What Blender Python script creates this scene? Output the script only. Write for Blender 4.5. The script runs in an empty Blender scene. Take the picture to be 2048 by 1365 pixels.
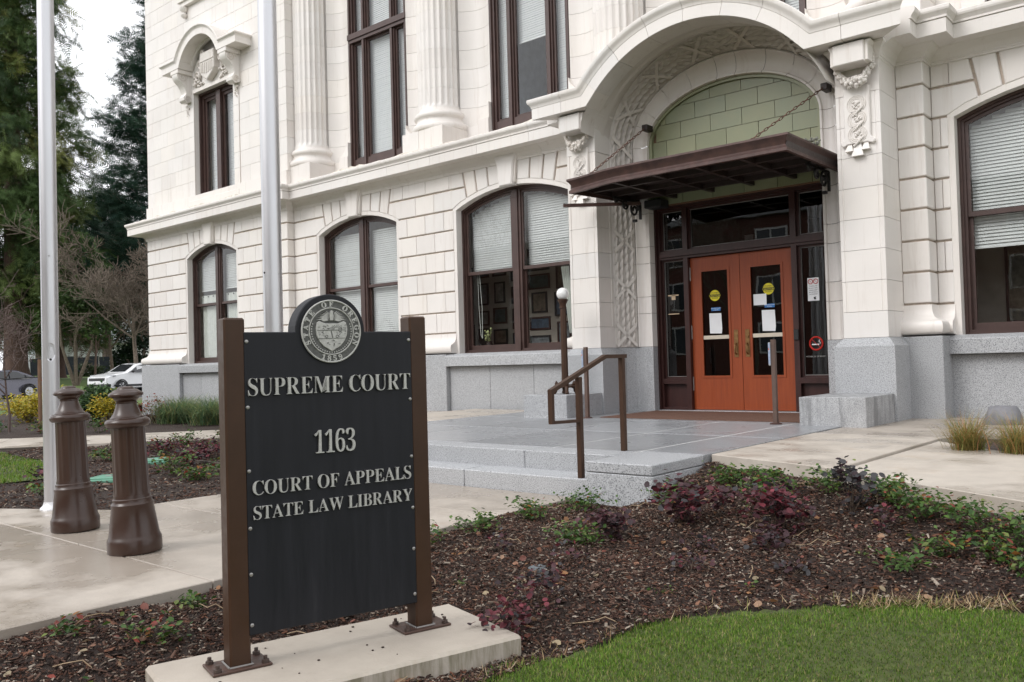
import bpy, math, random
import numpy as np
from mathutils import Vector, Matrix
PI = math.pi
R = math.radians
sc = bpy.context.scene
COL = sc.collection
random.seed(7)
RNG = np.random.default_rng(11)

# ------------------------------------------------------------------ camera
cam = bpy.data.cameras.new('camera')
cam.sensor_width = 36.0
cam.lens = 36.0 * 1730.0 / 2048.0
cam.clip_start = 0.05
cam.clip_end = 3000
camo = bpy.data.objects.new('camera', cam)
COL.objects.link(camo)
_y, _p, _r = R(40.65), R(1.356), R(-1.597)
_f = Vector((-math.sin(_y) * math.cos(_p), math.cos(_y) * math.cos(_p), math.sin(_p)))
_rt = Vector((math.cos(_y), math.sin(_y), 0))
_up = _rt.cross(_f)
_r2 = math.cos(_r) * _rt + math.sin(_r) * _up
_u2 = -math.sin(_r) * _rt + math.cos(_r) * _up
EYE = 1.5
camo.matrix_world = Matrix(((_r2.x, _u2.x, -_f.x, 0), (_r2.y, _u2.y, -_f.y, 0), (_r2.z, _u2.z, -_f.z, EYE), (0, 0, 0, 1)))
sc.camera = camo

# ------------------------------------------------------------------ sky, sun, exposure
SUN_EL, SUN_AZ = R(40), R(200)      # high veiled sun over the street side
world = bpy.data.worlds.new('World')
sc.world = world
world.use_nodes = True
nt = world.node_tree
nt.nodes.clear()
wo = nt.nodes.new('ShaderNodeOutputWorld')
bg = nt.nodes.new('ShaderNodeBackground')
sky = nt.nodes.new('ShaderNodeTexSky')
sky.sky_type = 'NISHITA'
sky.sun_disc = False
sky.sun_elevation = SUN_EL
sky.sun_rotation = SUN_AZ
sky.air_density = 1.0
sky.dust_density = 6.0
sky.ozone_density = 1.0
hs = nt.nodes.new('ShaderNodeHueSaturation')
hs.inputs['Saturation'].default_value = 0.16
mx = nt.nodes.new('ShaderNodeMix')
mx.data_type = 'RGBA'
mx.inputs['Factor'].default_value = 0.78      # cloud deck evens the sky out
mx.inputs['B'].default_value = (9.3, 9.4, 9.7, 1)
nt.links.new(sky.outputs[0], hs.inputs['Color'])
nt.links.new(hs.outputs[0], mx.inputs['A'])
nt.links.new(mx.outputs['Result'], bg.inputs['Color'])
bg.inputs['Strength'].default_value = 0.15
nt.links.new(bg.outputs[0], wo.inputs[0])

sun = bpy.data.lights.new('sun', 'SUN')
sun.energy = 1.0
sun.angle = R(25)
sun.color = (1.0, 0.975, 0.95)
suno = bpy.data.objects.new('sun', sun)
COL.objects.link(suno)
# sun_rotation is measured clockwise from +Y
_sd = Vector((math.sin(SUN_AZ) * math.cos(SUN_EL), math.cos(SUN_AZ) * math.cos(SUN_EL), math.sin(SUN_EL)))
suno.rotation_euler = _sd.to_track_quat('Z', 'Y').to_euler()
suno.location = (0, -20, 40)

vs = sc.view_settings
vs.view_transform = 'Standard'
vs.look = 'None'
vs.exposure = 0.24
vs.gamma = 1.0
vs.use_curve_mapping = False
sc.cycles.max_bounces = 8
sc.cycles.transparent_max_bounces = 12
sc.cycles.use_denoising = True
sc.cycles.caustics_reflective = False
sc.cycles.caustics_refractive = False

# ------------------------------------------------------------------ mesh helpers
class MB:
    def __init__(s):
        s.v = []
        s.f = []

    def add(s, vs_, fs_):
        o = len(s.v)
        s.v += [tuple(p) for p in vs_]
        s.f += [tuple(i + o for i in f) for f in fs_]
        return s

    def box(s, x0, x1, y0, y1, z0, z1):
        s.add([(x0, y0, z0), (x1, y0, z0), (x1, y1, z0), (x0, y1, z0), (x0, y0, z1), (x1, y0, z1), (x1, y1, z1), (x0, y1, z1)],
              [(0, 3, 2, 1), (4, 5, 6, 7), (0, 1, 5, 4), (1, 2, 6, 5), (2, 3, 7, 6), (3, 0, 4, 7)])
        return s

    def cbox(s, x0, x1, y0, y1, z0, z1, c):
        """box with chamfered edges: three crossing octagon rings"""
        xs, ys, zs = (x0, x1), (y0, y1), (z0, z1)
        v = []
        idx = {}
        for i in (0, 1):
            for j in (0, 1):
                for k in (0, 1):
                    sx, sy, sz = (1, -1)[i] * c, (1, -1)[j] * c, (1, -1)[k] * c
                    for a in range(3):
                        p = [xs[i] + sx, ys[j] + sy, zs[k] + sz]
                        p[a] = (xs[i], ys[j], zs[k])[a]
                        idx[(i, j, k, a)] = len(v)
                        v.append(p)
        f = []
        def q(a, ids):
            f.append(tuple(idx[t + (a,)] for t in ids))
        q(0, [(0, 0, 0), (0, 0, 1), (0, 1, 1), (0, 1, 0)]); q(0, [(1, 0, 0), (1, 1, 0), (1, 1, 1), (1, 0, 1)])
        q(1, [(0, 0, 0), (1, 0, 0), (1, 0, 1), (0, 0, 1)]); q(1, [(0, 1, 0), (0, 1, 1), (1, 1, 1), (1, 1, 0)])
        q(2, [(0, 0, 0), (0, 1, 0), (1, 1, 0), (1, 0, 0)]); q(2, [(0, 0, 1), (1, 0, 1), (1, 1, 1), (0, 1, 1)])
        for i in (0, 1):
            for j in (0, 1):
                f.append((idx[i, j, 0, 0], idx[i, j, 1, 0], idx[i, j, 1, 1], idx[i, j, 0, 1]))
                f.append((idx[i, 0, j, 0], idx[i, 1, j, 0], idx[i, 1, j, 2], idx[i, 0, j, 2]))
                f.append((idx[0, i, j, 1], idx[1, i, j, 1], idx[1, i, j, 2], idx[0, i, j, 2]))
                for k in (0, 1):
                    f.append((idx[i, j, k, 0], idx[i, j, k, 1], idx[i, j, k, 2]))
        s.add(v, f)
        return s

    def prism(s, poly, y0, y1, c=0.0, axis='y', ci=None):
        """poly (a,b) extruded from y0 (front, chamfered by c) to y1. axis y: (x,z); z: (x,y) ; x: (y,z)"""
        n = len(poly)
        def P(a, b, d):
            if axis == 'y': return (a, d, b)
            if axis == 'z': return (a, b, d)
            return (d, a, b)
        rings = []
        sg = 1 if y1 > y0 else -1
        if c > 0:
            ins = inset(poly, c)
            rings.append([P(a, b, y0) for a, b in ins])
            rings.append([P(a, b, y0 + sg * c) for a, b in poly])
        else:
            rings.append([P(a, b, y0) for a, b in poly])
        rings.append([P(a, b, y1) for a, b in poly])
        v = [p for r in rings for p in r]
        f = [tuple(range(n))]
        for k in range(len(rings) - 1):
            for i in range(n):
                j = (i + 1) % n
                f.append((k * n + i, (k + 1) * n + i, (k + 1) * n + j, k * n + j))
        f.append(tuple((len(rings) - 1) * n + i for i in reversed(range(n))))
        s.add(v, f)
        return s

    def ring(s, outer, inner, y0, y1):
        """frame between two outlines with the same number of points in the xz plane"""
        n = len(outer)
        v = [(a, y0, b) for a, b in outer] + [(a, y0, b) for a, b in inner] + [(a, y1, b) for a, b in outer] + [(a, y1, b) for a, b in inner]
        f = []
        for i in range(n):
            j = (i + 1) % n
            f += [(i, j, n + j, n + i), (n + i, n + j, 3 * n + j, 3 * n + i), (2 * n + j, 2 * n + i, 3 * n + i, 3 * n + j), (j, i, 2 * n + i, 2 * n + j)]
        s.add(v, f)
        return s

    def lathe(s, prof, cx=0, cy=0, n=24, z0=0, a0=0.0, cap=True, oct_=None):
        v = []
        for r, z in prof:
            for k in range(n):
                a = a0 + 2 * PI * k / n
                v.append((cx + r * math.cos(a), cy + r * math.sin(a), z0 + z))
        f = []
        for i in range(len(prof) - 1):
            for k in range(n):
                l = (k + 1) % n
                f.append((i * n + k, i * n + l, (i + 1) * n + l, (i + 1) * n + k))
        if cap:
            f.append(tuple(reversed(range(n))))
            f.append(tuple((len(prof) - 1) * n + k for k in range(n)))
        s.add(v, f)
        return s

    def tube(s, pts, r, n=6, cap=True):
        pts = [Vector(p) for p in pts]
        m = len(pts)
        rs = r if isinstance(r, (list, tuple)) else [r] * m
        v = []
        prev = None
        for i, p in enumerate(pts):
            t = (pts[min(i + 1, m - 1)] - pts[max(i - 1, 0)])
            if t.length < 1e-9: t = Vector((0, 0, 1))
            t.normalize()
            if prev is None:
                a = Vector((0, 0, 1)) if abs(t.z) < .9 else Vector((1, 0, 0))
                u = t.cross(a).normalized()
            else:
                u = (prev - t * prev.dot(t))
                u = u.normalized() if u.length > 1e-6 else t.orthogonal().normalized()
            prev = u
            w = t.cross(u)
            for k in range(n):
                a = 2 * PI * k / n
                v.append(p + (u * math.cos(a) + w * math.sin(a)) * rs[i])
        f = []
        for i in range(m - 1):
            for k in range(n):
                l = (k + 1) % n
                f.append((i * n + k, i * n + l, (i + 1) * n + l, (i + 1) * n + k))
        if cap:
            f.append(tuple(reversed(range(n))))
            f.append(tuple((m - 1) * n + k for k in range(n)))
        s.add(v, f)
        return s

    def bar(s, p, q, w, h, up=(0, 0, 1)):
        """square bar from p to q"""
        p, q = Vector(p), Vector(q)
        t = (q - p).normalized()
        u = Vector(up)
        a = t.cross(u)
        if a.length < 1e-4: a = t.cross(Vector((1, 0, 0)))
        a.normalize()
        b = a.cross(t)
        v = []
        for e in (p, q):
            for i, j in ((-1, -1), (1, -1), (1, 1), (-1, 1)):
                v.append(e + a * (i * w / 2) + b * (j * h / 2))
        s.add(v, [(3, 2, 1, 0), (4, 5, 6, 7), (0, 1, 5, 4), (1, 2, 6, 5), (2, 3, 7, 6), (3, 0, 4, 7)])
        return s

    def strip(s, rows, closed=False, caps=False):
        """rows: list of equally long point lists, quads in between"""
        n = len(rows[0])
        v = [p for r in rows for p in r]
        f = []
        for i in range(len(rows) - 1):
            for k in range(n if closed else n - 1):
                l = (k + 1) % n
                f.append((i * n + k, i * n + l, (i + 1) * n + l, (i + 1) * n + k))
        if caps:
            f.append(tuple(reversed(range(n))))
            f.append(tuple((len(rows) - 1) * n + k for k in range(n)))
        s.add(v, f)
        return s

    def ball(s, c, r, n=8, m=6, sz=1.0):
        prof = [(max(1e-4, r * math.sin(PI * i / m)), -r * sz * math.cos(PI * i / m)) for i in range(m + 1)]
        s.lathe(prof, c[0], c[1], n, c[2], cap=False)
        return s

    def xf(s, mat):
        s.v = [tuple(mat @ Vector(p)) for p in s.v]
        return s

def inset(poly, c):
    n = len(poly)
    A = sum(poly[i][0] * poly[(i + 1) % n][1] - poly[(i + 1) % n][0] * poly[i][1] for i in range(n))
    sg = 1 if A > 0 else -1
    out = []
    for i in range(n):
        p0, p1, p2 = poly[i - 1], poly[i], poly[(i + 1) % n]
        def nrm(a, b):
            dx, dy = b[0] - a[0], b[1] - a[1]
            l = math.hypot(dx, dy) or 1e-9
            return (-dy / l * sg, dx / l * sg)
        n1, n2 = nrm(p0, p1), nrm(p1, p2)
        bx, by = n1[0] + n2[0], n1[1] + n2[1]
        d = 1 + n1[0] * n2[0] + n1[1] * n2[1]
        d = max(d, .3)
        out.append((p1[0] + bx / d * c, p1[1] + by / d * c))
    return out

WL = {}
def wl(o):
    return WL.get(o.name, Vector((0, 0, 0))) if o else Vector((0, 0, 0))

def link(o, parent=None):
    COL.objects.link(o)
    if parent: o.parent = parent
    return o

def meshdata(name, m, mat, smooth=None, fix=True):
    me = bpy.data.meshes.new(name)
    me.from_pydata([tuple(p) for p in m.v], [], m.f)
    if fix:
        import bmesh
        b = bmesh.new()
        b.from_mesh(me)
        bmesh.ops.recalc_face_normals(b, faces=b.faces)
        b.to_mesh(me)
        b.free()
    me.materials.append(mat)
    if smooth is not None:
        me.shade_smooth()
        me.set_sharp_from_angle(angle=R(smooth))
    me.update()
    return me

def build(name, m, mat, parent=None, smooth=None, local=False, loc=None, kind=None, label=None, fix=True):
    """one mesh object; vertices in world coordinates unless local"""
    o = bpy.data.objects.new(name, meshdata(name, m, mat, smooth, fix))
    link(o, parent)
    if local:
        o.location = loc or (0, 0, 0)
        WL[o.name] = wl(parent) + Vector(o.location)
    else:
        o.location = -wl(parent)
        WL[o.name] = Vector((0, 0, 0))
    if kind: o['kind'] = kind
    if label: o['label'] = label
    return o

def inst(name, me, loc, parent=None, rot=None, scale=None):
    o = bpy.data.objects.new(name, me)
    link(o, parent)
    o.location = Vector(loc) - wl(parent)
    if rot: o.rotation_euler = rot
    if scale: o.scale = scale
    WL[o.name] = Vector(loc)
    return o

def tag(o, label, cat=None, group=None, kind=None):
    o['label'] = label
    if cat: o['category'] = cat
    if group: o['group'] = group
    if kind: o['kind'] = kind
    return o

def thing(name, label, cat, loc=(0, 0, 0), group=None):
    o = bpy.data.objects.new(name, None)
    o.empty_display_size = .2
    COL.objects.link(o)
    o.location = loc
    WL[o.name] = Vector(loc)
    return tag(o, label, cat, group)

def part(name, parent):
    o = bpy.data.objects.new(name, None)
    o.empty_display_size = .1
    link(o, parent)
    o.location = -wl(parent)
    WL[o.name] = Vector((0, 0, 0))
    return o

def copy_tree(o, parent=None):
    c = o.copy()
    COL.objects.link(c)
    c.parent = parent
    for ch in list(o.children): copy_tree(ch, c)
    return c

# ------------------------------------------------------------------ materials
MATS = {}
class NB:
    """small node-building helper"""
    def __init__(s, name):
        s.m = bpy.data.materials.new(name)
        s.m.use_nodes = True
        s.t = s.m.node_tree
        s.t.nodes.clear()
        s.out = s.t.nodes.new('ShaderNodeOutputMaterial')
        s.b = s.t.nodes.new('ShaderNodeBsdfPrincipled')
        s.t.links.new(s.b.outputs[0], s.out.inputs[0])
        s.pos = None

    def P(s):
        if s.pos is None:
            s.pos = s.t.nodes.new('ShaderNodeNewGeometry').outputs['Position']
        return s.pos

    def mapping(s, scale=(1, 1, 1), src=None):
        n = s.t.nodes.new('ShaderNodeMapping')
        n.inputs['Scale'].default_value = scale
        s.t.links.new(src or s.P(), n.inputs['Vector'])
        return n.outputs[0]

    def noise(s, scale, detail=4, rough=.55, vec=None, out='Fac'):
        n = s.t.nodes.new('ShaderNodeTexNoise')
        n.inputs['Scale'].default_value = scale
        n.inputs['Detail'].default_value = detail
        n.inputs['Roughness'].default_value = rough
        s.t.links.new(vec or s.P(), n.inputs['Vector'])
        return n.outputs[out]

    def ramp(s, fac, stops, interp='LINEAR'):
        n = s.t.nodes.new('ShaderNodeValToRGB')
        n.color_ramp.interpolation = interp
        e = n.color_ramp.elements
        while len(e) < len(stops): e.new(.5)
        for k, (p, c) in enumerate(stops):
            e[k].position = p
            e[k].color = (*c, 1) if len(c) == 3 else c
        s.t.links.new(fac, n.inputs[0])
        return n.outputs[0]

    def mix(s, fac, a, b, mode='MIX'):
        n = s.t.nodes.new('ShaderNodeMix')
        n.data_type = 'RGBA'
        n.blend_type = mode
        for sock, val in (('Factor', fac), ('A', a), ('B', b)):
            i = n.inputs[sock] if sock == 'Factor' else [q for q in n.inputs if q.name == sock and q.type == 'RGBA'][0]
            if isinstance(val, (int, float)): i.default_value = val
            elif isinstance(val, tuple): i.default_value = (*val, 1) if len(val) == 3 else val
            else: s.t.links.new(val, i)
        return [q for q in n.outputs if q.type == 'RGBA'][0]

    def math(s, op, a, b=0.0):
        n = s.t.nodes.new('ShaderNodeMath')
        n.operation = op
        for k, val in enumerate((a, b)):
            if isinstance(val, (int, float)): n.inputs[k].default_value = val
            else: s.t.links.new(val, n.inputs[k])
        return n.outputs[0]

    def rnd(s):
        return s.t.nodes.new('ShaderNodeObjectInfo').outputs['Random']

    def attr(s, name):
        n = s.t.nodes.new('ShaderNodeAttribute')
        n.attribute_name = name
        return n.outputs['Color']

    def set(s, sock, val):
        i = s.b.inputs[sock]
        if isinstance(val, (int, float)): i.default_value = val
        elif isinstance(val, tuple): i.default_value = (*val, 1) if len(val) == 3 else val
        else: s.t.links.new(val, i)
        return s

    def bump(s, h, strength=.3, dist=.01):
        n = s.t.nodes.new('ShaderNodeBump')
        n.inputs['Strength'].default_value = strength
        n.inputs['Distance'].default_value = dist
        s.t.links.new(h, n.inputs['Height'])
        s.t.links.new(n.outputs[0], s.b.inputs['Normal'])
        return s

def g(c, k):
    return tuple(min(1, x * k) for x in c)

def simple(name, col, rough=.5, metal=0., var=.12, scale=6., rnd=0., bump=0., bscale=80., spec=.5, coat=0., stretch=(1, 1, 1)):
    if name in MATS: return MATS[name]
    n = NB(name)
    v = n.mapping(stretch)
    f = n.noise(scale, 5, .6, v)
    c = n.ramp(f, [(.3, g(col, 1 - var)), (.7, g(col, 1 + var))])
    if rnd:
        k = n.math('ADD', n.math('MULTIPLY', n.rnd(), 2 * rnd), 1 - rnd)
        cm = n.t.nodes.new('ShaderNodeCombineColor')
        for i in range(3): n.t.links.new(k, cm.inputs[i])
        c = n.mix(1.0, c, cm.outputs[0], 'MULTIPLY')
    n.set('Base Color', c).set('Metallic', metal).set('Specular IOR Level', spec)
    n.set('Roughness', n.ramp(n.noise(scale * 2.3, 3, .6, v), [(.3, (max(.02, rough * .85),) * 3), (.7, (min(1, rough * 1.15),) * 3)]))
    if coat: n.set('Coat Weight', coat).set('Coat Roughness', .08)
    if bump: n.bump(n.noise(bscale, 4, .6, v), bump, .01)
    MATS[name] = n.m
    return n.m

def mat_terracotta(name, col, stain=(.36, .27, .20), amt=1.0):
    n = NB(name)
    comb = n.noise(1, 3, .6, n.mapping((160, 160, 6)))
    big = n.noise(1.1, 4, .6)
    streak = n.noise(1, 4, .65, n.mapping((9, 9, .7)))
    spot = n.noise(24, 5, .7)
    c = n.ramp(big, [(.3, g(col, .95)), (.7, g(col, 1.03))])
    tint = n.ramp(n.rnd(), [(0, (.93, .915, .90)), (.45, (1, 1, 1)), (.8, (1.0, .985, .96)), (1, (.95, .955, .955))])
    c = n.mix(1.0, c, tint, 'MULTIPLY')
    c = n.mix(n.math('MULTIPLY', n.ramp(comb, [(.45, (0,) * 3), (.8, (1,) * 3)]), .10), c, g(col, .78))
    c = n.mix(n.math('MULTIPLY', n.ramp(streak, [(.56, (0,) * 3), (.80, (1,) * 3)]), .30 * amt), c, stain)
    c = n.mix(n.math('MULTIPLY', n.ramp(spot, [(.66, (0,) * 3), (.78, (1,) * 3)]), .30 * amt), c, stain)
    n.set('Base Color', c).set('Roughness', n.ramp(spot, [(.3, (.33,) * 3), (.7, (.5,) * 3)])).set('Specular IOR Level', .42)
    n.bump(n.noise(1, 3, .6, n.mapping((70, 70, 26))), .10, .006)
    MATS[name] = n.m
    return n.m

def mat_granite(name, light, dark, scale=170, stain=.25, rough=.55, wet=False):
    n = NB(name)
    a = n.noise(scale, 2, .5)
    b = n.noise(scale * 2.2, 2, .5)
    c = n.ramp(a, [(.36, dark), (.47, g(light, .9)), (.60, light), (.72, g(light, 1.12))])
    c = n.mix(n.ramp(b, [(.56, (0,) * 3), (.66, (1,) * 3)]), c, g(dark, .8))
    st = n.noise(2.2, 5, .7)
    sv = n.noise(1, 4, .7, n.mapping((7, 7, .9)))
    c = n.mix(n.math('MULTIPLY', n.ramp(st, [(.45, (0,) * 3), (.75, (1,) * 3)]), stain), c, g(light, .52))
    c = n.mix(n.math('MULTIPLY', n.ramp(sv, [(.55, (0,) * 3), (.8, (1,) * 3)] if stain < .5 else [(.47, (0,) * 3), (.60, (1,) * 3)]), stain), c, g(light, .45 if stain < .5 else .36))
    k = n.ramp(n.rnd(), [(0, (.9,) * 3), (1, (1.06,) * 3)])
    c = n.mix(1.0, c, k, 'MULTIPLY')
    n.set('Base Color', c)
    if wet:
        n.set('Roughness', n.ramp(n.noise(1.3, 4, .6), [(.35, (.24,) * 3), (.65, (.38,) * 3)])).set('Specular IOR Level', .5)
    else:
        n.set('Roughness', rough)
    n.bump(a, .12, .004)
    MATS[name] = n.m
    return n.m

def mat_concrete(name, col, wet=True, damp=.55):
    n = NB(name)
    big = n.noise(.9, 5, .62)
    mid = n.noise(4.5, 5, .65)
    fine = n.noise(120, 3, .6)
    c = n.ramp(mid, [(.28, g(col, .86)), (.72, g(col, 1.08))])
    c = n.mix(n.math('MULTIPLY', n.ramp(fine, [(.52, (0,) * 3), (.70, (1,) * 3)]), .35), c, g(col, .62))
    w = n.ramp(big, [(.44, (1,) * 3), (.56, (0,) * 3)])
    c = n.mix(n.math('MULTIPLY', w, damp), c, (col[0] * .62, col[1] * .58, col[2] * .54))
    n_m = n.ramp(n.noise(2.1, 6, .7), [(.60, (0,) * 3), (.72, (1,) * 3)])
    c = n.mix(n.math('MULTIPLY', n_m, .40), c, (col[0] * .75, col[1] * .62, col[2] * .48))
    k = n.ramp(n.rnd(), [(0, (.93,) * 3), (1, (1.05,) * 3)])
    c = n.mix(1.0, c, k, 'MULTIPLY')
    n.set('Base Color', c)
    n.set('Roughness', n.mix(w, (.62,) * 3, (.26,) * 3) if wet else .75)
    n.bump(fine, .15, .004)
    MATS[name] = n.m
    return n.m

def mat_attr(name, rough=.6, spec=.35, trans=0.0, var=.25, scale=30):
    """colour from the per-piece attribute 'Col', slight mottling"""
    n = NB(name)
    c = n.attr('Col')
    k = n.ramp(n.noise(scale, 3, .6), [(.3, (1 - var,) * 3), (.7, (1 + var,) * 3)])
    c = n.mix(1.0, c, k, 'MULTIPLY')
    n.set('Base Color', c).set('Roughness', rough).set('Specular IOR Level', spec)
    if trans:
        tr = n.t.nodes.new('ShaderNodeBsdfTranslucent')
        n.t.links.new(c, tr.inputs[0])
        ms = n.t.nodes.new('ShaderNodeMixShader')
        ms.inputs[0].default_value = trans
        n.t.links.new(n.b.outputs[0], ms.inputs[1])
        n.t.links.new(tr.outputs[0], ms.inputs[2])
        n.t.links.new(ms.outputs[0], n.out.inputs[0])
    MATS[name] = n.m
    return n.m

def mat_glass(name, tint=(.93, .94, .935), ior=1.5, boost=0.0):
    n = NB(name)
    t = n.t
    fr = t.nodes.new('ShaderNodeFresnel')
    fr.inputs[0].default_value = ior
    bf = t.nodes.new('ShaderNodeNewGeometry').outputs['Backfacing']
    fac = n.math('MULTIPLY', n.math('ADD', n.math('MULTIPLY', fr.outputs[0], 1.5), boost), n.math('SUBTRACT', 1.0, bf))
    cl = t.nodes.new('ShaderNodeClamp')
    t.links.new(fac, cl.inputs[0])
    a = t.nodes.new('ShaderNodeBsdfTransparent')
    a.inputs[0].default_value = (*tint, 1)
    gl = t.nodes.new('ShaderNodeBsdfGlossy')
    gl.inputs['Roughness'].default_value = .01
    wv = n.noise(1.6, 2, .5)
    bp = t.nodes.new('ShaderNodeBump')
    bp.inputs['Strength'].default_value = .04
    bp.inputs['Distance'].default_value = .02
    t.links.new(wv, bp.inputs['Height'])
    t.links.new(bp.outputs[0], gl.inputs['Normal'])
    ms = t.nodes.new('ShaderNodeMixShader')
    t.links.new(cl.outputs[0], ms.inputs[0])
    t.links.new(a.outputs[0], ms.inputs[1])
    t.links.new(gl.outputs[0], ms.inputs[2])
    t.links.new(ms.outputs[0], n.out.inputs[0])
    MATS[name] = n.m
    return n.m

TC = mat_terracotta('glazed_terracotta', (.775, .742, .715))
TCD = mat_terracotta('glazed_terracotta_ornament', (.69, .652, .615), amt=1.6)
JOINT = simple('mortar_joint', (.50, .42, .355), .9, var=.2, scale=12)
GRAN = mat_granite('pale_granite', (.50, .51, .525), (.17, .175, .185), 105, .2)
GRANW = mat_granite('wet_granite_paving', (.36, .37, .385), (.14, .145, .155), 140, .10, wet=True)
GRANS = mat_granite('stained_granite', (.50, .505, .515), (.17, .175, .18), 120, .75)
CONC = mat_concrete('damp_concrete', (.455, .405, .35))
CONCL = mat_concrete('pale_concrete', (.50, .45, .39), damp=.35)
CONCB = mat_concrete('base_concrete', (.44, .39, .335), damp=.3)
FRAME = simple('dark_brown_window_paint', (.062, .034, .029), .42, var=.18, scale=5, bump=.03)
DFRAME = simple('dark_mahogany', (.040, .014, .012), .38, var=.3, scale=5, stretch=(3, 3, .5))
BRONZE = simple('brown_enamel', (.050, .024, .013), .45, var=.10, scale=9, spec=.3)
BRONZEG = simple('glossy_brown_enamel', (.040, .019, .012), .32, var=.07, scale=5, coat=.10)
COPPER = simple('weathered_brown_copper', (.070, .036, .030), .48, metal=.15, var=.35, scale=7, bump=.05)
COPPERD = simple('dark_painted_iron', (.028, .017, .015), .5, var=.25, scale=9)
IRON = simple('black_iron', (.012, .011, .011), .45, var=.3, scale=14)
ALU = simple('brushed_aluminium', (.60, .60, .62), .36, metal=.85, var=.05, scale=3, stretch=(1, 1, .15))
GLASS = mat_glass('window_glass')
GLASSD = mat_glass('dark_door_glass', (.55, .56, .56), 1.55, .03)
BLIND = simple('pale_blind_slats', (.78, .79, .79), .6, var=.06, scale=3)
CURT = simple('white_curtain_cloth', (.72, .74, .70), .8, var=.08, scale=6)
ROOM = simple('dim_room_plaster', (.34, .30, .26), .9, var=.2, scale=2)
LEADW = simple('white_lead_flashing', (.62, .57, .50), .6, var=.3, scale=7, bump=.3, bscale=14)
BLACK = simple('dull_black', (.012, .012, .013), .6)
PAPER = simple('white_paper', (.80, .81, .83), .7, var=.03)
BRASS = simple('tarnished_brass', (.28, .16, .07), .4, metal=.9, var=.3, scale=20)
STEEL = simple('dull_steel', (.36, .35, .34), .4, metal=.8)
WHITEP = simple('white_paint', (.78, .78, .77), .5, var=.05)

GLYPH = {}
def glyph(body, size=1.0, extr=.0006, align='LEFT', bevel=0.0, offset=0.0, res=3):
    """mesh of a text, made once while the scene is still small; returns a copy"""
    key = (body, size, extr, align, bevel, offset, res)
    if key not in GLYPH:
        cu = bpy.data.curves.new('glyph', 'FONT')
        cu.body = body
        cu.size = size
        cu.extrude = extr
        cu.align_x = align
        cu.bevel_depth = bevel
        cu.offset = offset
        cu.resolution_u = res
        t = bpy.data.objects.new('tmp', cu)
        COL.objects.link(t)
        GLYPH[key] = bpy.data.meshes.new_from_object(t.evaluated_get(bpy.context.evaluated_depsgraph_get()))
        bpy.data.objects.remove(t)
    return GLYPH[key].copy()
def serif(s_):
    """capitals and figures as bold serif letterforms"""
    return ''.join(chr(0x1D400 + ord(c) - 65) if 'A' <= c <= 'Z' else chr(0x1D7CE + ord(c) - 48) if c.isdigit() else c for c in s_)
for ch in 'SUPREMCOTFALWIBY163':
    glyph(serif(ch), 1.0, .05, 'LEFT', .003, -.015)
for ch in 'STAEOFRGN1859':
    glyph(serif(ch), .034, .003, 'CENTER', 0, .0006, 2)
for b_, s_ in (('AUTOMATIC', .036), ('CAUTION', .043), ('DOOR', .036), ('AUTHORIZED ENTRY', .018), ('BY BADGE', .018), ('Firearms and', .021), ('the use of video', .021), ('cameras within', .021), ('this courthouse', .021), ('are prohibited', .021), ("WITHIN 25' OF ENTRY", .030)):
    glyph(b_, s_, .0006, 'CENTER')

# ================================================================== COURTHOUSE
YW, YS, YF, YP = 12.5, 12.16, 11.5, 12.31
XPL, XPR = -24.6, -17.62
XC = -6.05                                  # centre line of the entrance
XPO, XPI = 2.51, 1.945                      # portico piers, half widths outside / inside
XST = 2.86                                  # rusticated strip beside the piers
ZJ = [2.11, 2.532, 2.947, 3.367, 3.78, 4.19, 4.60, 5.01, 5.43]
ZG, ZPORCH = 1.68, 0.62
ZCT, ZCB = 5.82, 5.49                       # string cornice top / fascia bottom
WINS = {'P': (-21.13, 1.235, YP), 'L': (-15.295, 1.36, YW), 'M': (-10.72, 1.42, YW), 'R': (-1.50, 1.42, YW)}
ZS, ZK = 4.58, 4.875

court = thing('courthouse', 'cream terracotta courthouse with arched entrance and orange double doors', 'building', (XC, 12.5, .6))

BC = {}
def block(par, x0, x1, z0, z1, y, d=.22, c=.010, mat=None, name='block', gx=.003, gz=.014):
    w, h = x1 - x0 - 2 * gx, z1 - z0 - 2 * gz
    key = (round(w, 3), round(h, 3), round(d, 3), c, (mat or TC).name)
    if key not in BC:
        BC[key] = meshdata(name, MB().cbox(-w / 2, w / 2, 0, d, -h / 2, h / 2, c), mat or TC)
    return inst(name, BC[key], ((x0 + x1) / 2, y, (z0 + z1) / 2), par)

def course(par, x0, x1, z0, z1, y, k, L=.62, **kw):
    n = max(1, round((x1 - x0) / L))
    w = (x1 - x0) / n
    xs = [x0 + i * w for i in range(n + 1)]
    if k % 2 and n >= 1:
        xs = [x0] + [x0 + (i + .5) * w for i in range(n)] + [x1]
    for a, b in zip(xs[:-1], xs[1:]): block(par, a, b, z0, z1, y, **kw)

def polyblock(par, poly, y, d=.22, c=.010, name='block', mat=None):
    m = MB().prism(inset(poly, .003), y, y + d, c)
    return build(name, m, mat or TC, par)

def arch_z(xc, hw, x, off=0., zs=ZS, zk=ZK):
    rise = zk - zs
    r = (hw * hw + rise * rise) / (2 * rise)
    zc = zk - r
    q = (r + off) ** 2 - (x - xc) ** 2
    return zc + math.sqrt(max(q, 0))

def outline(xa, xb, zb, xc, zc, r, n=14):
    """closed outline: straight sides and foot, top along the circle (xc,zc,r)"""
    pts = [(xa, zb), (xb, zb)]
    for i in range(n + 1):
        x = xb + (xa - xb) * i / n
        pts.append((x, zc + math.sqrt(max(r * r - (x - xc) ** 2, 1e-6))))
    return pts

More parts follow.
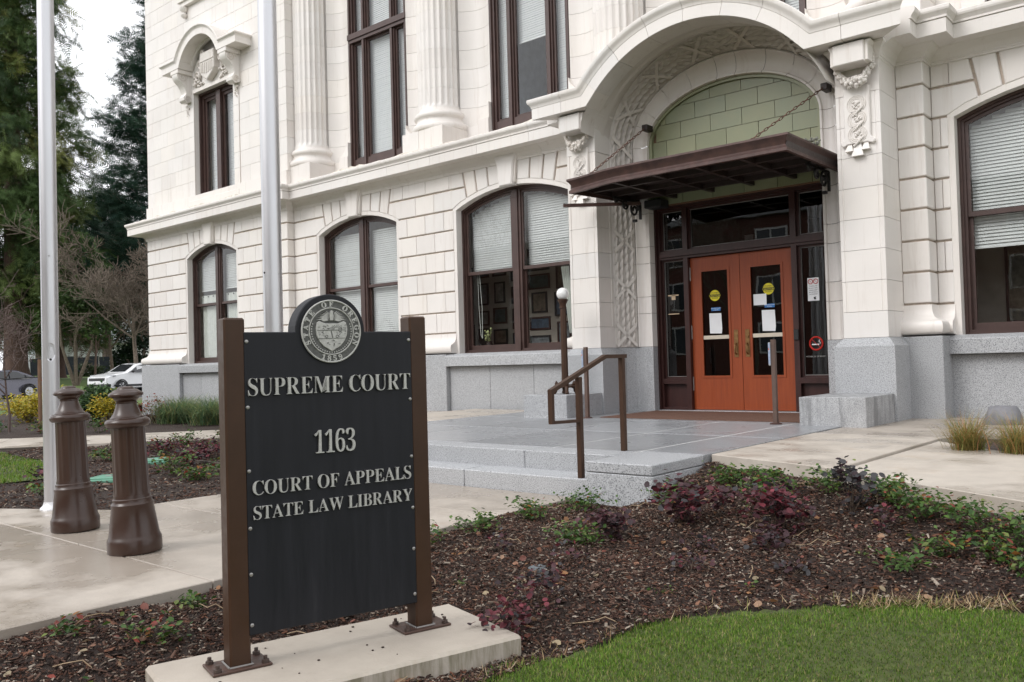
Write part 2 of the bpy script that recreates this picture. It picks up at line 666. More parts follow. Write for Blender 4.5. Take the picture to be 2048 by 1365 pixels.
def wall_back(par, name, x0, x1, z0, z1, y0, y1, ops, mat):
    """backing masonry with arched or square openings (xa, xb, zb, zs, zk)"""
    m = MB()
    ops = sorted(ops)
    xs = [x0] + [v for o in ops for v in (o[0], o[1])] + [x1]
    for i in range(0, len(xs), 2): m.box(xs[i], xs[i + 1], y0, y1, z0, z1)
    for xa, xb, zb, zs, zk in ops:
        if zb > z0 + .01: m.box(xa, xb, y0, y1, z0, zb)
        if zk is None:
            if z1 > zs: m.box(xa, xb, y0, y1, zs, z1)
        else:
            xc, hw = (xa + xb) / 2, (xb - xa) / 2
            N = 12
            pts = [(xa, z1), (xa, zs)] + [(xa + (xb - xa) * i / N, arch_z(xc, hw, xa + (xb - xa) * i / N, 0, zs, zk)) for i in range(1, N)] + [(xb, zs), (xb, z1)]
            m.prism(pts[::-1], y0, y1)
    return build(name, m, mat, par)

# ------------------------------------------------------------ ground-floor rusticated walls
B = .07   # plain border round the openings
gw = wall_back(court, 'ground_floor_wall', XPR - .3, XC - 1.9, .3, 5.6, YW + .035, YW + .34, [(WINS[k][0] - WINS[k][1] - .03, WINS[k][0] + WINS[k][1] + .03, ZG, ZS + .02, ZK + .03) for k in 'LM'], JOINT)
gr_ = wall_back(court, 'ground_floor_wall', XC + 1.9, 3.2, .3, 5.6, YW + .035, YW + .34, [(WINS['R'][0] - WINS['R'][1] - .03, WINS['R'][0] + WINS['R'][1] + .03, ZG, ZS + .02, ZK + .03)], JOINT)
gp = wall_back(court, 'pavilion_ground_wall', XPL + .035, XPR - .035, .2, 5.6, YP + .035, YP + .5,
               [(WINS['P'][0] - WINS['P'][1] - .03, WINS['P'][0] + WINS['P'][1] + .03, ZG, ZS + .02, ZK + .03)], JOINT)
m = MB().box(XPL + .04, XPL + .34, YP + .5, 26, .2, 5.6)
build('side_wall', m, TC, court)

def vline(xc, dx, z):
    return xc + dx * (1 + (z - ZK) / 6.0)

def rust_wall(par, xl, xr, y, wl_, wr_, d=.22):
    """rusticated wall between xl and xr; wl_/wr_: window to the left / right (name) or None"""
    a = xl if not wl_ else WINS[wl_][0] + WINS[wl_][1] + B
    b = xr if not wr_ else WINS[wr_][0] - WINS[wr_][1] - B
    for k in range(6):
        course(par, a, b, ZJ[k], ZJ[k + 1], y, k, d=d)
    # courses 7 and 8 run up to the voussoirs
    for k in (6, 7):
        z0, z1 = ZJ[k] + .014, ZJ[k + 1] - (.014 if k < 7 else .004)
        mid = []
        ends = []
        for w, s in ((wl_, 1), (wr_, -1)):
            if not w:
                ends.append([(xl if s == 1 else xr, z0), (xl if s == 1 else xr, z1)])
                continue
            xc, hw, _ = WINS[w]
            if k == 6:
                p = [vline(xc, s * 1.12, z1), vline(xc, s * 1.12, z0)]
                za = arch_z(xc, hw, xc + s * 1.14, B + .012)
                x2 = xc + s * (hw * .5 + 1.14 * .5)
                ends.append([(xc + s * (hw + B), z0), (x2, arch_z(xc, hw, x2, B + .012)), (vline(xc, s * 1.135, za), za), (vline(xc, s * 1.135, z1), z1)])
            else:
                ends.append([(vline(xc, s * 1.135, z0), z0), (vline(xc, s * 1.135, z1), z1)])
        L, Rr = ends
        x_in0 = max(p[0] for p in L)
        x_in1 = min(p[0] for p in Rr)
        n = max(1, round((x_in1 - x_in0) / .62))
        cuts = [x_in0 + (x_in1 - x_in0) * (i + (.5 if k % 2 else 0)) / n for i in range(n + (0 if k % 2 else 1))]
        cuts = [c for c in cuts if x_in0 + .15 < c < x_in1 - .15]
        prev = L
        for c in cuts + [None]:
            nx = [(c, z0), (c, z1)] if c is not None else Rr
            poly = list(prev) + list(reversed(nx))
            polyblock(par, poly, y, d)
            prev = nx

rust_wall(gw, XPR + .003, 0, YW, None, 'L')
rust_wall(gw, 0, 0, YW, 'L', 'M')
rust_wall(gw, 0, XC - XST, YW, 'M', None)
rust_wall(gr_, XC + XST, 0, YW, None, 'R')
rust_wall(gr_, 0, 3.2, YW, 'R', None)
rust_wall(gp, XPL, 0, YP, None, 'P')
rust_wall(gp, 0, XPR, YP, 'P', None, d=.225)
for s in (-1, 1):       # strips beside the portico
    for k in range(8):
        a, b = sorted((XC + s * XPO, XC + s * XST))
        block(gw if s < 0 else gr_, a, b, ZJ[k], ZJ[k + 1] + (.008 if k == 7 else 0), YS, d=.37)
for s in (-1, 1):
    a, b = sorted((XC + s * XPO, XC + s * (XST - .035)))
    build('strip_backing', MB().box(a, b, YS + .035, YW + .03, .3, 5.5), JOINT, court)

def voussoirs(par, w):
    xc, hw, y = WINS[w]
    zt = ZJ[8] - .004
    for s in (-1, 1):
        for d0, d1 in ((.215, .50), (.525, .81), (.835, 1.105)):
            a0, a1 = [arch_z(xc, hw, xc + s * d, B + .012) for d in (d0, d1)]
            poly = [(vline(xc, s * d0, a0), a0), (vline(xc, s * d1, a1), a1), (vline(xc, s * d1, zt), zt), (vline(xc, s * d0, zt), zt)]
            polyblock(par, poly, y, .22, .012, 'voussoir')
    # projecting keystone, flaring into the cornice
    zb = arch_z(xc, hw, xc + .18, -.02)
    pts = [(.165, zb), (.19, 5.12), (.205, 5.25), (.225, 5.33), (.262, 5.40), (.27, 5.47)]
    poly = [(xc - a, z) for a, z in pts] + [(xc + a, z) for a, z in reversed(pts)]
    build('keystone', MB().prism(poly, y - .10, y + .05, .022), TC, par)
    pts = [(.195, zb + .05), (.225, 5.12), (.24, 5.25), (.26, 5.33), (.295, 5.40), (.30, 5.46)]
    poly = [(xc - a, z) for a, z in pts] + [(xc + a, z) for a, z in reversed(pts)]
    build('keystone_backing', MB().prism(poly, y - .055, y + .06, .008), TC, par)

for w, p in (('P', gp), ('L', gw), ('M', gw), ('R', gr_)): voussoirs(p, w)

# smooth border and reveal round each arched opening
def surround(par, xc, hw, y, zb):
    rise = ZK - ZS
    r = (hw * hw + rise * rise) / (2 * rise)
    o = outline(xc - hw - B - .012, xc + hw + B + .012, zb - .001, xc, ZK - r, r + B + .02)
    i = outline(xc - hw, xc + hw, zb, xc, ZK - r, r)
    mm = MB()
    n = len(o)
    # leave out the foot: points 0,1 are the bottom corners
    seq = list(range(1, n)) + [0]
    rows = []
    for k in seq:
        rows.append([(o[k][0], y + .012, o[k][1]), (i[k][0], y + .012, i[k][1]), (i[k][0], y + .26, i[k][1])])
    mm.strip(rows)
    build('window_surround', mm, TC, par, smooth=30)
for w, p in (('P', gp), ('L', gw), ('M', gw), ('R', gr_)):
    surround(p, WINS[w][0], WINS[w][1], WINS[w][2], ZG)

# ------------------------------------------------------------ base moulding on the granite
def sweep_plan(prof, path, closed_ends=True):
    """prof [(o,z)], path [(x,y)] ; outside is to the right of the direction of travel"""
    rows = []
    n = len(path)
    for i, p in enumerate(path):
        def nr(a, b):
            dx, dy = b[0] - a[0], b[1] - a[1]
            l = math.hypot(dx, dy)
            return (dy / l, -dx / l)
        ns = []
        if i > 0: ns.append(nr(path[i - 1], p))
        if i < n - 1: ns.append(nr(p, path[i + 1]))
        if len(ns) == 1: mx_ = ns[0]
        else:
            d = 1 + ns[0][0] * ns[1][0] + ns[0][1] * ns[1][1]
            mx_ = ((ns[0][0] + ns[1][0]) / d, (ns[0][1] + ns[1][1]) / d)
        rows.append([(p[0] + mx_[0] * o, p[1] + mx_[1] * o, z) for o, z in prof])
    m = MB()
    m.strip(rows, closed=True, caps=True)
    return m

BASEP = [(-.10, 2.096), (.0, 2.096), (.004, 2.04), (.016, 1.98), (.045, 1.925), (.10, 1.895), (.112, 1.885)]
BASEP += [(.115 + .055 * math.sin(PI * t / 8), 1.885 - .09 * (1 - math.cos(PI * t / 8)) ) for t in range(1, 9)] + [(-.10, 1.684)]
def base_mould(par, path):
    build('base_moulding', sweep_plan(BASEP, path), TC, par, smooth=35)
base_mould(gw, [(XPR + .02, YW), (WINS['L'][0] - 1.36 - B, YW)])
base_mould(gw, [(WINS['L'][0] + 1.36 + B, YW), (WINS['M'][0] - 1.42 - B, YW)])
base_mould(gw, [(WINS['M'][0] + 1.42 + B, YW), (XC - XST, YW), (XC - XST, YS), (XC - XPO, YS)])
base_mould(gr_, [(XC + XPO, YS), (XC + XST, YS), (XC + XST, YW), (WINS['R'][0] - 1.42 - B, YW)])
base_mould(gr_, [(WINS['R'][0] + 1.42 + B, YW), (3.2, YW)])
base_mould(gp, [(XPL, YP + 3), (XPL, YP), (WINS['P'][0] - 1.235 - B, YP)])
base_mould(gp, [(WINS['P'][0] + 1.235 + B, YP), (XPR, YP), (XPR, YW - .01)])

# ------------------------------------------------------------ granite plinth
pl = part('granite_plinth', court)
def slab(par, x0, x1, y0, y1, z0, z1, mat=None, name='granite_block', c=.008, g_=.002):
    return build(name, MB().cbox(x0 + g_, x1 - g_, y0, y1, z0 + g_, z1 - g_, c), mat or GRAN, par)
def plinth(x0, x1, y, wins, zb):
    """full-height piers, recessed aprons below the windows with a projecting sill"""
    x = x0
    for xc, hw in wins:
        a, b = xc - hw - .22, xc + hw + .22
        if a > x + .05: slab(pl, x, a, y - .16, y + .3, zb, ZG)
        n = max(2, round((b - a) / 1.05))
        for i in range(n):
            slab(pl, a + (b - a) * i / n, a + (b - a) * (i + 1) / n, y - .06, y + .3, zb, 1.432)
        m_ = sweep_plan([(-.34, 1.436), (.195, 1.436), (.20, 1.442), (.20, 1.625), (.19, 1.64), (.05, 1.688), (-.34, 1.69)], [(a + .003, y), (b - .003, y)])
        build('window_sill', m_, GRAN, pl)
        x = b
    if x1 > x + .05: slab(pl, x, x1, y - .16, y + .3, zb, ZG)
plinth(XPR + .165, XC - XST - .16, YW, [WINS['L'][:2], WINS['M'][:2]], .1)
plinth(XC + XST + .165, 3.2, YW, [WINS['R'][:2]], .3)
plinth(XPL - .16, XPR + .16, YP, [WINS['P'][:2]], -.1)
slab(pl, XPL - .16, XPL + .3, YP + .3, 26, -.1, ZG)
for s in (-1, 1):
    a, b = sorted((XC + s * XPO, XC + s * (XST + .16)))
    slab(pl, a, b, YS - .16, YW + .3, .3, ZG)

# ------------------------------------------------------------ string cornice
CP = [(-.30, 5.305), (.022, 5.305), (.022, 5.33), (.035, 5.335), (.035, 5.35), (.030, 5.354), (.036, 5.362), (.05, 5.385), (.075, 5.42), (.12, 5.455), (.16, 5.475), (.175, ZCB),
      (.38, ZCB), (.385, ZCB - .006), (.40, ZCB - .006), (.40, 5.660), (.386, 5.662), (.386, 5.671), (.412, 5.673), (.412, 5.70), (.43, 5.73), (.452, 5.752), (.46, 5.775), (.46, 5.81), (.452, ZCT), (.1, 5.86), (-.30, 5.87)]
def cornice(path, name='cornice'):
    # cut every ~1.3 m so that the joints show
    segs = []
    pts = [path[0]]
    for a, b in zip(path[:-1], path[1:]):
        L = math.hypot(b[0] - a[0], b[1] - a[1])
        n = max(1, round(L / 1.25)) if L > 2.0 else 1
        for i in range(1, n):
            t = i / n
            q = (a[0] + (b[0] - a[0]) * t, a[1] + (b[1] - a[1]) * t)
            pts.append(q)
            segs.append(pts)
            pts = [q]
        pts.append(b)
    segs.append(pts)
    for sgm in segs:
        sg = [list(p) for p in sgm]
        for e, f in ((0, 1), (-1, -2)):
            dx, dy = sg[f][0] - sg[e][0], sg[f][1] - sg[e][1]
            l = math.hypot(dx, dy)
            sg[e][0] += dx / l * .003
            sg[e][1] += dy / l * .003
        build(name, sweep_plan(CP, sg), TC, court, smooth=16)
cornice([(XPL, YP + 6), (XPL, YP), (XPR, YP), (XPR, YW), (XC - XPO, YW), (XC - XPO, YF + .001)])
cornice([(XC + XPO, YF + .001), (XC + XPO, YS), (XC + XST, YS), (XC + XST, YW), (3.2, YW)])
# frost-lifted flashing along the ledge
m = MB()
rr = random.Random(3)
def flash(x0, x1, y):
    rows = []
    x = x0
    while x < x1:
        h = rr.uniform(.012, .03) + (.035 if rr.random() < .22 else 0)
        rows.append([(x, y, 5.825), (x, y + .012, 5.83 + h), (x, y + .22, 5.868 + h * .6), (x, y + .4, 5.86)])
        x += rr.uniform(.08, .26)
    m.strip(rows)
flash(XPL, XPR, YP - .40); flash(XPR + .45, XC - XST - .5, YW - .40); flash(XC + XST + .5, 3.1, YW - .40)
build('ledge_flashing', m, LEADW, court)

# ------------------------------------------------------------ arched sash windows
def slats(xa, xb, z0, z1, y, top=None, pitch=.046, tilt=1.06):
    m = MB()
    z = z0
    while z < z1:
        a, b = xa, xb
        if top:
            xc, zc, r = top
            q = r * r - (z - zc) ** 2
            if q <= 0.01: break
            h = math.sqrt(q)
            a, b = max(xa, xc - h), min(xb, xc + h)
        if b - a > .05:
            w = .0275
            dy, dz = w * math.cos(tilt), w * math.sin(tilt)
            jz = rr.uniform(-.002, .002)
            m.add([(a, y - dy, z - dz + jz), (b, y - dy, z - dz + jz), (b, y + dy, z + dz + jz), (a, y + dy, z + dz + jz), (a, y + dy, z + dz - .0015), (b, y + dy, z + dz - .0015)], [(0, 1, 2, 3), (3, 2, 5, 4)])
        z += pitch
    if m.v:
        m.box(xa, xb, y - .016, y + .016, z0 - .035, z0 - .012)
    return m

def folds(xa, xb, z0, z1, y, n=9, amp=.025, xsh=0.0, pinch=1.0):
    rows = []
    N = n * 6
    for j in range(7):
        t = j / 6
        row = []
        for i in range(N + 1):
            u = i / N
            w = (xb - xa) * (1 + (pinch - 1) * t)
            row.append((xa + w * u + xsh * t, y + amp * math.sin(u * n * 2 * PI) * (.6 + .4 * t), z1 + (z0 - z1) * t))
        rows.append(row)
    return MB().strip(rows)

def room(par, xa, xb, za, zb, y0, y1, mat=ROOM):
    m = MB()
    m.add([(xa, y0, za), (xb, y0, za), (xb, y1, za), (xa, y1, za), (xa, y0, zb), (xb, y0, zb), (xb, y1, zb), (xa, y1, zb)],
          [(0, 1, 2, 3), (4, 7, 6, 5), (1, 5, 6, 2), (2, 6, 7, 3), (3, 7, 4, 0)])
    return build('room_lining', m, mat, par, fix=False)

def sash_window(key, depth=.20):
    xc, hw, y = WINS[key]
    rise = ZK - ZS
    r = (hw * hw + rise * rise) / (2 * rise)
    zc = ZK - r
    yf = y + depth
    w = part('window', court)
    fr = MB().ring(outline(xc - hw - .01, xc + hw + .01, ZG, xc, zc, r + .01), outline(xc - hw + .075, xc + hw - .075, ZG + .07, xc, zc, r - .075), yf, yf + .14)
    fr.ring(outline(xc - hw - .008, xc + hw + .008, ZG + .001, xc, zc, r + .008), outline(xc - hw + .04, xc + hw - .04, ZG + .035, xc, zc, r - .04), yf - .03, yf + .01)
    build('frame', fr, FRAME, w, smooth=30)
    mu = MB().box(xc - .115, xc + .115, yf + .005, yf + .13, ZG + .05, ZK - .06)
    mu.box(xc - .055, xc + .055, yf - .02, yf + .02, ZG + .004, ZK - .055)
    mu.box(xc - .062, xc + .062, yf - .035, yf + .02, ZG + .002, ZG + .20)
    mu.box(xc - .06, xc + .06, yf - .03, yf + .02, ZK - .21, ZK - .185)
    build('mullion', mu, FRAME, w)
    zm = 3.29
    for s in (-1, 1):
        xa, xb = sorted((xc + s * .10, xc + s * (hw - .065)))
        # upper sash in front, lower sash behind
        up = MB().ring(outline(xa, xb, zm - .03, xc, zc, r - .065), outline(xa + .055, xb - .055, zm + .035, xc, zc, r - .125), yf + .03, yf + .075)
        build('upper_sash', up, FRAME, w, smooth=30)
        lo = MB().ring([(xa, ZG + .06), (xb, ZG + .06), (xb, zm + .02), (xa, zm + .02)], [(xa + .06, ZG + .16), (xb - .06, ZG + .16), (xb - .06, zm - .035), (xa + .06, zm - .035)], yf + .08, yf + .125)
        build('lower_sash', lo, FRAME, w)
        build('pane', MB().prism(outline(xa + .05, xb - .05, zm + .03, xc, zc, r - .12), yf + .05, yf + .054), GLASS, w)
        build('pane', MB().prism([(xa + .055, ZG + .155), (xb - .055, ZG + .155), (xb - .055, zm - .03), (xa + .055, zm - .03)], yf + .10, yf + .104), GLASS, w)
        top = (xc, zc, r - .14)
        if key in ('M',):
            build('blind', slats(xa + .05, xb - .05, zm + .06, ZK - .15, yf + .19, top), BLIND, w, kind='stuff')
        elif key == 'L':
            build('blind', slats(xa + .03, xb - .03, ZG + .2, ZK - .30, yf + .19, top), BLIND, w, kind='stuff')
        elif key == 'P':
            build('blind', slats(xa + .03, xb - .03, zm + .42, ZK - .28, yf + .19, top), BLIND, w, kind='stuff')
            build('curtain', folds(xa + .04, xb - .04, zm + .02, zm + .27, yf + .17, 5, .015), CURT, w, smooth=60)
            build('curtain', folds(xa + .10, xb - .06, ZG + .12, zm - .04, yf + .18, 8, .02, pinch=.98), CURT, w, smooth=60)
            rod = MB()
            for q in range(5):
                gx = xa + .14 + q * (xb - xa - .2) / 5
                rod.lathe([(.022, -.006), (.022, .006)], gx, 0, 10).xf(Matrix.Identity(4))
            gm = MB()
            for q in range(4):
                gx = xa + .16 + q * (xb - xa - .26) / 3.2
                gm.tube([(gx, yf + .150, zm + .235), (gx, yf + .158, zm + .235)], .022, 10)
            build('curtain_grommet', gm, BLACK, w, kind='stuff')
        else:
            build('blind', slats(xa + .04, xb - .04, zm - .42 if s < 0 else zm - .42, ZK - .15, yf + .19, top), BLIND, w, kind='stuff')
    if key == 'M':
        cu = folds(xc + .86, xc + 1.05, 2.0, zm - .03, yf + .26, 4, .03, xsh=.16, pinch=.8)
        build('curtain', cu, CURT, w, smooth=60)
        cord = MB().tube([(xc - hw + .22, yf + .17, zm + .1), (xc - hw + .23, yf + .17, 2.7), (xc - hw + .26, yf + .18, 2.05), (xc - hw + .30, yf + .18, 1.98), (xc - hw + .31, yf + .18, 2.6), (xc - hw + .26, yf + .17, zm + .1)], .006, 5)
        build('blind_cord', cord, CURT, w)
    xa, xb = (xc - hw - 1.5, xc + hw + .9) if key in 'MR' else (xc - hw - .9, xc + hw + .2)
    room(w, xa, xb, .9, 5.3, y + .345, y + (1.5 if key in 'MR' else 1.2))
    return w

SW = {k: sash_window(k) for k in WINS}
# framed pictures on the back wall of the middle room (seen through the lower sashes)
PICM = [simple('picture_mat_%d' % i, c, .6, var=.5, scale=9) for i, c in enumerate([(.16, .17, .18), (.05, .08, .12), (.14, .11, .08), (.04, .07, .07), (.22, .22, .2)])]
def picture(x, z, w, h, y, k):
    t = part('picture', SW['M' if x < -5 else 'R'])
    build('picture_frame', MB().ring([(x - w / 2, z - h / 2), (x + w / 2, z - h / 2), (x + w / 2, z + h / 2), (x - w / 2, z + h / 2)],
          [(x - w / 2 + .035, z - h / 2 + .035), (x + w / 2 - .035, z - h / 2 + .035), (x + w / 2 - .035, z + h / 2 - .035), (x - w / 2 + .035, z + h / 2 - .035)], y - .03, y - .002), BLACK if k % 2 else DFRAME, t)
    build('picture_sheet', MB().box(x - w / 2 + .03, x + w / 2 - .03, y - .012, y - .004, z - h / 2 + .03, z + h / 2 - .03), PICM[k % 5], t)
yb = YW + 1.5
rp = random.Random(5)
x = -13.6
k = 0
while x < -9.2:
    z = 1.75 + rp.uniform(0, .15)
    wmax = rp.uniform(.34, .58)
    while z < 3.5:
        h = rp.uniform(.26, .55)
        ww = wmax * rp.uniform(.7, 1)
        picture(x + wmax / 2, z + h / 2, ww, h, yb, k)
        k += 1
        z += h + rp.uniform(.06, .13)
    x += wmax + rp.uniform(.08, .15)
picture(-2.25, 2.45, .85, 1.2, YW + 1.5, 2)
vase = part('flower_vase', SW['M'])
vx, vy = WINS['M'][0] - 1.05, YW + .5
build('pot', MB().lathe([(.05, 0), (.08, .05), (.085, .13), (.06, .2), (.065, .22)], vx, vy, 14, ZG + .02), COPPERD, vase, smooth=50)
fm = MB()
for i in range(26):
    a, rad, hh = rp.uniform(0, 2 * PI), rp.uniform(0, .11), rp.uniform(.26, .5)
    fm.tube([(vx, vy, ZG + .2), (vx + rad * .5 * math.cos(a), vy + rad * .5 * math.sin(a), ZG + .2 + (hh - .2) * .6), (vx + rad * math.cos(a), vy + rad * math.sin(a), ZG + hh)], [.004, .003, .002], 4)
    fm.ball((vx + rad * math.cos(a), vy + rad * math.sin(a), ZG + hh), rp.uniform(.012, .026), 6, 4)
build('flowers', fm, simple('pale_flowers', (.42, .46, .22), .7, var=.6, scale=25), vase, kind='stuff')

# ================================================================== PORTICO
po = part('portico', court)
ZE = 4.98       # springing of the entrance arch

# ---- hood: two ears and a segmental arch between them
HR, HC, HRISE = 2.53, 1.91, .86
hx = XC - .06
hzc = ZCT + HRISE - HR
HP = [(-.44, .0), (.452, 0), (.46, -.010), (.46, -.045), (.452, -.068), (.43, -.09), (.412, -.12), (.408, -.145), (.40, -.155), (.40, -.33), (.385, -.336), (.36, -.336), (-.0, -.33)]
a_end = math.asin(HC / HR)
st = []       # stations: function(o,t) -> point
def hood_station(kind, x=0, ang=0):
    if kind == 'endL': return lambda o, t: (XC - XPO - o, YF - o, ZCT + t)
    if kind == 'endR': return lambda o, t: (XC + XPO + o, YF - o, ZCT + t)
    if kind == 'flat': return lambda o, t: (x, YF - o, ZCT + t)
    if kind == 'arc': return lambda o, t: (hx + (HR + t) * math.sin(ang), YF - o, hzc + (HR + t) * math.cos(ang))
    if kind == 'mitre':
        s = 1 if ang > 0 else -1
        # bisector of the vertical and the radial direction
        rx, rz = math.sin(ang), math.cos(ang)
        bx, bz = rx, rz + 1
        d = 1 + rz
        return lambda o, t: (hx + s * HC + bx / d * t, YF - o, ZCT + bz / d * t)
def hood_piece(sts, name='hood_stone', caps=True):
    rows = [[f(o, t) for o, t in HP] for f in sts]
    m = MB().strip(rows, closed=True, caps=True)
    build(name, m, TC, po, smooth=28)
hood_piece([hood_station('endL'), hood_station('flat', hx - HC - .34)])
hood_piece([hood_station('flat', hx - HC - .334), hood_station('mitre', ang=-a_end)] + [hood_station('arc', ang=-a_end + .02 + .02 * i) for i in range(3)])
NS = 6
a0, a1 = -a_end + .0595, a_end - .0595
for k in range(NS):
    b0, b1 = a0 + (a1 - a0) * k / NS, a0 + (a1 - a0) * (k + 1) / NS
    hood_piece([hood_station('arc', ang=b0 + .0012 + (b1 - b0 - .0024) * i / 5) for i in range(6)])
hood_piece([hood_station('arc', ang=a_end - .06 + .02 * i) for i in range(3)] + [hood_station('mitre', ang=a_end), hood_station('flat', hx + HC + .334)])
hood_piece([hood_station('flat', hx + HC + .34), hood_station('endR')])
# masonry top behind the hood crown
m = MB()
rows = []
for i in range(25):
    a = -a_end + 2 * a_end * i / 24
    x_, z_ = hx + (HR - .02) * math.sin(a), hzc + (HR - .02) * math.cos(a)
    rows.append([(x_, YF + .40, z_), (x_, YW + .9, z_ + .02), (x_, YW + .9, ZCT - .2)])
m.strip(rows)
build('hood_roof', m, LEADW, po, smooth=40)

# ---- jamb and arch curves of the entrance
def curve(a, b, n=30, zlow=ZG):
    """list of (dx, z) from the left foot over the arch to the right foot, with arc-length-like parameters"""
    pts = []
    for i in range(13): pts.append((-a, zlow + (ZE - zlow) * i / 12))
    for i in range(1, n): 
        t = PI - PI * i / n
        pts.append((a * math.cos(t), ZE + b * math.sin(t)))
    for i in range(13): pts.append((a, ZE - (ZE - zlow) * i / 12))
    return pts
KN = 30
def ring_surface(specs, i0, i1, name, mat, smooth=40, gap=True):
    """specs: list of (a,b,y); piece between curve stations i0..i1"""
    cs = [curve(a, b, KN) for a, b, y in specs]
    rows = []
    for i in range(i0, i1 + 1):
        row = []
        for (a, b, y), c in zip(specs, cs):
            p = c[i]
            row.append([XC + p[0], y, p[1]])
        rows.append(row)
    if gap:
        for e, f in ((0, 1), (-1, -2)):
            for q in range(len(specs)):
                d = Vector(rows[f][q]) - Vector(rows[e][q])
                rows[e][q] = list(Vector(rows[e][q]) + d.normalized() * .003)
    return build(name, MB().strip(rows), mat, po, smooth=smooth)
# station cuts: jamb courses of .41 m, arch in eleven stones
NJ = 12
cuts = [0, 2, 3, 5, 6, 8, 9, 11, 12] + [12 + round(KN * i / 11) for i in range(1, 11)] + [12 + KN + v for v in (0, 1, 3, 4, 6, 7, 9, 10, 12)]
cav = [(1.705, 1.19, 12.255), (1.68, 1.165, 12.225), (1.665, 1.15, 12.225), (1.655, 1.14, 12.245), (1.62, 1.08, 12.29), (1.575, 1.00, 12.315), (1.52, .92, 12.318), (1.48, .865, 12.30), (1.468, .85, 12.27), (1.44, .82, 12.265), (1.437, .815, 12.275), (1.437, .815, 12.62)]
for a, b in zip(cuts[:-1], cuts[1:]):
    ring_surface(cav, a, b, 'arch_stone', TC)
leafb = [(1.955, 1.475, 11.93), (1.94, 1.46, 11.935), (1.90, 1.40, 11.99), (1.86, 1.345, 12.05), (1.80, 1.28, 12.14), (1.735, 1.21, 12.235), (1.712, 1.195, 12.26)]
for a, b in zip(cuts[:-1], cuts[1:]):
    ring_surface(leafb, a, b, 'band_stone', TCD)
# soffit between hood and leaf band
rows = []
ca = curve(1.955, 1.475, KN)[12:12 + KN + 1]
for dx, z in ca:
    ang = math.asin(max(-1, min(1, (dx + XC - hx) / (HR - .33)))) if abs(dx + XC - hx) < HR - .34 else None
    zf = hzc + math.sqrt(max((HR - .335) ** 2 - (dx + XC - hx) ** 2, .0)) if abs(dx + XC - hx) < HR - .34 else ZCB
    zf = min(max(zf, z - .25), z + .12) if abs(dx) > 1.6 else zf
    rows.append([(XC + dx, YF - .36, zf + .02), (XC + dx, YF + .16, zf * .7 + z * .3 + .015), (XC + dx, YF + .20, zf * .6 + z * .4 - .02), (XC + dx, YF + .27, zf * .5 + z * .5 - .025), (XC + dx, YF + .30, zf * .3 + z * .7 + .02), (XC + dx, 11.93, z)])
build('soffit', MB().strip(rows), TCD, po, smooth=25)

# ---- leaf garland with crossed ribbons on the band
cA, cB = curve(1.935, 1.455, KN), curve(1.735, 1.215, KN)
def band_point(s, v, h=0.0):
    """s in curve stations (float), v 0..1 across, h above the surface"""
    i = min(int(s), len(cA) - 2)
    t = s - i
    pa = Vector((XC + cA[i][0] * (1 - t) + cA[i + 1][0] * t, 11.94, cA[i][1] * (1 - t) + cA[i + 1][1] * t))
    pb = Vector((XC + cB[i][0] * (1 - t) + cB[i + 1][0] * t, 12.235, cB[i][1] * (1 - t) + cB[i + 1][1] * t))
    tg = Vector((cA[i + 1][0] - cA[i][0], 0, cA[i + 1][1] - cA[i][1])).normalized()
    nr = tg.cross(pb - pa).normalized()
    if nr.y > 0: nr = -nr
    return pa.lerp(pb, v) + nr * h
# arc-length table
tab = [0.0]
for i in range(len(cA) - 1):
    tab.append(tab[-1] + math.hypot(cA[i + 1][0] - cA[i][0], cA[i + 1][1] - cA[i][1]))
def s_of(l):
    l = min(max(l, 0), tab[-1] - 1e-4)
    import bisect
    i = bisect.bisect_right(tab, l) - 1
    return i + (l - tab[i]) / (tab[i + 1] - tab[i])
TL = tab[-1]
m = MB()
def leaf_on_band(l, v, L, W, sgn):
    h = .050
    q = [(-.45, 0, .004), (-.15, -.5, .006), (-.15, .5, .006), (.15, -.46, .022), (.15, .46, .022), (.55, 0, .056), (-.1, 0, h * .7), (.2, 0, h * 1.15)]
    P = [band_point(s_of(l + a * L * sgn), min(1.02, max(-.02, v + b * W)), hh) for a, b, hh in q]
    m.add(P, [(0, 1, 6), (0, 6, 2), (1, 3, 7), (1, 7, 6), (2, 6, 7), (2, 7, 4), (3, 5, 7), (4, 7, 5)])
rl = random.Random(9)
l = .05
row = 0
while l < TL - .05:
    sgn = 1 if l < TL / 2 else -1
    for j in range(4):
        leaf_on_band(l + (.07 if j % 2 else 0) + rl.uniform(-.012, .012), (.13, .38, .63, .88)[j] + rl.uniform(-.02, .02), .20, .225, sgn)
    l += .14
    row += 1
# berries
l = .1
while l < TL - .1:
    for v in (.08, .9):
        p = band_point(s_of(l), v, .014)
        m.ball(p, .011, 6, 4)
    l += .13
build('leaf_garland', m, TCD, po, kind='stuff', smooth=50)
xs = [.20, .98, 1.76, 2.54, 3.32]
nmid = 6
span = TL - 2 * 3.95
xs2 = [3.95 + span * i / (nmid - 1) for i in range(nmid)]
for l0 in xs + xs2 + [TL - q for q in xs]:
    m = MB()
    for d in (1, -1):
        rows = []
        for i in range(7):
            u = i / 6
            for_l = l0 + (u - .5) * .36 * d
            rows.append([band_point(s_of(for_l - .032), u, .034), band_point(s_of(for_l - .036), u, .052), band_point(s_of(for_l + .036), u, .052), band_point(s_of(for_l + .036), u, .034)])
        m.strip(rows)
    build('crossed_ribbon', m, TCD, po, smooth=30)

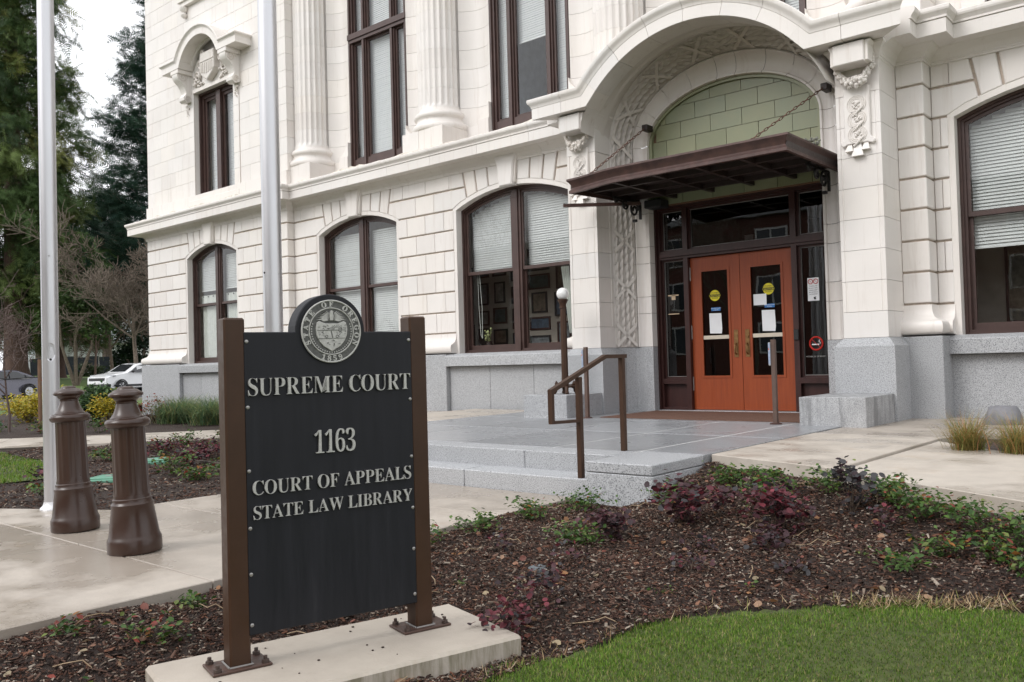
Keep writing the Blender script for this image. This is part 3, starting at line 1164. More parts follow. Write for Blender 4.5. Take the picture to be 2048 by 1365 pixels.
# ---- piers: stacked blocks with a sunk panel
PJ = [ZG, 2.02, 2.42, 2.825, 3.23, 3.64, 4.045, 4.45, 4.865, 5.28]
def pier_plan(x0, x1, panel, inner):
    g_ = .05
    y = YF
    pts = [(x0, y)]
    if panel:
        pts += [(x0 + .045, y), (x0 + .05, y + .010), (x0 + .062, y + .010), (x0 + .068, y + .004), (x1 - .068, y + .004), (x1 - .062, y + .010), (x1 - .05, y + .010), (x1 - .045, y)]
    pts += [(x1, y)]
    yb_ = YS + .05
    if inner == 'R':    # inner face on the right (left pier)
        if panel: pts += [(x1, y + .08), (x1 - .008, y + .085), (x1 - .008, y + .36), (x1, y + .365)]
        pts += [(x1, 11.93)]
        pts += [(x1, yb_), (x0, yb_)]
    else:
        pts += [(x1, yb_), (x0, yb_), (x0, 11.93)]
        if panel: pts += [(x0, y + .365), (x0 + .008, y + .36), (x0 + .008, y + .085), (x0, y + .08)]
    return pts
for s in (-1, 1):
    x0, x1 = sorted((XC + s * XPI, XC + s * XPO))
    for k in range(len(PJ) - 1):
        pp = pier_plan(x0, x1, 1 <= k <= 7, 'R' if s < 0 else 'L')
        build('pier_block', MB().prism(pp, PJ[k + 1] - .0025, PJ[k] + .0025, axis='z'), TC, po)
    # capital mouldings and bracket block
    cp = [(-.1, 5.26), (.0, 5.26), (.012, 5.275), (.012, 5.30), (.03, 5.33), (.035, 5.36), (.07, 5.42), (.10, 5.45), (.10, ZCB - .008), (-.1, ZCB - .008)]
    path = [(x0, YS - .02), (x0, YF), (x1, YF), (x1, YS - .02)]
    build('pier_capital', sweep_plan(cp, path), TC, po, smooth=30)
    xm = (x0 + x1) / 2
    b = [(xm - .20, 5.19), (xm + .20, 5.19), (xm + .20, 5.46), (xm - .20, 5.46)]
    build('bracket_block', MB().prism(b, YF - .30, YF - .02, .012), TC, po)
    b2 = [(xm - .24, 5.20), (xm + .24, 5.20), (xm + .24, 5.40), (xm + .27, 5.46), (xm - .27, 5.46), (xm - .24, 5.40)]
    build('bracket_block', MB().prism(b2, YF - .265, YF - .015, .006), TC, po)
    # fruit swag
    m = MB()
    rg = random.Random(20 + s)
    for i in range(120):
        u = rg.uniform(-1, 1)
        fat = .030 + .055 * (1 - u * u)
        px = xm + u * .235
        pz = 5.20 - .25 * (1 - u * u) ** .8 + .02
        a = rg.uniform(0, PI)
        rr_ = fat * rg.uniform(.55, 1)
        m.ball((px + rg.uniform(-.012, .012), YF - .06 - rr_ * math.sin(a) * .95 - .05 * (1 - u * u), pz + rr_ * math.cos(a) * .9), rg.uniform(.018, .030), 7, 5, rg.uniform(.9, 1.4))
    for sd in (-1, 1):
        for i in range(12):
            t = i / 11
            m.ball((xm + sd * (.235 + .02 * math.sin(i * 2.2)), YF - .06 - .03 * math.sin(t * PI), 5.16 + .18 * t), .026 * (1 - .4 * t), 7, 5)
    build('fruit_swag', m, TCD, po, kind='stuff', smooth=60)
    # hanging panel with three ringed rosettes
    pan = [(xm - .165, 4.29), (xm - .165, 4.95), (xm + .165, 4.95), (xm + .165, 4.29), (xm + .215, 4.235), (xm + .215, 4.205), (xm + .19, 4.185), (xm + .15, 4.20), (xm + .13, 4.21), (xm - .13, 4.21), (xm - .15, 4.20), (xm - .19, 4.185), (xm - .215, 4.205), (xm - .215, 4.235)]
    build('hanging_panel', MB().prism(pan[::-1], YF - .045, YF + .01, .01), TC, po)
    m = MB()
    for zc_ in (4.33, 4.525, 4.72):
        for rad, tr in ((.118, .009), (.095, .008), (.074, .007)):
            pts = [(xm + rad * math.cos(2 * PI * i / 24), YF - .046, zc_ + rad * .95 * math.sin(2 * PI * i / 24)) for i in range(25)]
            m.tube(pts, tr, 5)
        for i in range(16):
            a = rg.uniform(0, 2 * PI)
            q = rg.uniform(0, .055)
            m.ball((xm + q * math.cos(a), YF - .05, zc_ + q * math.sin(a)), rg.uniform(.010, .022), 6, 4)
        for i in range(14):
            t = i / 13 - .5
            m.ball((xm + .06 * t * 2 + .02, YF - .054, zc_ - .098 + .05 * t * 2 + .0), rg.uniform(.012, .02), 6, 4)
    build('ringed_rosettes', m, TCD, po, kind='stuff', smooth=60)
    for dx, w0, w1, zb in ((0, .038, .075, 4.045), (-.105, .026, .05, 4.115), (.105, .026, .05, 4.115)):
        zt = 4.205
        v = []
        for z_, w_, dd in ((zt, w0, .03), (zb, w1, .075)):
            v += [(xm + dx - w_, YF - dd, z_), (xm + dx + w_, YF - dd, z_), (xm + dx + w_, YF + .01, z_), (xm + dx - w_, YF + .01, z_)]
        build('drop', MB().add(v, [(0, 1, 2, 3), (7, 6, 5, 4), (0, 4, 5, 1), (1, 5, 6, 2), (2, 6, 7, 3), (3, 7, 4, 0)]), TC, po)
    # granite foot of the pier with sloped top
    gx0, gx1 = x0 - .10, x1 + .10
    if s < 0: gx0 = x0 - .09
    rows = []
    for e, z_ in ((.10, .40), (.10, 1.57), (.02, 1.665), (.0, ZG - .002)):
        rows.append([(x0 - e, YF - e, z_), (x1 + e, YF - e, z_), (x1 + e, YW, z_), (x0 - e, YW, z_)])
    mm = MB().strip(rows, closed=True, caps=True)
    build('pier_foot', mm, GRAN, po)
    # granite under the jamb
    j0, j1 = sorted((XC + s * 1.437, XC + s * (XPI - .002)))
    rows = []
    jp = [(1.437, 12.62), (1.437, 12.265), (1.70, 12.255), (1.74, 12.235), (1.955, 11.93), (1.955, 12.62)]
    build('jamb_foot', MB().prism([(XC + s * a, b_) for a, b_ in jp], ZG - .003, .4, axis='z'), GRAN, po)

# ---- sage-green glazed tiles in the tympanum and above the door head
TILEG = NB('sage_green_glazed_tile')
c = TILEG.ramp(TILEG.rnd(), [(0, (.215, .235, .135)), (.35, (.27, .285, .165)), (.7, (.245, .275, .18)), (1, (.31, .32, .20))])
c = TILEG.mix(TILEG.math('MULTIPLY', TILEG.ramp(TILEG.noise(3, 5, .7), [(.4, (0,) * 3), (.75, (1,) * 3)]), .35), c, (.33, .31, .18))
TILEG.set('Base Color', c).set('Roughness', .34)
TILEG.bump(TILEG.noise(14, 3, .6), .08, .01)
TILEG = TILEG.m
ty = part('tympanum', po)
build('tile_bed', MB().prism([(XC + a, z) for a, z in curve(1.5, .88, 30, 3.97)], 12.39, 12.7), simple('dark_tile_grout', (.17, .10, .06), .9), ty)
build('tile_rim', MB().strip([[(XC + q[0] * 1.0, 12.33, q[1]), (XC + p[0], 12.33, p[1]), (XC + p[0], 12.39, p[1])] for q, p in zip(curve(1.436, .814, 30, 3.95), curve(1.385, .765, 30, 3.95))]), TILEG, ty, smooth=40)
tz, th, tw = 3.99, .262, .53
k = 0
def ellz(dx, a=1.385, b=.765):
    return ZE + b * math.sqrt(max(0, 1 - (dx / a) ** 2))
while tz < 5.8:
    x = -1.39 - (tw / 2 if k % 2 else 0)
    while x < 1.39:
        a, b_ = max(x, -1.385) + .004, min(x + tw, 1.385) - .004
        z0, z1 = tz + .004, tz + th - .004
        if b_ - a > .03:
            n = 8
            top = [(a + (b_ - a) * i / n, min(z1, ellz(a + (b_ - a) * i / n))) for i in range(n + 1)]
            if max(t[1] for t in top) > z0 + .02:
                # keep the part of the tile inside the arch
                keep = [t for t in top if t[1] > z0 + .002]
                if len(keep) == len(top):
                    poly = [(a, z0), (b_, z0)] + top[::-1]
                else:
                    poly = [(keep[0][0], z0), (keep[-1][0], z0)] + keep[::-1]
                # drop duplicates
                pl_ = []
                for q in poly:
                    if not pl_ or math.hypot(q[0] - pl_[-1][0], q[1] - pl_[-1][1]) > 1e-3: pl_.append(q)
                if len(pl_) >= 3:
                    build('tile', MB().prism([(XC + q[0], q[1]) for q in pl_], 12.372 + rl.uniform(-.002, .002), 12.40), TILEG, ty)
        x += tw
    tz += th
    k += 1

# ---- entrance screen: dark frame, transom lights, sidelights
es = part('entrance_screen', court)
YD = 12.56
m = MB()
def fbox(x0, x1, z0, z1, y0=YD - .10, y1=YD + .10): m.box(XC + x0, XC + x1, y0, y1, z0, z1)
fbox(-1.437, -1.37, ZPORCH, 4.0); fbox(1.37, 1.437, ZPORCH, 4.0)
fbox(-1.437, -1.405, ZPORCH + .001, 3.999, YD - .15, YD - .09); fbox(1.405, 1.437, ZPORCH + .001, 3.999, YD - .15, YD - .09)
fbox(-1.37, 1.37, 3.915, 4.0)
fbox(-1.405, 1.405, 3.96, 4.001, YD - .14, YD - .101)
fbox(-1.37, 1.37, 3.10, 3.235)
fbox(-1.36, 1.36, 3.14, 3.19, YD - .13, YD - .101)
for s in (-1, 1):
    a, b = sorted((s * .862, s * .945))
    fbox(a, b, ZPORCH, 3.10)
    fbox(a + .0, b + .0, 3.235, 3.915)
    a, b = sorted((s * .945, s * 1.37))
    fbox(a, b, 1.06, 1.145)
    fbox(a, b, ZPORCH, .68)
    # glazing beads
    a2, b2 = a + (.035 if s > 0 else .03), b - (.03 if s > 0 else .035)
    for (z0, z1) in ((1.145, 3.10), (3.235, 3.915)):
        m.ring([(XC + a, z0), (XC + b, z0), (XC + b, z1), (XC + a, z1)], [(XC + a2, z0 + .03), (XC + b2, z0 + .03), (XC + b2, z1 - .03), (XC + a2, z1 - .03)], YD - .04, YD + .05)
m.ring([(XC - .862, 3.235), (XC + .862, 3.235), (XC + .862, 3.915), (XC - .862, 3.915)], [(XC - .83, 3.265), (XC + .83, 3.265), (XC + .83, 3.885), (XC - .83, 3.885)], YD - .04, YD + .05)
build('frame', m, DFRAME, es)
for a, b, z0, z1 in ((-1.34, -.975, 1.17, 3.075), (.975, 1.34, 1.17, 3.075), (-1.34, -.975, 3.26, 3.89), (.975, 1.34, 3.26, 3.89), (-.835, .835, 3.26, 3.89)):
    build('pane', MB().box(XC + a, XC + b, YD, YD + .006, z0, z1), GLASSD, es)
    m = MB().ring([(XC + a, z0), (XC + b, z0), (XC + b, z1), (XC + a, z1)], [(XC + a + .012, z0 + .012), (XC + b - .012, z0 + .012), (XC + b - .012, z1 - .012), (XC + a + .012, z1 - .012)], YD - .012, YD - .002)
    build('glazing_strip', m, STEEL, es)
for s in (-1, 1):
    a, b = sorted((s * .945, s * 1.37))
    build('lower_panel', MB().box(XC + a, XC + b, YD - .02, YD + .03, .68, 1.06), DFRAME, es)
build('door_sill', MB().cbox(XC - 1.437, XC + 1.437, YD - .22, YD + .2, .60, .637, .006), GRAN, es)
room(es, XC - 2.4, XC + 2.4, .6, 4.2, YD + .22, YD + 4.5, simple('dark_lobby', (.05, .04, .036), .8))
m = MB().box(XC - .55, XC + .80, YD + .09, YD + .13, 3.275, 3.295)
m.box(XC + .06, XC + .20, YD + .06, YD + .12, 3.285, 3.37)
build('door_operator', m, simple('grey_metal_box', (.45, .45, .42), .5), es)

# ---- doors
DOORW = NB('varnished_orange_wood')
gv = DOORW.mapping((9, 9, .55))
gr = DOORW.noise(4, 6, .65, gv)
c = DOORW.ramp(gr, [(.25, (.22, .040, .009)), (.55, (.285, .053, .011)), (.8, (.345, .073, .017))])
c = DOORW.mix(DOORW.math('MULTIPLY', DOORW.ramp(DOORW.noise(1, 5, .7, DOORW.mapping((1.6, 1.6, 1.0))), [(.45, (0,) * 3), (.75, (1,) * 3)]), .35), c, (.24, .046, .014))
DOORW.set('Base Color', c).set('Roughness', .42).set('Coat Weight', .15)
DOORW.bump(gr, .05, .004)
DOORW = DOORW.m
STICKY = simple('yellow_sticker', (.72, .62, .02), .5, var=.03)
STICKB = simple('blue_sticker', (.03, .17, .45), .5, var=.05)
REDP = simple('red_print', (.55, .03, .02), .5, var=.03)
def textmesh(body, size, mat, name, parent, M_, extr=.0006, align='CENTER'):
    me = glyph(body, size, extr, align)
    me.name = name
    me.materials.clear()
    me.materials.append(mat)
    me.transform(M_)
    ob = bpy.data.objects.new(name, me)
    link(ob, parent)
    ob.location = -wl(parent)
    WL[ob.name] = Vector((0, 0, 0))
    return ob
def facing(x, y, z):
    """text plane facing -Y at (x,y,z)"""
    return Matrix.Translation((x, y, z)) @ Matrix.Rotation(PI / 2, 4, 'X')
for s in (-1, 1):
    d = part('door', court)
    x0, x1 = sorted((XC + s * .004, XC + s * .858))
    zb, zt = .645, 3.092
    gx0, gx1 = (x0 + .19, x1 - .20) if s < 0 else (x0 + .17, x1 - .19)
    gz0, gz1 = 1.18, 2.86
    m = MB().ring([(x0, zb), (x1, zb), (x1, zt), (x0, zt)], [(gx0, gz0), (gx1, gz0), (gx1, gz1), (gx0, gz1)], YD - .025, YD + .03)
    build('leaf', m, DOORW, d)
    m = MB().ring([(gx0 - .03, gz0 - .03), (gx1 + .03, gz0 - .03), (gx1 + .03, gz1 + .03), (gx0 - .03, gz1 + .03)], [(gx0 + .006, gz0 + .006), (gx1 - .006, gz0 + .006), (gx1 - .006, gz1 - .006), (gx0 + .006, gz1 - .006)], YD - .035, YD - .0255)
    build('glazing_bead', m, DOORW, d)
    build('pane', MB().box(gx0, gx1, YD - .003, YD + .003, gz0, gz1), GLASSD, d)
    build('push_bar', MB().cbox(gx0 - .0, gx1 + .0, YD - .018, YD - .006, 1.765, 1.825, .003), simple('pale_bar', (.62, .55, .45), .5), d)
    hxp = XC + s * .095
    plt = build('handle', MB().cbox(hxp - .035, hxp + .035, YD - .034, YD - .0252, 1.47, 1.90, .003), BRASS, d)
    build('pull', MB().tube([(hxp, YD - .034, 1.52), (hxp, YD - .085, 1.54), (hxp, YD - .085, 1.66), (hxp, YD - .034, 1.68)], .013, 8), BRASS, d, smooth=50)
    if s > 0: build('lock', MB().tube([(hxp, YD - .034, 1.79), (hxp, YD - .05, 1.79)], .024, 12), BRASS, d)
    for hz in (.95, 1.78, 2.72):
        hx_ = x1 - .0 if s > 0 else x0
        build('hinge', MB().tube([(hx_ , YD - .036, hz), (hx_, YD - .036, hz + .22)], .011, 8), STEEL, d)
    # notices on the glass
    gc = (gx0 + gx1) / 2
    yz = YD - .006
    sx = gc + (-.01 if s < 0 else .03)
    disc = build('caution_sticker', MB().tube([(sx, yz, 2.50 - (.04 if s < 0 else 0)), (sx, yz + .002, 2.50 - (.04 if s < 0 else 0))], .088, 28), STICKY, d)
    zc_ = 2.50 - (.04 if s < 0 else 0)
    textmesh('AUTOMATIC', .036, BLACK, 'print', disc, facing(sx, yz - .001, zc_ + .030))
    build('print', MB().box(sx - .088, sx + .088, yz - .0012, yz - .0004, zc_ - .022, zc_ + .020), BLACK, disc)
    textmesh('CAUTION', .043, STICKY, 'print', disc, facing(sx, yz - .0022, zc_ - .016))
    textmesh('DOOR', .036, BLACK, 'print', disc, facing(sx, yz - .001, zc_ - .053))
    px = gc - .01 if s < 0 else gc + .02
    pm = MB().add([(px - .105, yz, 1.86), (px + .10, yz - .001, 1.852), (px + .112, yz - .006, 1.93), (px + .10, yz, 2.175), (px - .11, yz, 2.18)], [(0, 1, 2, 3, 4)])
    pm.add([(px - .105, yz + .001, 1.86), (px + .10, yz, 1.852), (px + .112, yz - .005, 1.93), (px + .10, yz + .001, 2.175), (px - .11, yz + .001, 2.18)], [(4, 3, 2, 1, 0)])
    build('paper_notice', pm, PAPER, d, fix=False)
    bl = build('blue_sticker', MB().box(sx - .08 + .01, sx + .08 + .01, yz, yz + .001, 2.215, 2.27), STICKB, d)
    textmesh('AUTHORIZED ENTRY', .018, PAPER, 'print', bl, facing(sx + .01, yz - .001, 2.248))
    textmesh('BY BADGE', .018, PAPER, 'print', bl, facing(sx + .01, yz - .001, 2.224))
    if s > 0:
        build('paper_notice', MB().box(gc - .215, gc - .005, yz - .002, yz - .001, 2.26, 2.43), PAPER, d)
# sidelight notices
m = MB().box(XC - 1.30, XC - 1.10, YD + .008, YD + .012, 2.205, 2.52)
fr_ = build('small_notice', m, simple('grey_film', (.16, .13, .12), .5), es)
build('tape', MB().box(XC - 1.30, XC - 1.10, YD - .004, YD - .001, 2.505, 2.525).box(XC - 1.30, XC - 1.10, YD - .004, YD - .001, 2.20, 2.215).box(XC - 1.23, XC - 1.16, YD - .004, YD - .0015, 2.44, 2.52), simple('tan_tape', (.55, .42, .28), .6), es)
nx, nz = XC + 1.145, 2.44
nb = build('no_weapons_notice', MB().box(nx - .085, nx + .085, YD - .006, YD - .003, nz - .17, nz + .17), PAPER, es)
m = MB()
for q in (-.04, .04):
    m.tube([(nx + q + .034 * math.cos(2 * PI * i / 20), YD - .008, nz + .115 + .034 * math.sin(2 * PI * i / 20)) for i in range(21)], .005, 4)
    m.bar((nx + q - .024, YD - .008, nz + .139), (nx + q + .024, YD - .008, nz + .091), .007, .004)
build('prohibition_rings', m, REDP, es)
for i, ln in enumerate(('Firearms and', 'the use of video', 'cameras within', 'this courthouse', 'are prohibited')):
    textmesh(ln, .021, BLACK, 'print', nb, facing(nx, YD - .007, nz + .042 - i * .03))
build('print', MB().prism([(nx + .01, nz - .15), (nx + .04, nz - .15), (nx + .03, nz - .125), (nx + .045, nz - .11), (nx, nz - .115)], YD - .008, YD - .0065), BLACK, nb)
sx, sz = XC + 1.16, 1.64
m = MB().tube([(sx + .095 * math.cos(2 * PI * i / 32), YD - .006, sz + .095 * math.sin(2 * PI * i / 32)) for i in range(33)], .013, 4)
m.bar((sx - .066, YD - .0075, sz + .066), (sx + .066, YD - .0075, sz - .066), .020, .004)
build('no_smoking_ring', m, REDP, es)
m = MB().box(sx - .065, sx + .04, YD - .0045, YD - .003, sz - .022, sz - .004)
m.tube([(sx + .055, YD - .004, sz - .01), (sx + .06, YD - .004, sz + .015), (sx + .04, YD - .004, sz + .03), (sx + .055, YD - .004, sz + .055)], .006, 4)
build('cigarette', m, PAPER, es)
textmesh("WITHIN 25' OF ENTRY", .030, simple('grey_print', (.35, .35, .34), .6), 'print', es, facing(sx - .01, YD - .005, 1.44))
m = MB().cbox(XC + .872, XC + .95, YD - .135, YD - .101, 1.70, 1.86, .008)
build('card_reader', m, BLACK, es)

# ---- iron and copper canopy between the piers
cn = part('canopy', court)
CX0, CX1, CYF, CYB = XC - 1.70, XC + 1.72, 10.41, 12.50
CFP = [(.0, 4.262), (.012, 4.262), (.014, 4.235), (.004, 4.222), (-.012, 4.205), (-.035, 4.17), (-.045, 4.13), (-.03, 4.10), (-.012, 4.085), (-.010, 4.045), (-.05, 4.04), (-.05, 4.25)]
def camber(t):      # the long edge dips towards its left corner
    u = 1 - min(1, t / .26)
    return -.05 * u * u * (3 - 2 * u)
rows = []
N = 40
for i in range(N + 1):
    t = i / N
    x = CX0 + (CX1 - CX0) * t
    ex = -1 if i == 0 else (1 if i == N else 0)
    rows.append([(x + ex * o, CYF - o, z + camber(t)) for o, z in CFP])
build('front_fascia', MB().strip(rows, closed=True, caps=True), COPPER, cn, smooth=35)
for s, xx in ((-1, CX0), (1, CX1)):
    rows = []
    for i in range(9):
        t = i / 8
        y = CYF + (CYB - CYF) * t
        rows.append([(xx + s * o, (y - o) if i == 0 else y, z + (camber(0) * (1 - t) ** 2 if s < 0 else 0)) for o, z in CFP])
    build('side_fascia', MB().strip(rows, closed=True, caps=True), COPPER, cn, smooth=35)
build('deck', MB().strip([[(CX0 + .03, CYF + .03, 4.235 - .05), (CX0 + .03, CYB, 4.24)], [(XC - 1.1, CYF + .03, 4.24), (XC - 1.1, CYB, 4.25)], [(XC + 1.1, CYF + .03, 4.24), (XC + 1.1, CYB, 4.25)], [(CX1 - .03, CYF + .03, 4.19), (CX1 - .03, CYB, 4.24)]]), COPPER, cn)
for i in range(6):
    x = CX0 + .05 + (CX1 - CX0 - .1) * i / 5
    build('rib', MB().box(x - .03, x + .03, CYF + .05, CYB, 4.07, 4.17), COPPERD, cn)
for i in range(1, 4):
    y = CYF + .05 + (CYB - CYF) * i / 4
    build('cross_rib', MB().box(CX0 + .04, CX1 - .04, y - .03, y + .03, 4.075, 4.165), COPPERD, cn)
build('ceiling_panel', MB().box(CX0 + .03, CX1 - .03, CYF + .05, CYB, 4.15, 4.166), COPPERD, cn)
# scroll brackets under the canopy
for s in (-1, 1):
    br = MB()
    bx = XC + s * 1.56
    for cy, cz, rad, turns, d0 in ((12.02, 3.92, .13, 1.6, 1), (11.75, 3.98, .085, 1.5, -1), (11.5, 4.02, .06, 1.3, 1)):
        pts = []
        for i in range(26):
            t = i / 25
            a = d0 * turns * 2 * PI * t
            q = rad * (1 - .78 * t)
            pts.append((bx, cy + q * math.cos(a), cz + q * math.sin(a)))
        br.tube(pts, .018, 6)
    br.bar((bx, 12.2, 3.78), (bx, 12.2, 4.06), .035, .035)
    br.bar((bx, 11.4, 4.05), (bx, 12.2, 4.05), .03, .03)
    br.box(bx - .03, bx + .03, 12.0, 12.06, 3.72, 3.76)
    build('scroll_bracket', br, IRON, cn, smooth=50)
build('tie_bar', MB().bar((XC - 1.42, 11.98, 4.0), (-8.30, 11.02, 3.965), .06, .05), COPPER, cn)
build('wall_camera', MB().cbox(XC - 1.43, XC - 1.12, 12.10, 12.38, 3.93, 4.06, .015), BLACK, cn)
# chains from the arch to the canopy
for x_a, x_b in ((-7.40, -7.56), (-4.46, -4.98)):
    A = Vector((x_a, 12.10, 5.24))
    Bv = Vector((x_b + (.0), 10.62, 4.24)) if x_a < -6 else Vector((x_b, 10.60, 4.26))
    ch = MB()
    n = 22
    dv = (Bv - A) / n
    t = dv.normalized()
    u = t.cross(Vector((0, 0, 1))).normalized()
    w_ = t.cross(u)
    for i in range(n):
        cc = A + dv * (i + .5)
        e1, e2 = (u, w_) if i % 2 else (w_, u)
        pts = []
        for q in range(11):
            a = 2 * PI * q / 10
            pts.append(cc + t * (dv.length * .62 * math.cos(a)) + e1 * (.016 * math.sin(a)))
        ch.tube(pts, .006, 5, cap=False)
    build('chain', ch, simple('rusty_chain', (.13, .065, .045), .7, var=.5, scale=30), cn, smooth=50)
    build('chain_anchor', MB().cbox(A.x - .05, A.x + .05, A.y - .04, A.y + .16, A.z - .05, A.z + .05, .01), COPPERD, cn)
# copper leaf at the right end of the canopy gutter
lm = MB()
for i in range(14):
    a = rl.uniform(0, 2 * PI)
    lm.ball((CX1 + .02 + rl.uniform(-.12, .06), 11.3 + rl.uniform(-.2, .2), 4.29 + rl.uniform(-.01, .03)), rl.uniform(.015, .03), 6, 4)
build('gutter_debris', lm, simple('grey_moss', (.20, .20, .17), .9, var=.4, scale=40), cn, kind='stuff')

# ================================================================== UPPER STOREY
ZU = 12.6
ub = wall_back(court, 'upper_wall', XPR - .2, 3.2, 5.7, ZU, 13.42, 13.9, [(c - 1.02, c + 1.02, 6.2, ZU, None) for c in (-15.27, -10.72, -6.13, -1.60)], TC)
build('upper_ledge', MB().box(XPR - .2, 3.2, YW + .25, 13.45, 5.60, 5.88), TC, court)
build('roof_slab', MB().box(XPL + .2, 3.2, YP + .2, 26, ZU - .1, ZU), TC, court)
build('right_end_wall', MB().box(3.0, 3.2, YW + .2, 26, .2, ZU - .1), TC, court)

# fluted columns
def flute_ring(r, n=24):
    pts = []
    for i in range(n):
        a0 = 2 * PI * i / n
        w = 2 * PI / n
        for u, d in ((.0, 0), (.14, 0), (.26, .55), (.42, .92), (.57, 1.0), (.72, .92), (.88, .55)):
            a = a0 + w * u
            rr_ = r - .030 * d
            pts.append((rr_ * math.cos(a), rr_ * math.sin(a)))
    return pts
def drum(h, r):
    ring_ = flute_ring(r)
    rows = [[(x, y, z) for x, y in ring_] for z in (.0015, h - .0015)]
    return MB().strip(rows, closed=True, caps=True)
DH = .41
drum_me = meshdata('drum', drum(DH, .482), TC, smooth=50)
lowd = MB()
rows = []
for z, k in ((.0, 0), (.02, .05), (.05, .5), (.085, .9), (.12, 1.0), (DH - .0015, 1.0)):
    rows.append([(x * (1 if k == 1 else 1), y, z) for x, y in [((.482 + (q - .482) * k) * math.cos(a), (.482 + (q - .482) * k) * math.sin(a)) for q, a in [(math.hypot(*p), math.atan2(p[1], p[0])) for p in flute_ring(.482)]]])
lowd.strip(rows, closed=True, caps=True)
low_me = meshdata('drum', lowd, TC, smooth=50)
base_prof = [(.60, 0), (.612, .01), (.625, .04), (.628, .075), (.62, .11), (.60, .135), (.575, .142), (.572, .155), (.552, .175), (.535, .205), (.53, .235), (.535, .252), (.545, .256), (.545, .268), (.565, .28), (.578, .31), (.578, .34), (.565, .37), (.545, .382), (.53, .386), (.527, .40), (.51, .415), (.494, .44), (.487, .48)]
cbase_me = meshdata('column_base', MB().lathe(base_prof, n=48), TC, smooth=40)
COLX = (-17.46, -13.0, -8.43, -3.86)
for cx in COLX:
    cl = part('column', court)
    for (a, b) in ((cx - .605, cx - .10), (cx - .10, cx + .605)):
        build('plinth', MB().cbox(a + .002, b - .002, 12.44, 13.45, 5.86, 6.37, .006), TC, cl)
    inst('base', cbase_me, (cx, 13.03, 6.372), cl)
    z = 6.372 + .48
    k = 0
    while z < ZU - .2:
        inst('drum', low_me if k == 0 else drum_me, (cx, 13.03, z), cl)
        z += DH
        k += 1

# coved reveals between the columns and the window frames
cove_cache = {}
def cove(par, s, xcol, xwin):
    """curved blocks from the column flank to the window jamb"""
    p0, p1 = (s * .50, 13.10), (s * abs(xwin - xcol), 13.22)
    N = 8
    pl_ = []
    for i in range(N + 1):
        t = i / N
        sag = .16 * math.sin(PI * t) ** .8
        pl_.append((p0[0] + (p1[0] - p0[0]) * t, p0[1] + (p1[1] - p0[1]) * t + sag))
    poly = pl_ + [(p1[0], 13.7), (p0[0], 13.7)]
    key = (s, round(abs(xwin - xcol), 3))
    if key not in cove_cache:
        cove_cache[key] = meshdata('cove_block', MB().prism(poly, DH - .003, .003, axis='z'), TC, smooth=35)
    z = 6.44
    while z < ZU - .3:
        inst('cove_block', cove_cache[key], (xcol, 0, z), par)
        z += DH
    x0, x1 = sorted((xcol + s * .45, xwin))
    xe = xwin - s * .30
    a, b = sorted((xe, xwin))
    build('cove_foot', MB().cbox(a, b, 13.12, 13.7, 5.89, 6.52, .006), TC, par)
    # curved transition above the foot block
    rows = []
    for i in range(7):
        t = i / 6
        zz = 6.52 + .33 * t
        w_ = .30 * (1 - math.sin(t * PI / 2))
        e, f = sorted((xwin - s * (w_ + .004), xwin))
        rows.append([(e, 13.14, zz), (f, 13.14, zz), (f, 13.5, zz), (e, 13.5, zz)])
    build('cove_foot', MB().strip(rows, closed=True, caps=True), TC, par)
    a, b = sorted((xcol + s * .40, xe))
    build('cove_foot', MB().box(a, b, 13.18, 13.7, 5.89, 6.437), TC, par)
UC = (-15.27, -10.72, -6.13, -1.60)
for i, uc in enumerate(UC):
    cvp = part('cove_wall', court)
    if i < 4: cove(cvp, 1, COLX[i], uc - 1.02)
    if i < 3: cove(cvp, -1, COLX[i + 1], uc + 1.02)

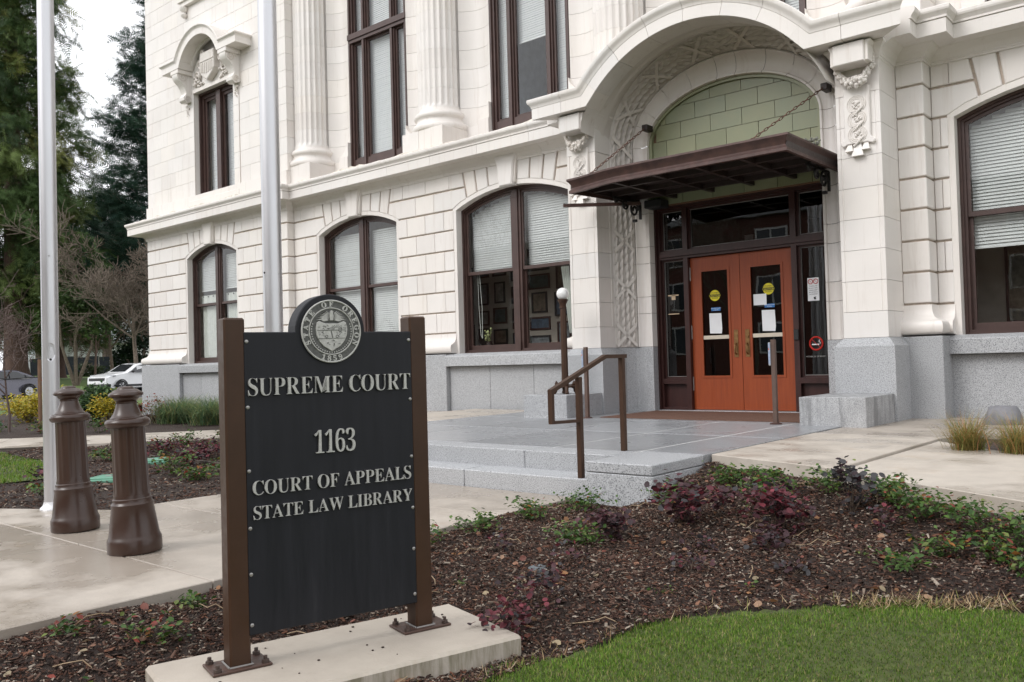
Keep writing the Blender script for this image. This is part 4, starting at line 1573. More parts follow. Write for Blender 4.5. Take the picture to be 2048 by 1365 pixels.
BLINDW = simple('white_blind_slats', (.86, .87, .89), .6, var=.03)
def upper_window(uc, kind):
    w = part('window', court)
    y = 13.26
    zb, zt, ztr = 6.0, ZU, 9.33
    m = MB()
    xs = (-1.03, -.92, -.58, -.40, .40, .58, .92, 1.03)
    for a, b in ((-1.03, -.91), (.91, 1.03)): m.box(uc + a, uc + b, y, y + .16, zb, zt)
    for a, b in ((-1.0, -.965), (.965, 1.0)): m.box(uc + a, uc + b, y - .04, y - .001, zb, zt)
    for s in (-1, 1):
        m.box(uc + s * .50 - .075, uc + s * .50 + .075, y + .01, y + .15, zb, zt)
        m.box(uc + s * .50 - .035, uc + s * .50 + .035, y - .03, y + .009, zb, zt)
    m.box(uc - .905, uc + .905, y + .005, y + .155, ztr - .09, ztr + .09)
    m.box(uc - 1.02, uc + 1.02, y - .07, y - .041, ztr - .02, ztr + .11)
    m.box(uc - .96, uc + .96, y - .04, y + .004, ztr - .10, ztr - .021)
    m.box(uc - .905, uc + .905, y + .006, y + .152, zb, 6.42)
    build('frame', m, FRAME, w)
    for a, b in ((-.91, -.575), (-.425, .425), (.575, .91)):
        for z0, z1 in ((6.42, ztr - .09), (ztr + .09, zt)):
            m = MB().ring([(uc + a, z0), (uc + b, z0), (uc + b, z1), (uc + a, z1)], [(uc + a + .045, z0 + .05), (uc + b - .045, z0 + .05), (uc + b - .045, z1 - .05), (uc + a + .045, z1 - .05)], y + .05, y + .11)
            build('sash', m, FRAME, w)
            build('pane', MB().box(uc + a + .04, uc + b - .04, y + .078, y + .084, z0 + .045, z1 - .045), GLASS, w)
            bz = z0 + .06
            if kind == 'half' and a > -.5 and a < 0 and z0 < 7: bz = 7.98
            if kind == 'half2' and a > -.5 and a < 0 and z0 < 7: bz = 8.6
            build('blind', slats(uc + a + .02, uc + b - .02, bz, z1 - .02, y + .19, None, .046, 1.2), BLINDW, w, kind='stuff')
    room(w, uc - 1.3, uc + 1.3, 5.95, ZU - .12, 13.91, 15.5, simple('grey_upper_room', (.55, .58, .64), .9))
upper_window(-15.27, 'full'); upper_window(-10.72, 'half'); upper_window(-6.13, 'half2'); upper_window(-1.60, 'full')

# ------------------------------------------------------------ pavilion upper wall
YU = 12.36
PWX0, PWX1, PWZ0, PWZ1 = -21.91, -19.94, 6.16, 9.12
pu = wall_back(court, 'pavilion_upper_wall', XPL + .03, XPR - .03, 5.7, ZU, YU + .012, YU + .5, [(PWX0, PWX1, PWZ0, PWZ1, None)], JOINT)
build('pavilion_return', MB().box(XPL + .04, XPL + .3, YU + .5, 26, 5.7, ZU - .1), TC, court)
build('pavilion_return', MB().box(XPR - .33, XPR - .03, YU + .5, 13.5, 5.7, ZU - .1), TC, court)
# ashlar of the return towards the columns
z = 5.88
k = 0
MG = .26
while z < ZU - .05:
    h = DH
    y = YU - (.04 if k == 0 else 0)
    z1 = min(z + h, ZU)
    def run(a, b, off):
        n = max(1, round((b - a) / .78))
        w = (b - a) / n
        xs = [a + i * w for i in range(n + 1)] if not off else [a] + [a + (i + .5) * w for i in range(n)] + [b]
        for p, q in zip(xs[:-1], xs[1:]):
            block(pu, p, q, z, z1, y, d=.3, c=.003, gx=.002, gz=.002)
    ex = .04 if k == 0 else 0
    if z < PWZ0 - .2:
        run(XPL - ex, XPR - .30, k % 2)
    elif z < 9.9:
        run(XPL, PWX0 - MG - .02, k % 2)
        run(PWX1 + MG + .02, XPR - .30, k % 2)
    else:
        run(XPL, XPR - .30, k % 2)
    # corner block with the return face
    if k % 2:
        block(pu, XPR - .30, XPR, z, z1, y, d=.60, c=.003, gx=.002, gz=.002)
        b2 = .0
    else:
        block(pu, XPR - .30, XPR, z, z1, y, d=.34, c=.003, gx=.002, gz=.002)
        block(pu, XPR - .30, XPR, z, z1, y + .343, d=.40, c=.003, gx=.002, gz=.002)
    z += h
    k += 1
# plain margin with joints round the window
for s, xx in ((-1, PWX0), (1, PWX1)):
    z = 6.29
    while z < 9.95:
        a, b = sorted((xx, xx + s * MG))
        block(pu, a, b, z, min(z + DH, 9.98), YU - .012, d=.30, c=.003, gx=.001, gz=.002)
        ex0, ex1 = sorted((xx + s * (MG + .002), xx + s * (MG + .045)))
        z += DH
block(pu, PWX0 - MG, PWX1 + MG, 5.97, 6.155, YU - .05, d=.4, c=.008, gx=.001, gz=.002)
build('window_reveal', MB().box(PWX0 - .05, PWX0 + .001, YU + .02, YU + .45, PWZ0, PWZ1).box(PWX1 - .001, PWX1 + .05, YU + .02, YU + .45, PWZ0, PWZ1).box(PWX0, PWX1, YU + .02, YU + .45, PWZ1 - .001, PWZ1 + .05), TC, pu)
w = part('window', court)
y = YU + .22
m = MB().ring([(PWX0, PWZ0), (PWX1, PWZ0), (PWX1, PWZ1), (PWX0, PWZ1)], [(PWX0 + .14, PWZ0 + .12), (PWX1 - .14, PWZ0 + .12), (PWX1 - .14, PWZ1 - .14), (PWX0 + .14, PWZ1 - .14)], y, y + .16)
m.ring([(PWX0 + .001, PWZ0 + .001), (PWX1 - .001, PWZ0 + .001), (PWX1 - .001, PWZ1 - .001), (PWX0 + .001, PWZ1 - .001)], [(PWX0 + .05, PWZ0 + .05), (PWX1 - .05, PWZ0 + .05), (PWX1 - .05, PWZ1 - .05), (PWX0 + .05, PWZ1 - .05)], y - .08, y - .001)
pc = (PWX0 + PWX1) / 2 - .05
m.box(pc - .10, pc + .10, y - .05, y + .14, PWZ0 + .06, PWZ1 - .06)
build('frame', m, FRAME, w)
for a, b in ((PWX0 + .14, pc - .10), (pc + .10, PWX1 - .14)):
    z0, z1 = PWZ0 + .12, PWZ1 - .14
    build('sash', MB().ring([(a, z0), (b, z0), (b, z1), (a, z1)], [(a + .07, z0 + .09), (b - .07, z0 + .09), (b - .07, z1 - .08), (a + .07, z1 - .08)], y + .04, y + .10), FRAME, w)
    build('pane', MB().box(a + .065, b - .065, y + .066, y + .072, z0 + .085, z1 - .075), GLASS, w)
    build('blind', slats(a + .02, b - .02, z0 + .06, z1, y + .20, None, .046, 1.2), BLINDW, w, kind='stuff')
room(w, PWX0 - .4, PWX1 + .4, 5.9, 9.5, YU + .52, YU + 2)

# hood of the pavilion window: ears, arch, consoles, shield
ph = part('window_hood', court)
qx, qz, QE, QHC, QR_ = pc + .03, 9.97, 1.86, 1.12, .66
QR = (QHC ** 2 + QR_ ** 2) / (2 * QR_)
qzc = qz + QR_ - QR
QP = [(-.02, 0), (.50, 0), (.508, -.01), (.508, -.03), (.50, -.045), (.475, -.06), (.46, -.08), (.455, -.095), (.45, -.10), (.45, -.255), (.0, -.25)]
qa = math.asin(QHC / QR)
def qst(kind, x=0, ang=0):
    if kind == 'end':
        s = x
        return lambda o, t: (qx + s * (QE - .45 + o), YU - o, qz + t)
    if kind == 'mitre':
        s = 1 if ang > 0 else -1
        rx, rz = math.sin(ang), math.cos(ang)
        return lambda o, t: (qx + s * QHC + rx / (1 + rz) * t, YU - o, qz + t)
    return lambda o, t: (qx + (QR + t) * math.sin(ang), YU - o, qzc + (QR + t) * math.cos(ang))
def qpiece(sts):
    build('hood_stone', MB().strip([[f(o, t) for o, t in QP] for f in sts], closed=True, caps=True), TC, ph, smooth=28)
for s in (-1, 1):
    qpiece([qst('end', s), qst('mitre', ang=s * qa), qst('arc', ang=s * (qa - .02)), qst('arc', ang=s * (qa - .04))][::-s])
    qpiece_side = sweep_plan([(o, qz + t) for o, t in QP], [(qx - (QE - .45), YU + .02), (qx - (QE - .45), YU)] if s < 0 else [(qx + QE - .45, YU), (qx + QE - .45, YU + .02)])
    rows = []
    # side return of the ear
    fe = qst('end', s)
    rows = [[fe(o, t) for o, t in QP], [(fe(o, t)[0], YU + .05, fe(o, t)[2]) for o, t in QP]]
    build('hood_return', MB().strip(rows, closed=True, caps=True), TC, ph)
for k in range(4):
    b0 = -qa + .042 + (2 * qa - .084) * k / 4
    b1 = -qa + .042 + (2 * qa - .084) * (k + 1) / 4
    qpiece([qst('arc', ang=b0 + .001 + (b1 - b0 - .002) * i / 6) for i in range(7)])
# coffered strip inside the arch soffit and tympanum plate
build('tympanum_plate', MB().prism([(qx - QHC - .1, PWZ1), (qx + QHC + .1, PWZ1)] + [(qx + (QR - .26) * math.sin(a), qzc + (QR - .26) * math.cos(a)) for a in [qa - 2 * qa * i / 20 for i in range(21)]], YU + .0, YU + .1), TC, ph)
build('tympanum_mould', MB().box(PWX0, PWX1, YU - .04, YU + .05, PWZ1 - .02, PWZ1 + .07), TC, ph)
rows = []
for i in range(21):
    a = -qa + 2 * qa * i / 20
    rows.append([(qx + (QR - q) * math.sin(a), yy, qzc + (QR - q) * math.cos(a)) for q, yy in ((.25, YU - .12), (.29, YU - .11), (.30, YU - .08), (.27, YU - .06), (.27, YU + .01))])
build('arch_bead', MB().strip(rows), TC, ph, smooth=30)
sh = [(-.34, .80), (.34, .80), (.36, .55), (.36, .30), (.27, .18), (0, .02), (-.27, .18), (-.36, .30), (-.36, .55)]
build('shield', MB().prism([(qx + a, PWZ1 + .10 + b) for a, b in sh], YU - .17, YU, .02), TCD, ph)
m = MB()
for i in range(7):
    x = qx - .27 + i * .09
    m.box(x - .02, x + .02, YU - .188, YU - .168, PWZ1 + .30 + .05 * abs(i - 3) * .4, PWZ1 + .60)
m.box(qx - .34, qx + .34, YU - .188, YU - .166, PWZ1 + .64, PWZ1 + .67)
build('shield_stripes', m, TCD, ph)
m = MB()
for s in (-1, 1):
    for cx_, cz_, rad, tr in ((.52, .55, .14, .035), (.66, .26, .15, .04), (.82, .10, .07, .03), (.40, .86, .08, .03)):
        pts = []
        for i in range(22):
            t = i / 21
            a = 1.5 * 2 * PI * t
            q = rad * (1 - .75 * t)
            pts.append((qx + s * (cx_ + q * math.cos(a)), YU - .05, PWZ1 + .10 + cz_ + q * math.sin(a)))
        m.tube(pts, tr, 6)
    for i in range(14):
        m.ball((qx + s * rl.uniform(.42, .95), YU - .04, PWZ1 + .10 + rl.uniform(.0, .3)), rl.uniform(.03, .05), 7, 5)
build('scroll_relief', m, TCD, ph, kind='stuff', smooth=60)
for s in (-1, 1):
    cx_ = qx + s * 1.20
    # S-shaped console in the yz plane
    pr_ = []
    S = [(0, 9.70), (-.40, 9.70), (-.43, 9.62), (-.42, 9.50), (-.36, 9.42), (-.26, 9.34), (-.19, 9.22), (-.16, 9.12), (-.19, 9.06), (-.24, 9.00), (-.23, 8.92), (-.16, 8.87), (-.06, 8.88), (0, 8.92)]
    build('console', MB().prism([(YU + a, z) for a, z in S], cx_ - .14, cx_ + .14, .0, axis='x'), TC, ph, smooth=40)
    m = MB()
    for sd in (-1, 1):
        for cy_, cz_, rad in ((-.26, 9.53, .14), (-.13, 8.97, .085)):
            pts = []
            for i in range(24):
                t = i / 23
                a = 2 * 2 * PI * t
                q = rad * (1 - .85 * t)
                pts.append((cx_ + sd * .145, YU + cy_ + q * math.cos(a), cz_ + q * math.sin(a)))
            m.tube(pts, .016, 5)
    for i in range(10):
        m.ball((cx_ + rl.uniform(-.08, .08), YU - .04, 8.80 - i * .028), .035 * (1 - i * .06), 6, 4)
    build('volutes', m, TCD, ph, smooth=60, kind='stuff')
    build('console_cap', MB().cbox(cx_ - .2, cx_ + .2, YU - .44, YU, 9.60, 9.715, .01), TC, ph)
# foot of the next ornament higher up
m = MB().box(qx - 1.5, qx + 1.5, YU - .16, YU, 11.72, 11.84)
m.box(qx - 1.45, qx + 1.45, YU - .11, YU, 11.60, 11.72)
for s in (-1, 1):
    m.lathe([(.02, 0), (.08, .05), (.09, .1), (.05, .16), (.11, .22), (.12, .3)], qx + s * 1.3, YU - .06, 12, 11.28)
build('upper_sill', m, TC, court, smooth=40)

# cornice-level strip between the plinths (upper ledge face)

# ================================================================== SITE
def structure(o):
    o['kind'] = 'structure'
    return o
def at(px, py, depth):
    """world point seen at photo position (px, py) of the 2048 wide picture, at this distance along the view axis"""
    v = _r2 * ((px - 1024) / 1730) - _u2 * ((py - 682.5) / 1730) + _f
    return Vector((0, 0, EYE)) + v * depth

SOIL = simple('dark_soil', (.042, .028, .021), .95, var=.45, scale=16, bump=.5, bscale=60)
FARGRASS = simple('mown_grass', (.075, .125, .020), .9, var=.35, scale=1.5, bump=.4, bscale=25)
ASPH = simple('worn_asphalt', (.052, .052, .055), .85, var=.25, scale=3, bump=.2, bscale=120)
MORT = simple('pale_mortar', (.66, .66, .64), .85, var=.12, scale=20)
structure(build('ground', MB().add([(-700, -500, .02), (500, -500, .02), (500, 600, .02), (-700, 600, .02)], [(0, 1, 2, 3)]), FARGRASS))

# ---- granite terrace and steps
ter = structure(build('terrace', MB().box(-9.66, -3.80, 6.66, 12.42, .1, .6165), MORT))
tx = [-9.68, -8.10, -6.76, -5.44, -4.44]
ty_ = [6.92, 8.70, 10.45, 12.40]
def flag(par, x0, x1, y0, y1, zt, th=.12, mat=None, g_=.014, name='paving_slab', c=.004):
    return build(name, MB().cbox(x0 + g_, x1 - g_, y0 + g_, y1 - g_, zt - th, zt, c), mat or GRANW, par)
for i in range(len(tx) - 1):
    for j in range(len(ty_) - 1):
        flag(ter, tx[i], tx[i + 1], ty_[j], ty_[j + 1], ZPORCH)
for y0, y1 in ((6.98, 8.70), (8.70, 10.45), (10.45, 12.40)):
    flag(ter, -4.44, -3.76, y0, y1, ZPORCH)
# front edge course, two risers and treads
def stepstones(y0, y1, z0, z1, cuts, mat=None):
    for a, b in zip(cuts[:-1], cuts[1:]):
        build('step_stone', MB().cbox(a + .003, b - .003, y0, y1, z0, z1, .008), mat or GRAN, ter)
stepstones(6.58, 6.915, .36, ZPORCH, [-9.68, -8.6, -7.1, -5.53, -4.445])
stepstones(6.20, 6.60, .10, .445, [-9.68, -8.9, -7.4, -6.0, -4.445])
for a, b, z0, z1 in ((-4.44, -3.77, .05, .525), (-4.44, -3.77, .53, ZPORCH)):
    build('cheek_block', MB().cbox(a, b, 6.10, 6.975, z0, z1, .008), GRAN, ter)
# ---- granite pedestals either side of the door
for nm, x0, x1, y0, lab in (('granite_pedestal', -8.78, -7.93, 10.46, 'pale granite block carrying the globe lamp, left of the entrance'), ('granite_pedestal', -4.27, -3.47, 10.34, 'stained granite block right of the orange doors, nothing standing on it')):
    o = build(nm, MB().cbox(x0, x1, y0, YF - .10, .45, .965, .006), GRANS if x0 > -5 else GRAN)
    tag(o, lab, 'pedestal', 'granite blocks flanking the entrance')
# ---- concrete walks: plaza, right-hand walk, far path
pz = structure(build('plaza', MB().prism([(-13.6, -4), (-4.66, -4), (-4.66, 6.25), (-13.0, 6.25), (-13, 6.2), (-7.72, 6.19), (-7.72, 3.52), (-8.8, 2.98), (-13.6, .7)], .262, .05, axis='z'), simple('joint_filler', (.10, .085, .07), .95)))
def cslab(poly, zt, par=pz, th=.10, mat=None, c=.005, g_=.006):
    return build('concrete_slab', MB().prism(inset(poly, g_), zt, zt - th, c, axis='z'), mat or CONC, par)
ys = [-4, -2.6, -1.25, .1, 1.40, 2.67, 3.95, 5.15, 6.20]
for a, b in zip(ys[:-1], ys[1:]):
    cslab([(-6.45, a), (-4.62, a), (-4.62, b), (-6.45, b)], .28)
    x0 = -7.76 if a >= 2.6 else -8.30
    if a >= 3.9: cslab([(x0, a), (-6.45, a), (-6.45, b), (x0, b)], .28)
    elif a >= 2.6: cslab([(-8.30, 2.67), (-6.45, 2.67), (-6.45, b), (-7.76, b), (-7.76, 3.53), (-8.30, 3.25)], .28)
    else:
        cslab([(-8.30, a), (-6.45, a), (-6.45, b), (-8.30, b)], .28)
        if a >= 1.3: cslab([(-10.2, a), (-8.30, a), (-8.30, 3.24), (-8.8, 2.98), (-10.2, 2.30)], .28)
        else: cslab([(-10.2, a), (-8.30, a), (-8.30, b), (-10.2, b)], .28)
        if a < 1.3: cslab([(-12.0, a), (-10.2, a), (-10.2, b), (-12.0, b)], .28)
        elif a < 2: cslab([(-12.0, 1.40), (-10.2, 1.40), (-10.2, 2.30), (-12.0, 1.44)], .28)
# concrete landing left of the terrace, along the wall
for a, b in ((-11.6, -9.70), (-13.5, -11.6), (-15.4, -13.5)):
    z_ = .60 - (-9.7 - b) * .03
    cslab([(a, 9.6), (b, 9.6), (b, 12.33), (a, 12.33)], z_, ter, mat=CONCL)
rw = structure(build('right_walk', MB().prism([(-3.74, 7.10), (-.2, 5.36), (3, 3.9), (6, 2.6), (6, 9.0), (2, 9.5), (2, 12.3), (-3.74, 12.3)], .50, .3, axis='z'), simple('joint_filler', (.10, .085, .07), .95)))
cslab([(-3.755, 7.08), (-2.46, 6.62), (-2.42, 9.40), (-3.755, 9.52)], .615, rw, .13, CONCL)
cslab([(-2.44, 6.60), (-.95, 5.72), (.6, 4.95), (.6, 7.3), (-1.45, 8.25), (-2.40, 9.20)], .60, rw, .14, CONCL)
cslab([(.6, 4.95), (3.0, 3.9), (6, 2.6), (6, 5.2), (.6, 7.3)], .60, rw, .14, CONCL)
cslab([(-3.755, 9.52), (-2.42, 9.40), (-2.3, 9.9), (-.4, 10.1), (-.4, 12.32), (-3.755, 12.32)], .610, rw, .12, CONC)
cslab([(-.4, 10.1), (2, 10.1), (2, 12.32), (-.4, 12.32)], .608, rw, .12, CONC)
o = structure(build('gravel_strip', MB().prism([(-2.38, 9.20), (-1.40, 8.26), (.6, 7.32), (2, 7.0), (2, 10.08), (-.4, 10.08), (-2.28, 9.88)], .57, .4, axis='z'), SOIL))
pa = structure(build('far_path', MB().prism([(-24, 2.6), (-22.5, .9), (-16.3, 5.4), (-14.2, 8.5), (-13.6, 9.6), (-15.3, 10.0), (-16.1, 9.4), (-18.4, 6.4)], .262, .05, axis='z'), simple('joint_filler', (.10, .085, .07), .95)))
P1 = [(-22.5, .9), (-20.4, 2.42), (-18.4, 3.87), (-16.4, 5.33), (-15.25, 6.9), (-14.2, 8.5), (-13.6, 9.6)]
P2 = [(-24, 2.6), (-22.1, 3.9), (-20.3, 5.13), (-18.4, 6.42), (-17.2, 7.95), (-16.1, 9.42), (-15.35, 10.0)]
for i in range(len(P1) - 1):
    cslab([P1[i], P1[i + 1], P2[i + 1], P2[i]], .275, pa, mat=CONCL)

# ---- planting beds
LAWN_EDGE = [(-3.1, -1.0), (-2.95, 1.0), (-2.75, 2.2), (-2.62, 2.75), (-2.52, 3.30), (-2.27, 4.10), (-1.95, 4.33), (-1.615, 4.47), (-1.25, 4.60), (-.876, 4.68), (0, 4.62), (.9, 4.3), (2.2, 3.6), (4.5, 2.2)]
LAWN_Z = [.08, .09, .10, .10, .11, .14, .17, .20, .225, .25, .25, .25, .24, .22]
def in_lawn(x, y):
    # inside = the camera side of the edge
    for (x0, y0), (x1, y1) in zip(LAWN_EDGE[:-1], LAWN_EDGE[1:]):
        pass
    c = False
    poly = LAWN_EDGE + [(4.5, -3), (-3.1, -3)]
    n = len(poly)
    j = n - 1
    for i in range(n):
        xi, yi = poly[i]
        xj, yj = poly[j]
        if (yi > y) != (yj > y) and x < (xj - xi) * (y - yi) / (yj - yi) + xi: c = not c
        j = i
    return c
HC_ = [(-4.62, y, .245) for y in (-2, 0, 1, 2, 3, 4, 5, 6)] + [(-4.1, 6.05, .26), (-3.74, 6.1, .32), (-3.72, 6.6, .47), (-3.74, 7.05, .555), (-3.1, 6.82, .53), (-2.48, 6.6, .52), (-1.9, 6.25, .51), (-1.5, 5.98, .50), (-1.0, 5.72, .49), (-.2, 5.4, .48), (.9, 4.95, .46), (3, 3.95, .44)]
HC_ += [(x, y, z) for (x, y), z in zip(LAWN_EDGE, LAWN_Z)] + [(0, 2, .11), (-1, 3.5, .15), (0, 3.5, .19), (-1.5, 2.5, .10), (1, 1, .08), (-1, 1, .07), (3, 1.5, .15), (-3.6, 1.6, .12), (-3.3, 2.6, .12), (-4, 1, .17), (-3.5, 3.6, .15), (-3.8, 4.6, .22), (-2.9, 4.6, .22), (-2.2, 5.2, .32), (-3.2, 5.6, .33), (-1.5, 5.1, .33), (-1.0, 5.15, .36)]
HA = np.array(HC_)
def H(x, y):
    d2 = (HA[:, 0] - x) ** 2 + (HA[:, 1] - y) ** 2 + .01
    w = 1 / d2 ** 1.6
    return float((w * HA[:, 2]).sum() / w.sum())
def bumpy(x, y):
    return .022 * math.sin(3.1 * x + 1.3 * y) * math.sin(2.3 * y - 1.1 * x) + .012 * math.sin(9 * x + 2) * math.sin(8 * y + 1)
def HB(x, y):
    return H(x, y) + bumpy(x, y) * .8
MULCH = NB('shredded_bark_mulch')
a = MULCH.noise(9, 6, .7)
b = MULCH.noise(70, 4, .7, MULCH.mapping((1, 1.7, 1)))
c = MULCH.ramp(b, [(.3, (.018, .012, .010)), (.5, (.045, .028, .021)), (.66, (.085, .055, .040)), (.8, (.16, .11, .08))])
c = MULCH.mix(MULCH.ramp(a, [(.4, (0,) * 3), (.65, (.7,) * 3)]), c, (.030, .018, .014))
MULCH.set('Base Color', c).set('Roughness', .85)
MULCH.bump(b, .9, .03)
MULCH = MULCH.m
def inpoly(x, y, poly):
    c = False
    j = len(poly) - 1
    for i in range(len(poly)):
        xi, yi = poly[i]
        xj, yj = poly[j]
        if (yi > y) != (yj > y) and x < (xj - xi) * (y - yi) / (yj - yi) + xi: c = not c
        j = i
    return c
BED = [(-4.64, -3), (-3.2, -3)] + [(x - .0, y) for x, y in LAWN_EDGE] + [(3.0, 3.92), (.6, 4.97), (-.95, 5.74), (-2.46, 6.63), (-3.74, 7.09), (-3.75, 6.08), (-4.46, 6.08), (-4.64, 6.22)]
m = MB()
nx_, ny_ = 130, 140
X0, X1, Y0, Y1 = -4.66, 4.6, -3, 7.15
gx_ = np.linspace(X0, X1, nx_)
gy_ = np.linspace(Y0, Y1, ny_)
m.v = [(x, y, HB(x, y) - (.0 if not in_lawn(x, y) else .12)) for y in gy_ for x in gx_]
EXT = BED[:]
for j in range(ny_ - 1):
    for i in range(nx_ - 1):
        xm, ym = (gx_[i] + gx_[i + 1]) / 2, (gy_[j] + gy_[j + 1]) / 2
        # stay clear of the walks; run a little below the lawn
        if xm > -2.46 and ym > 6.72 - (xm + 2.46) * .585: continue
        if -3.74 < xm <= -2.46 and ym > 7.12 - (xm + 3.74) * .36: continue
        if xm < -3.76 and ym > 6.16: continue
        m.f.append((j * nx_ + i, j * nx_ + i + 1, (j + 1) * nx_ + i + 1, (j + 1) * nx_ + i))
structure(build('mulch_bed', m, MULCH, smooth=180, fix=False))
# lawn sheet under the blades
m = MB()
m.v = [(x, y, H(x, y) - .004) for y in gy_ for x in gx_]
for j in range(ny_ - 1):
    for i in range(nx_ - 1):
        xm, ym = (gx_[i] + gx_[i + 1]) / 2, (gy_[j] + gy_[j + 1]) / 2
        if in_lawn(xm, ym): m.f.append((j * nx_ + i, j * nx_ + i + 1, (j + 1) * nx_ + i + 1, (j + 1) * nx_ + i))
TURF = simple('turf_soil', (.060, .075, .018), .95, var=.4, scale=20)
structure(build('front_lawn', m, TURF, smooth=180, fix=False))
# left-hand beds and lawns
def heightfield(name, poly, zf, mat, step=.25):
    xs = [p[0] for p in poly]
    ys = [p[1] for p in poly]
    m = MB().prism(poly, .0, -.2, axis='z')
    me = MB()
    x = np.arange(min(xs), max(xs) + step, step)
    y = np.arange(min(ys), max(ys) + step, step)
    me.v = [(a, b, zf(a, b)) for b in y for a in x]
    n = len(x)
    for j in range(len(y) - 1):
        for i in range(n - 1):
            if inpoly((x[i] + x[i + 1]) / 2, (y[j] + y[j + 1]) / 2, poly):
                me.f.append((j * n + i, j * n + i + 1, (j + 1) * n + i + 1, (j + 1) * n + i))
    return structure(build(name, me, mat, smooth=180, fix=False))
ZL = lambda x, y: .235 + bumpy(x, y)
MIDBED = [(-8.75, 2.93), (-7.70, 3.45), (-7.70, 6.25), (-9.7, 6.3), (-9.7, 9.6), (-13.5, 9.7), (-14.3, 8.6), (-15.3, 7.0), (-16.5, 5.35), (-11.2, 4.85), (-10.9, 3.7), (-10.6, 2.1)]
heightfield('left_bed', [(p[0] - .1, p[1]) for p in MIDBED], ZL, MULCH, .2)
LAWN2 = [(-10.75, 2.05), (-11.0, 3.75), (-11.2, 4.8), (-16.5, 5.3), (-22.3, 1.0), (-14, .3), (-12, 1.35)]
heightfield('left_lawn', LAWN2, lambda x, y: .255, TURF, .25)
FARBED = [(-24.2, 2.7), (-18.5, 6.5), (-17.2, 8.1), (-15.6, 10.1), (-13.5, 9.7), (-13.5, 12.3), (-34, 12.3), (-33, 8.0), (-27, 4.5)]
heightfield('far_bed', FARBED, lambda x, y: .245 + .5 * bumpy(x, y) + .004 * max(0, -24 - x), MULCH, .3)

# ---- street and the park beyond
RO = Vector((-34.0, 12.0, 0))
RD = Vector((-.25, .968, 0))
RN = Vector((-.968, -.25, 0))
def rp3(s, w, z): 
    p = RO + RD * s + RN * w
    return (p.x, p.y, z)
def rz(s): return .27 + .0075 * s
def road_sheet(name, w0, w1, zo, mat, s0=-120, s1=160, n=24, kind=True):
    rows = [[rp3(s, w0, rz(s) + zo), rp3(s, w1, rz(s) + zo)] for s in [s0 + (s1 - s0) * i / n for i in range(n + 1)]]
    o = build(name, MB().strip(rows), mat)
    return structure(o)
road_sheet('near_verge', -3.6, -.15, .02, FARGRASS, -12, 160)
road_sheet('road', -.15, 15.4, 0, ASPH)
for w0, w1, nm in ((-.30, -.12, 'near_kerb'), (15.38, 15.55, 'far_kerb')):
    rows = [[rp3(s, w0, rz(s) - .05), rp3(s, w0, rz(s) + .12), rp3(s, w1, rz(s) + .12), rp3(s, w1, rz(s) - .05)] for s in range(-120, 161, 10)]
    structure(build(nm, MB().strip(rows), CONCL))
YEL = simple('yellow_road_paint', (.42, .24, .03), .7, var=.3, scale=8)
rows = [[rp3(s, 15.36, rz(s) + .125), rp3(s, 15.56, rz(s) + .125)] for s in range(-6, 18, 3)]
structure(build('yellow_kerb_paint', MB().strip(rows), YEL))
rows = [[rp3(s, 7.0, rz(s) + .004), rp3(s, 7.12, rz(s) + .004)] for s in range(-60, 100, 8)]
structure(build('lane_line', MB().strip(rows), simple('white_road_paint', (.6, .6, .58), .7)))
rows = []
for s in range(-120, 161, 10):
    rows.append([rp3(s, 15.54, rz(s) + .118), rp3(s, 19.0, rz(s) + .20), rp3(s, 24, rz(s) + .34), rp3(s, 40, rz(s) + .62), rp3(s, 120, rz(s) + 1.0)])
structure(build('park_lawn', MB().strip(rows), FARGRASS))

# ================================================================== FREESTANDING SIGN
ST = math.atan2(.964, .266)
sg = thing('court_sign', 'black Supreme Court sign panel between two brown posts on a concrete slab', 'sign', (-3.311, 2.524, .20))
sg.rotation_euler = (0, 0, ST)
def sl(name, m, mat, parent=None, smooth=None, **k):
    return build(name, m, mat, parent or sg, smooth, local=True, **k)
PANEL = NB('dark_slate_panel')
st_ = PANEL.noise(1, 5, .65, PANEL.mapping((22, 22, 1.6)))
sp = PANEL.noise(34, 5, .7)
c = PANEL.ramp(st_, [(.35, (.010, .0105, .014)), (.62, (.015, .0155, .020)), (.82, (.026, .027, .031))])
c = PANEL.mix(PANEL.math('MULTIPLY', PANEL.ramp(sp, [(.68, (0,) * 3), (.78, (1,) * 3)]), .25), c, (.07, .07, .075))
PANEL.set('Base Color', c).set('Roughness', PANEL.ramp(st_, [(.3, (.46,) * 3), (.7, (.6,) * 3)])).set('Specular IOR Level', .28)
PANEL.bump(sp, .03, .004)
PANEL = PANEL.m
LETT = NB('dull_cast_aluminium')
c = LETT.ramp(LETT.noise(60, 4, .6), [(.3, (.40, .395, .375)), (.7, (.54, .535, .51))])
LETT.set('Base Color', c).set('Roughness', .55).set('Metallic', .25)
LETT = LETT.m
LETTD = simple('dark_cast_metal', (.10, .10, .095), .55, metal=.2, var=.3, scale=60)
SLAB = NB('mossy_sign_slab')
f1 = SLAB.noise(3.5, 5, .65)
c = SLAB.ramp(f1, [(.3, (.41, .36, .305)), (.7, (.49, .44, .375))])
sv = SLAB.noise(1, 4, .7, SLAB.mapping((14, 14, 2)))
geo = SLAB.t.nodes.new('ShaderNodeSeparateXYZ')
nrm_ = SLAB.t.nodes.new('ShaderNodeNewGeometry')
SLAB.t.links.new(nrm_.outputs['Normal'], geo.inputs[0])
side = SLAB.ramp(geo.outputs[2], [(.3, (1,) * 3), (.8, (0,) * 3)])
c = SLAB.mix(SLAB.math('MULTIPLY', SLAB.math('MULTIPLY', SLAB.ramp(sv, [(.42, (0,) * 3), (.62, (1,) * 3)]), side), .75), c, (.17, .15, .09))
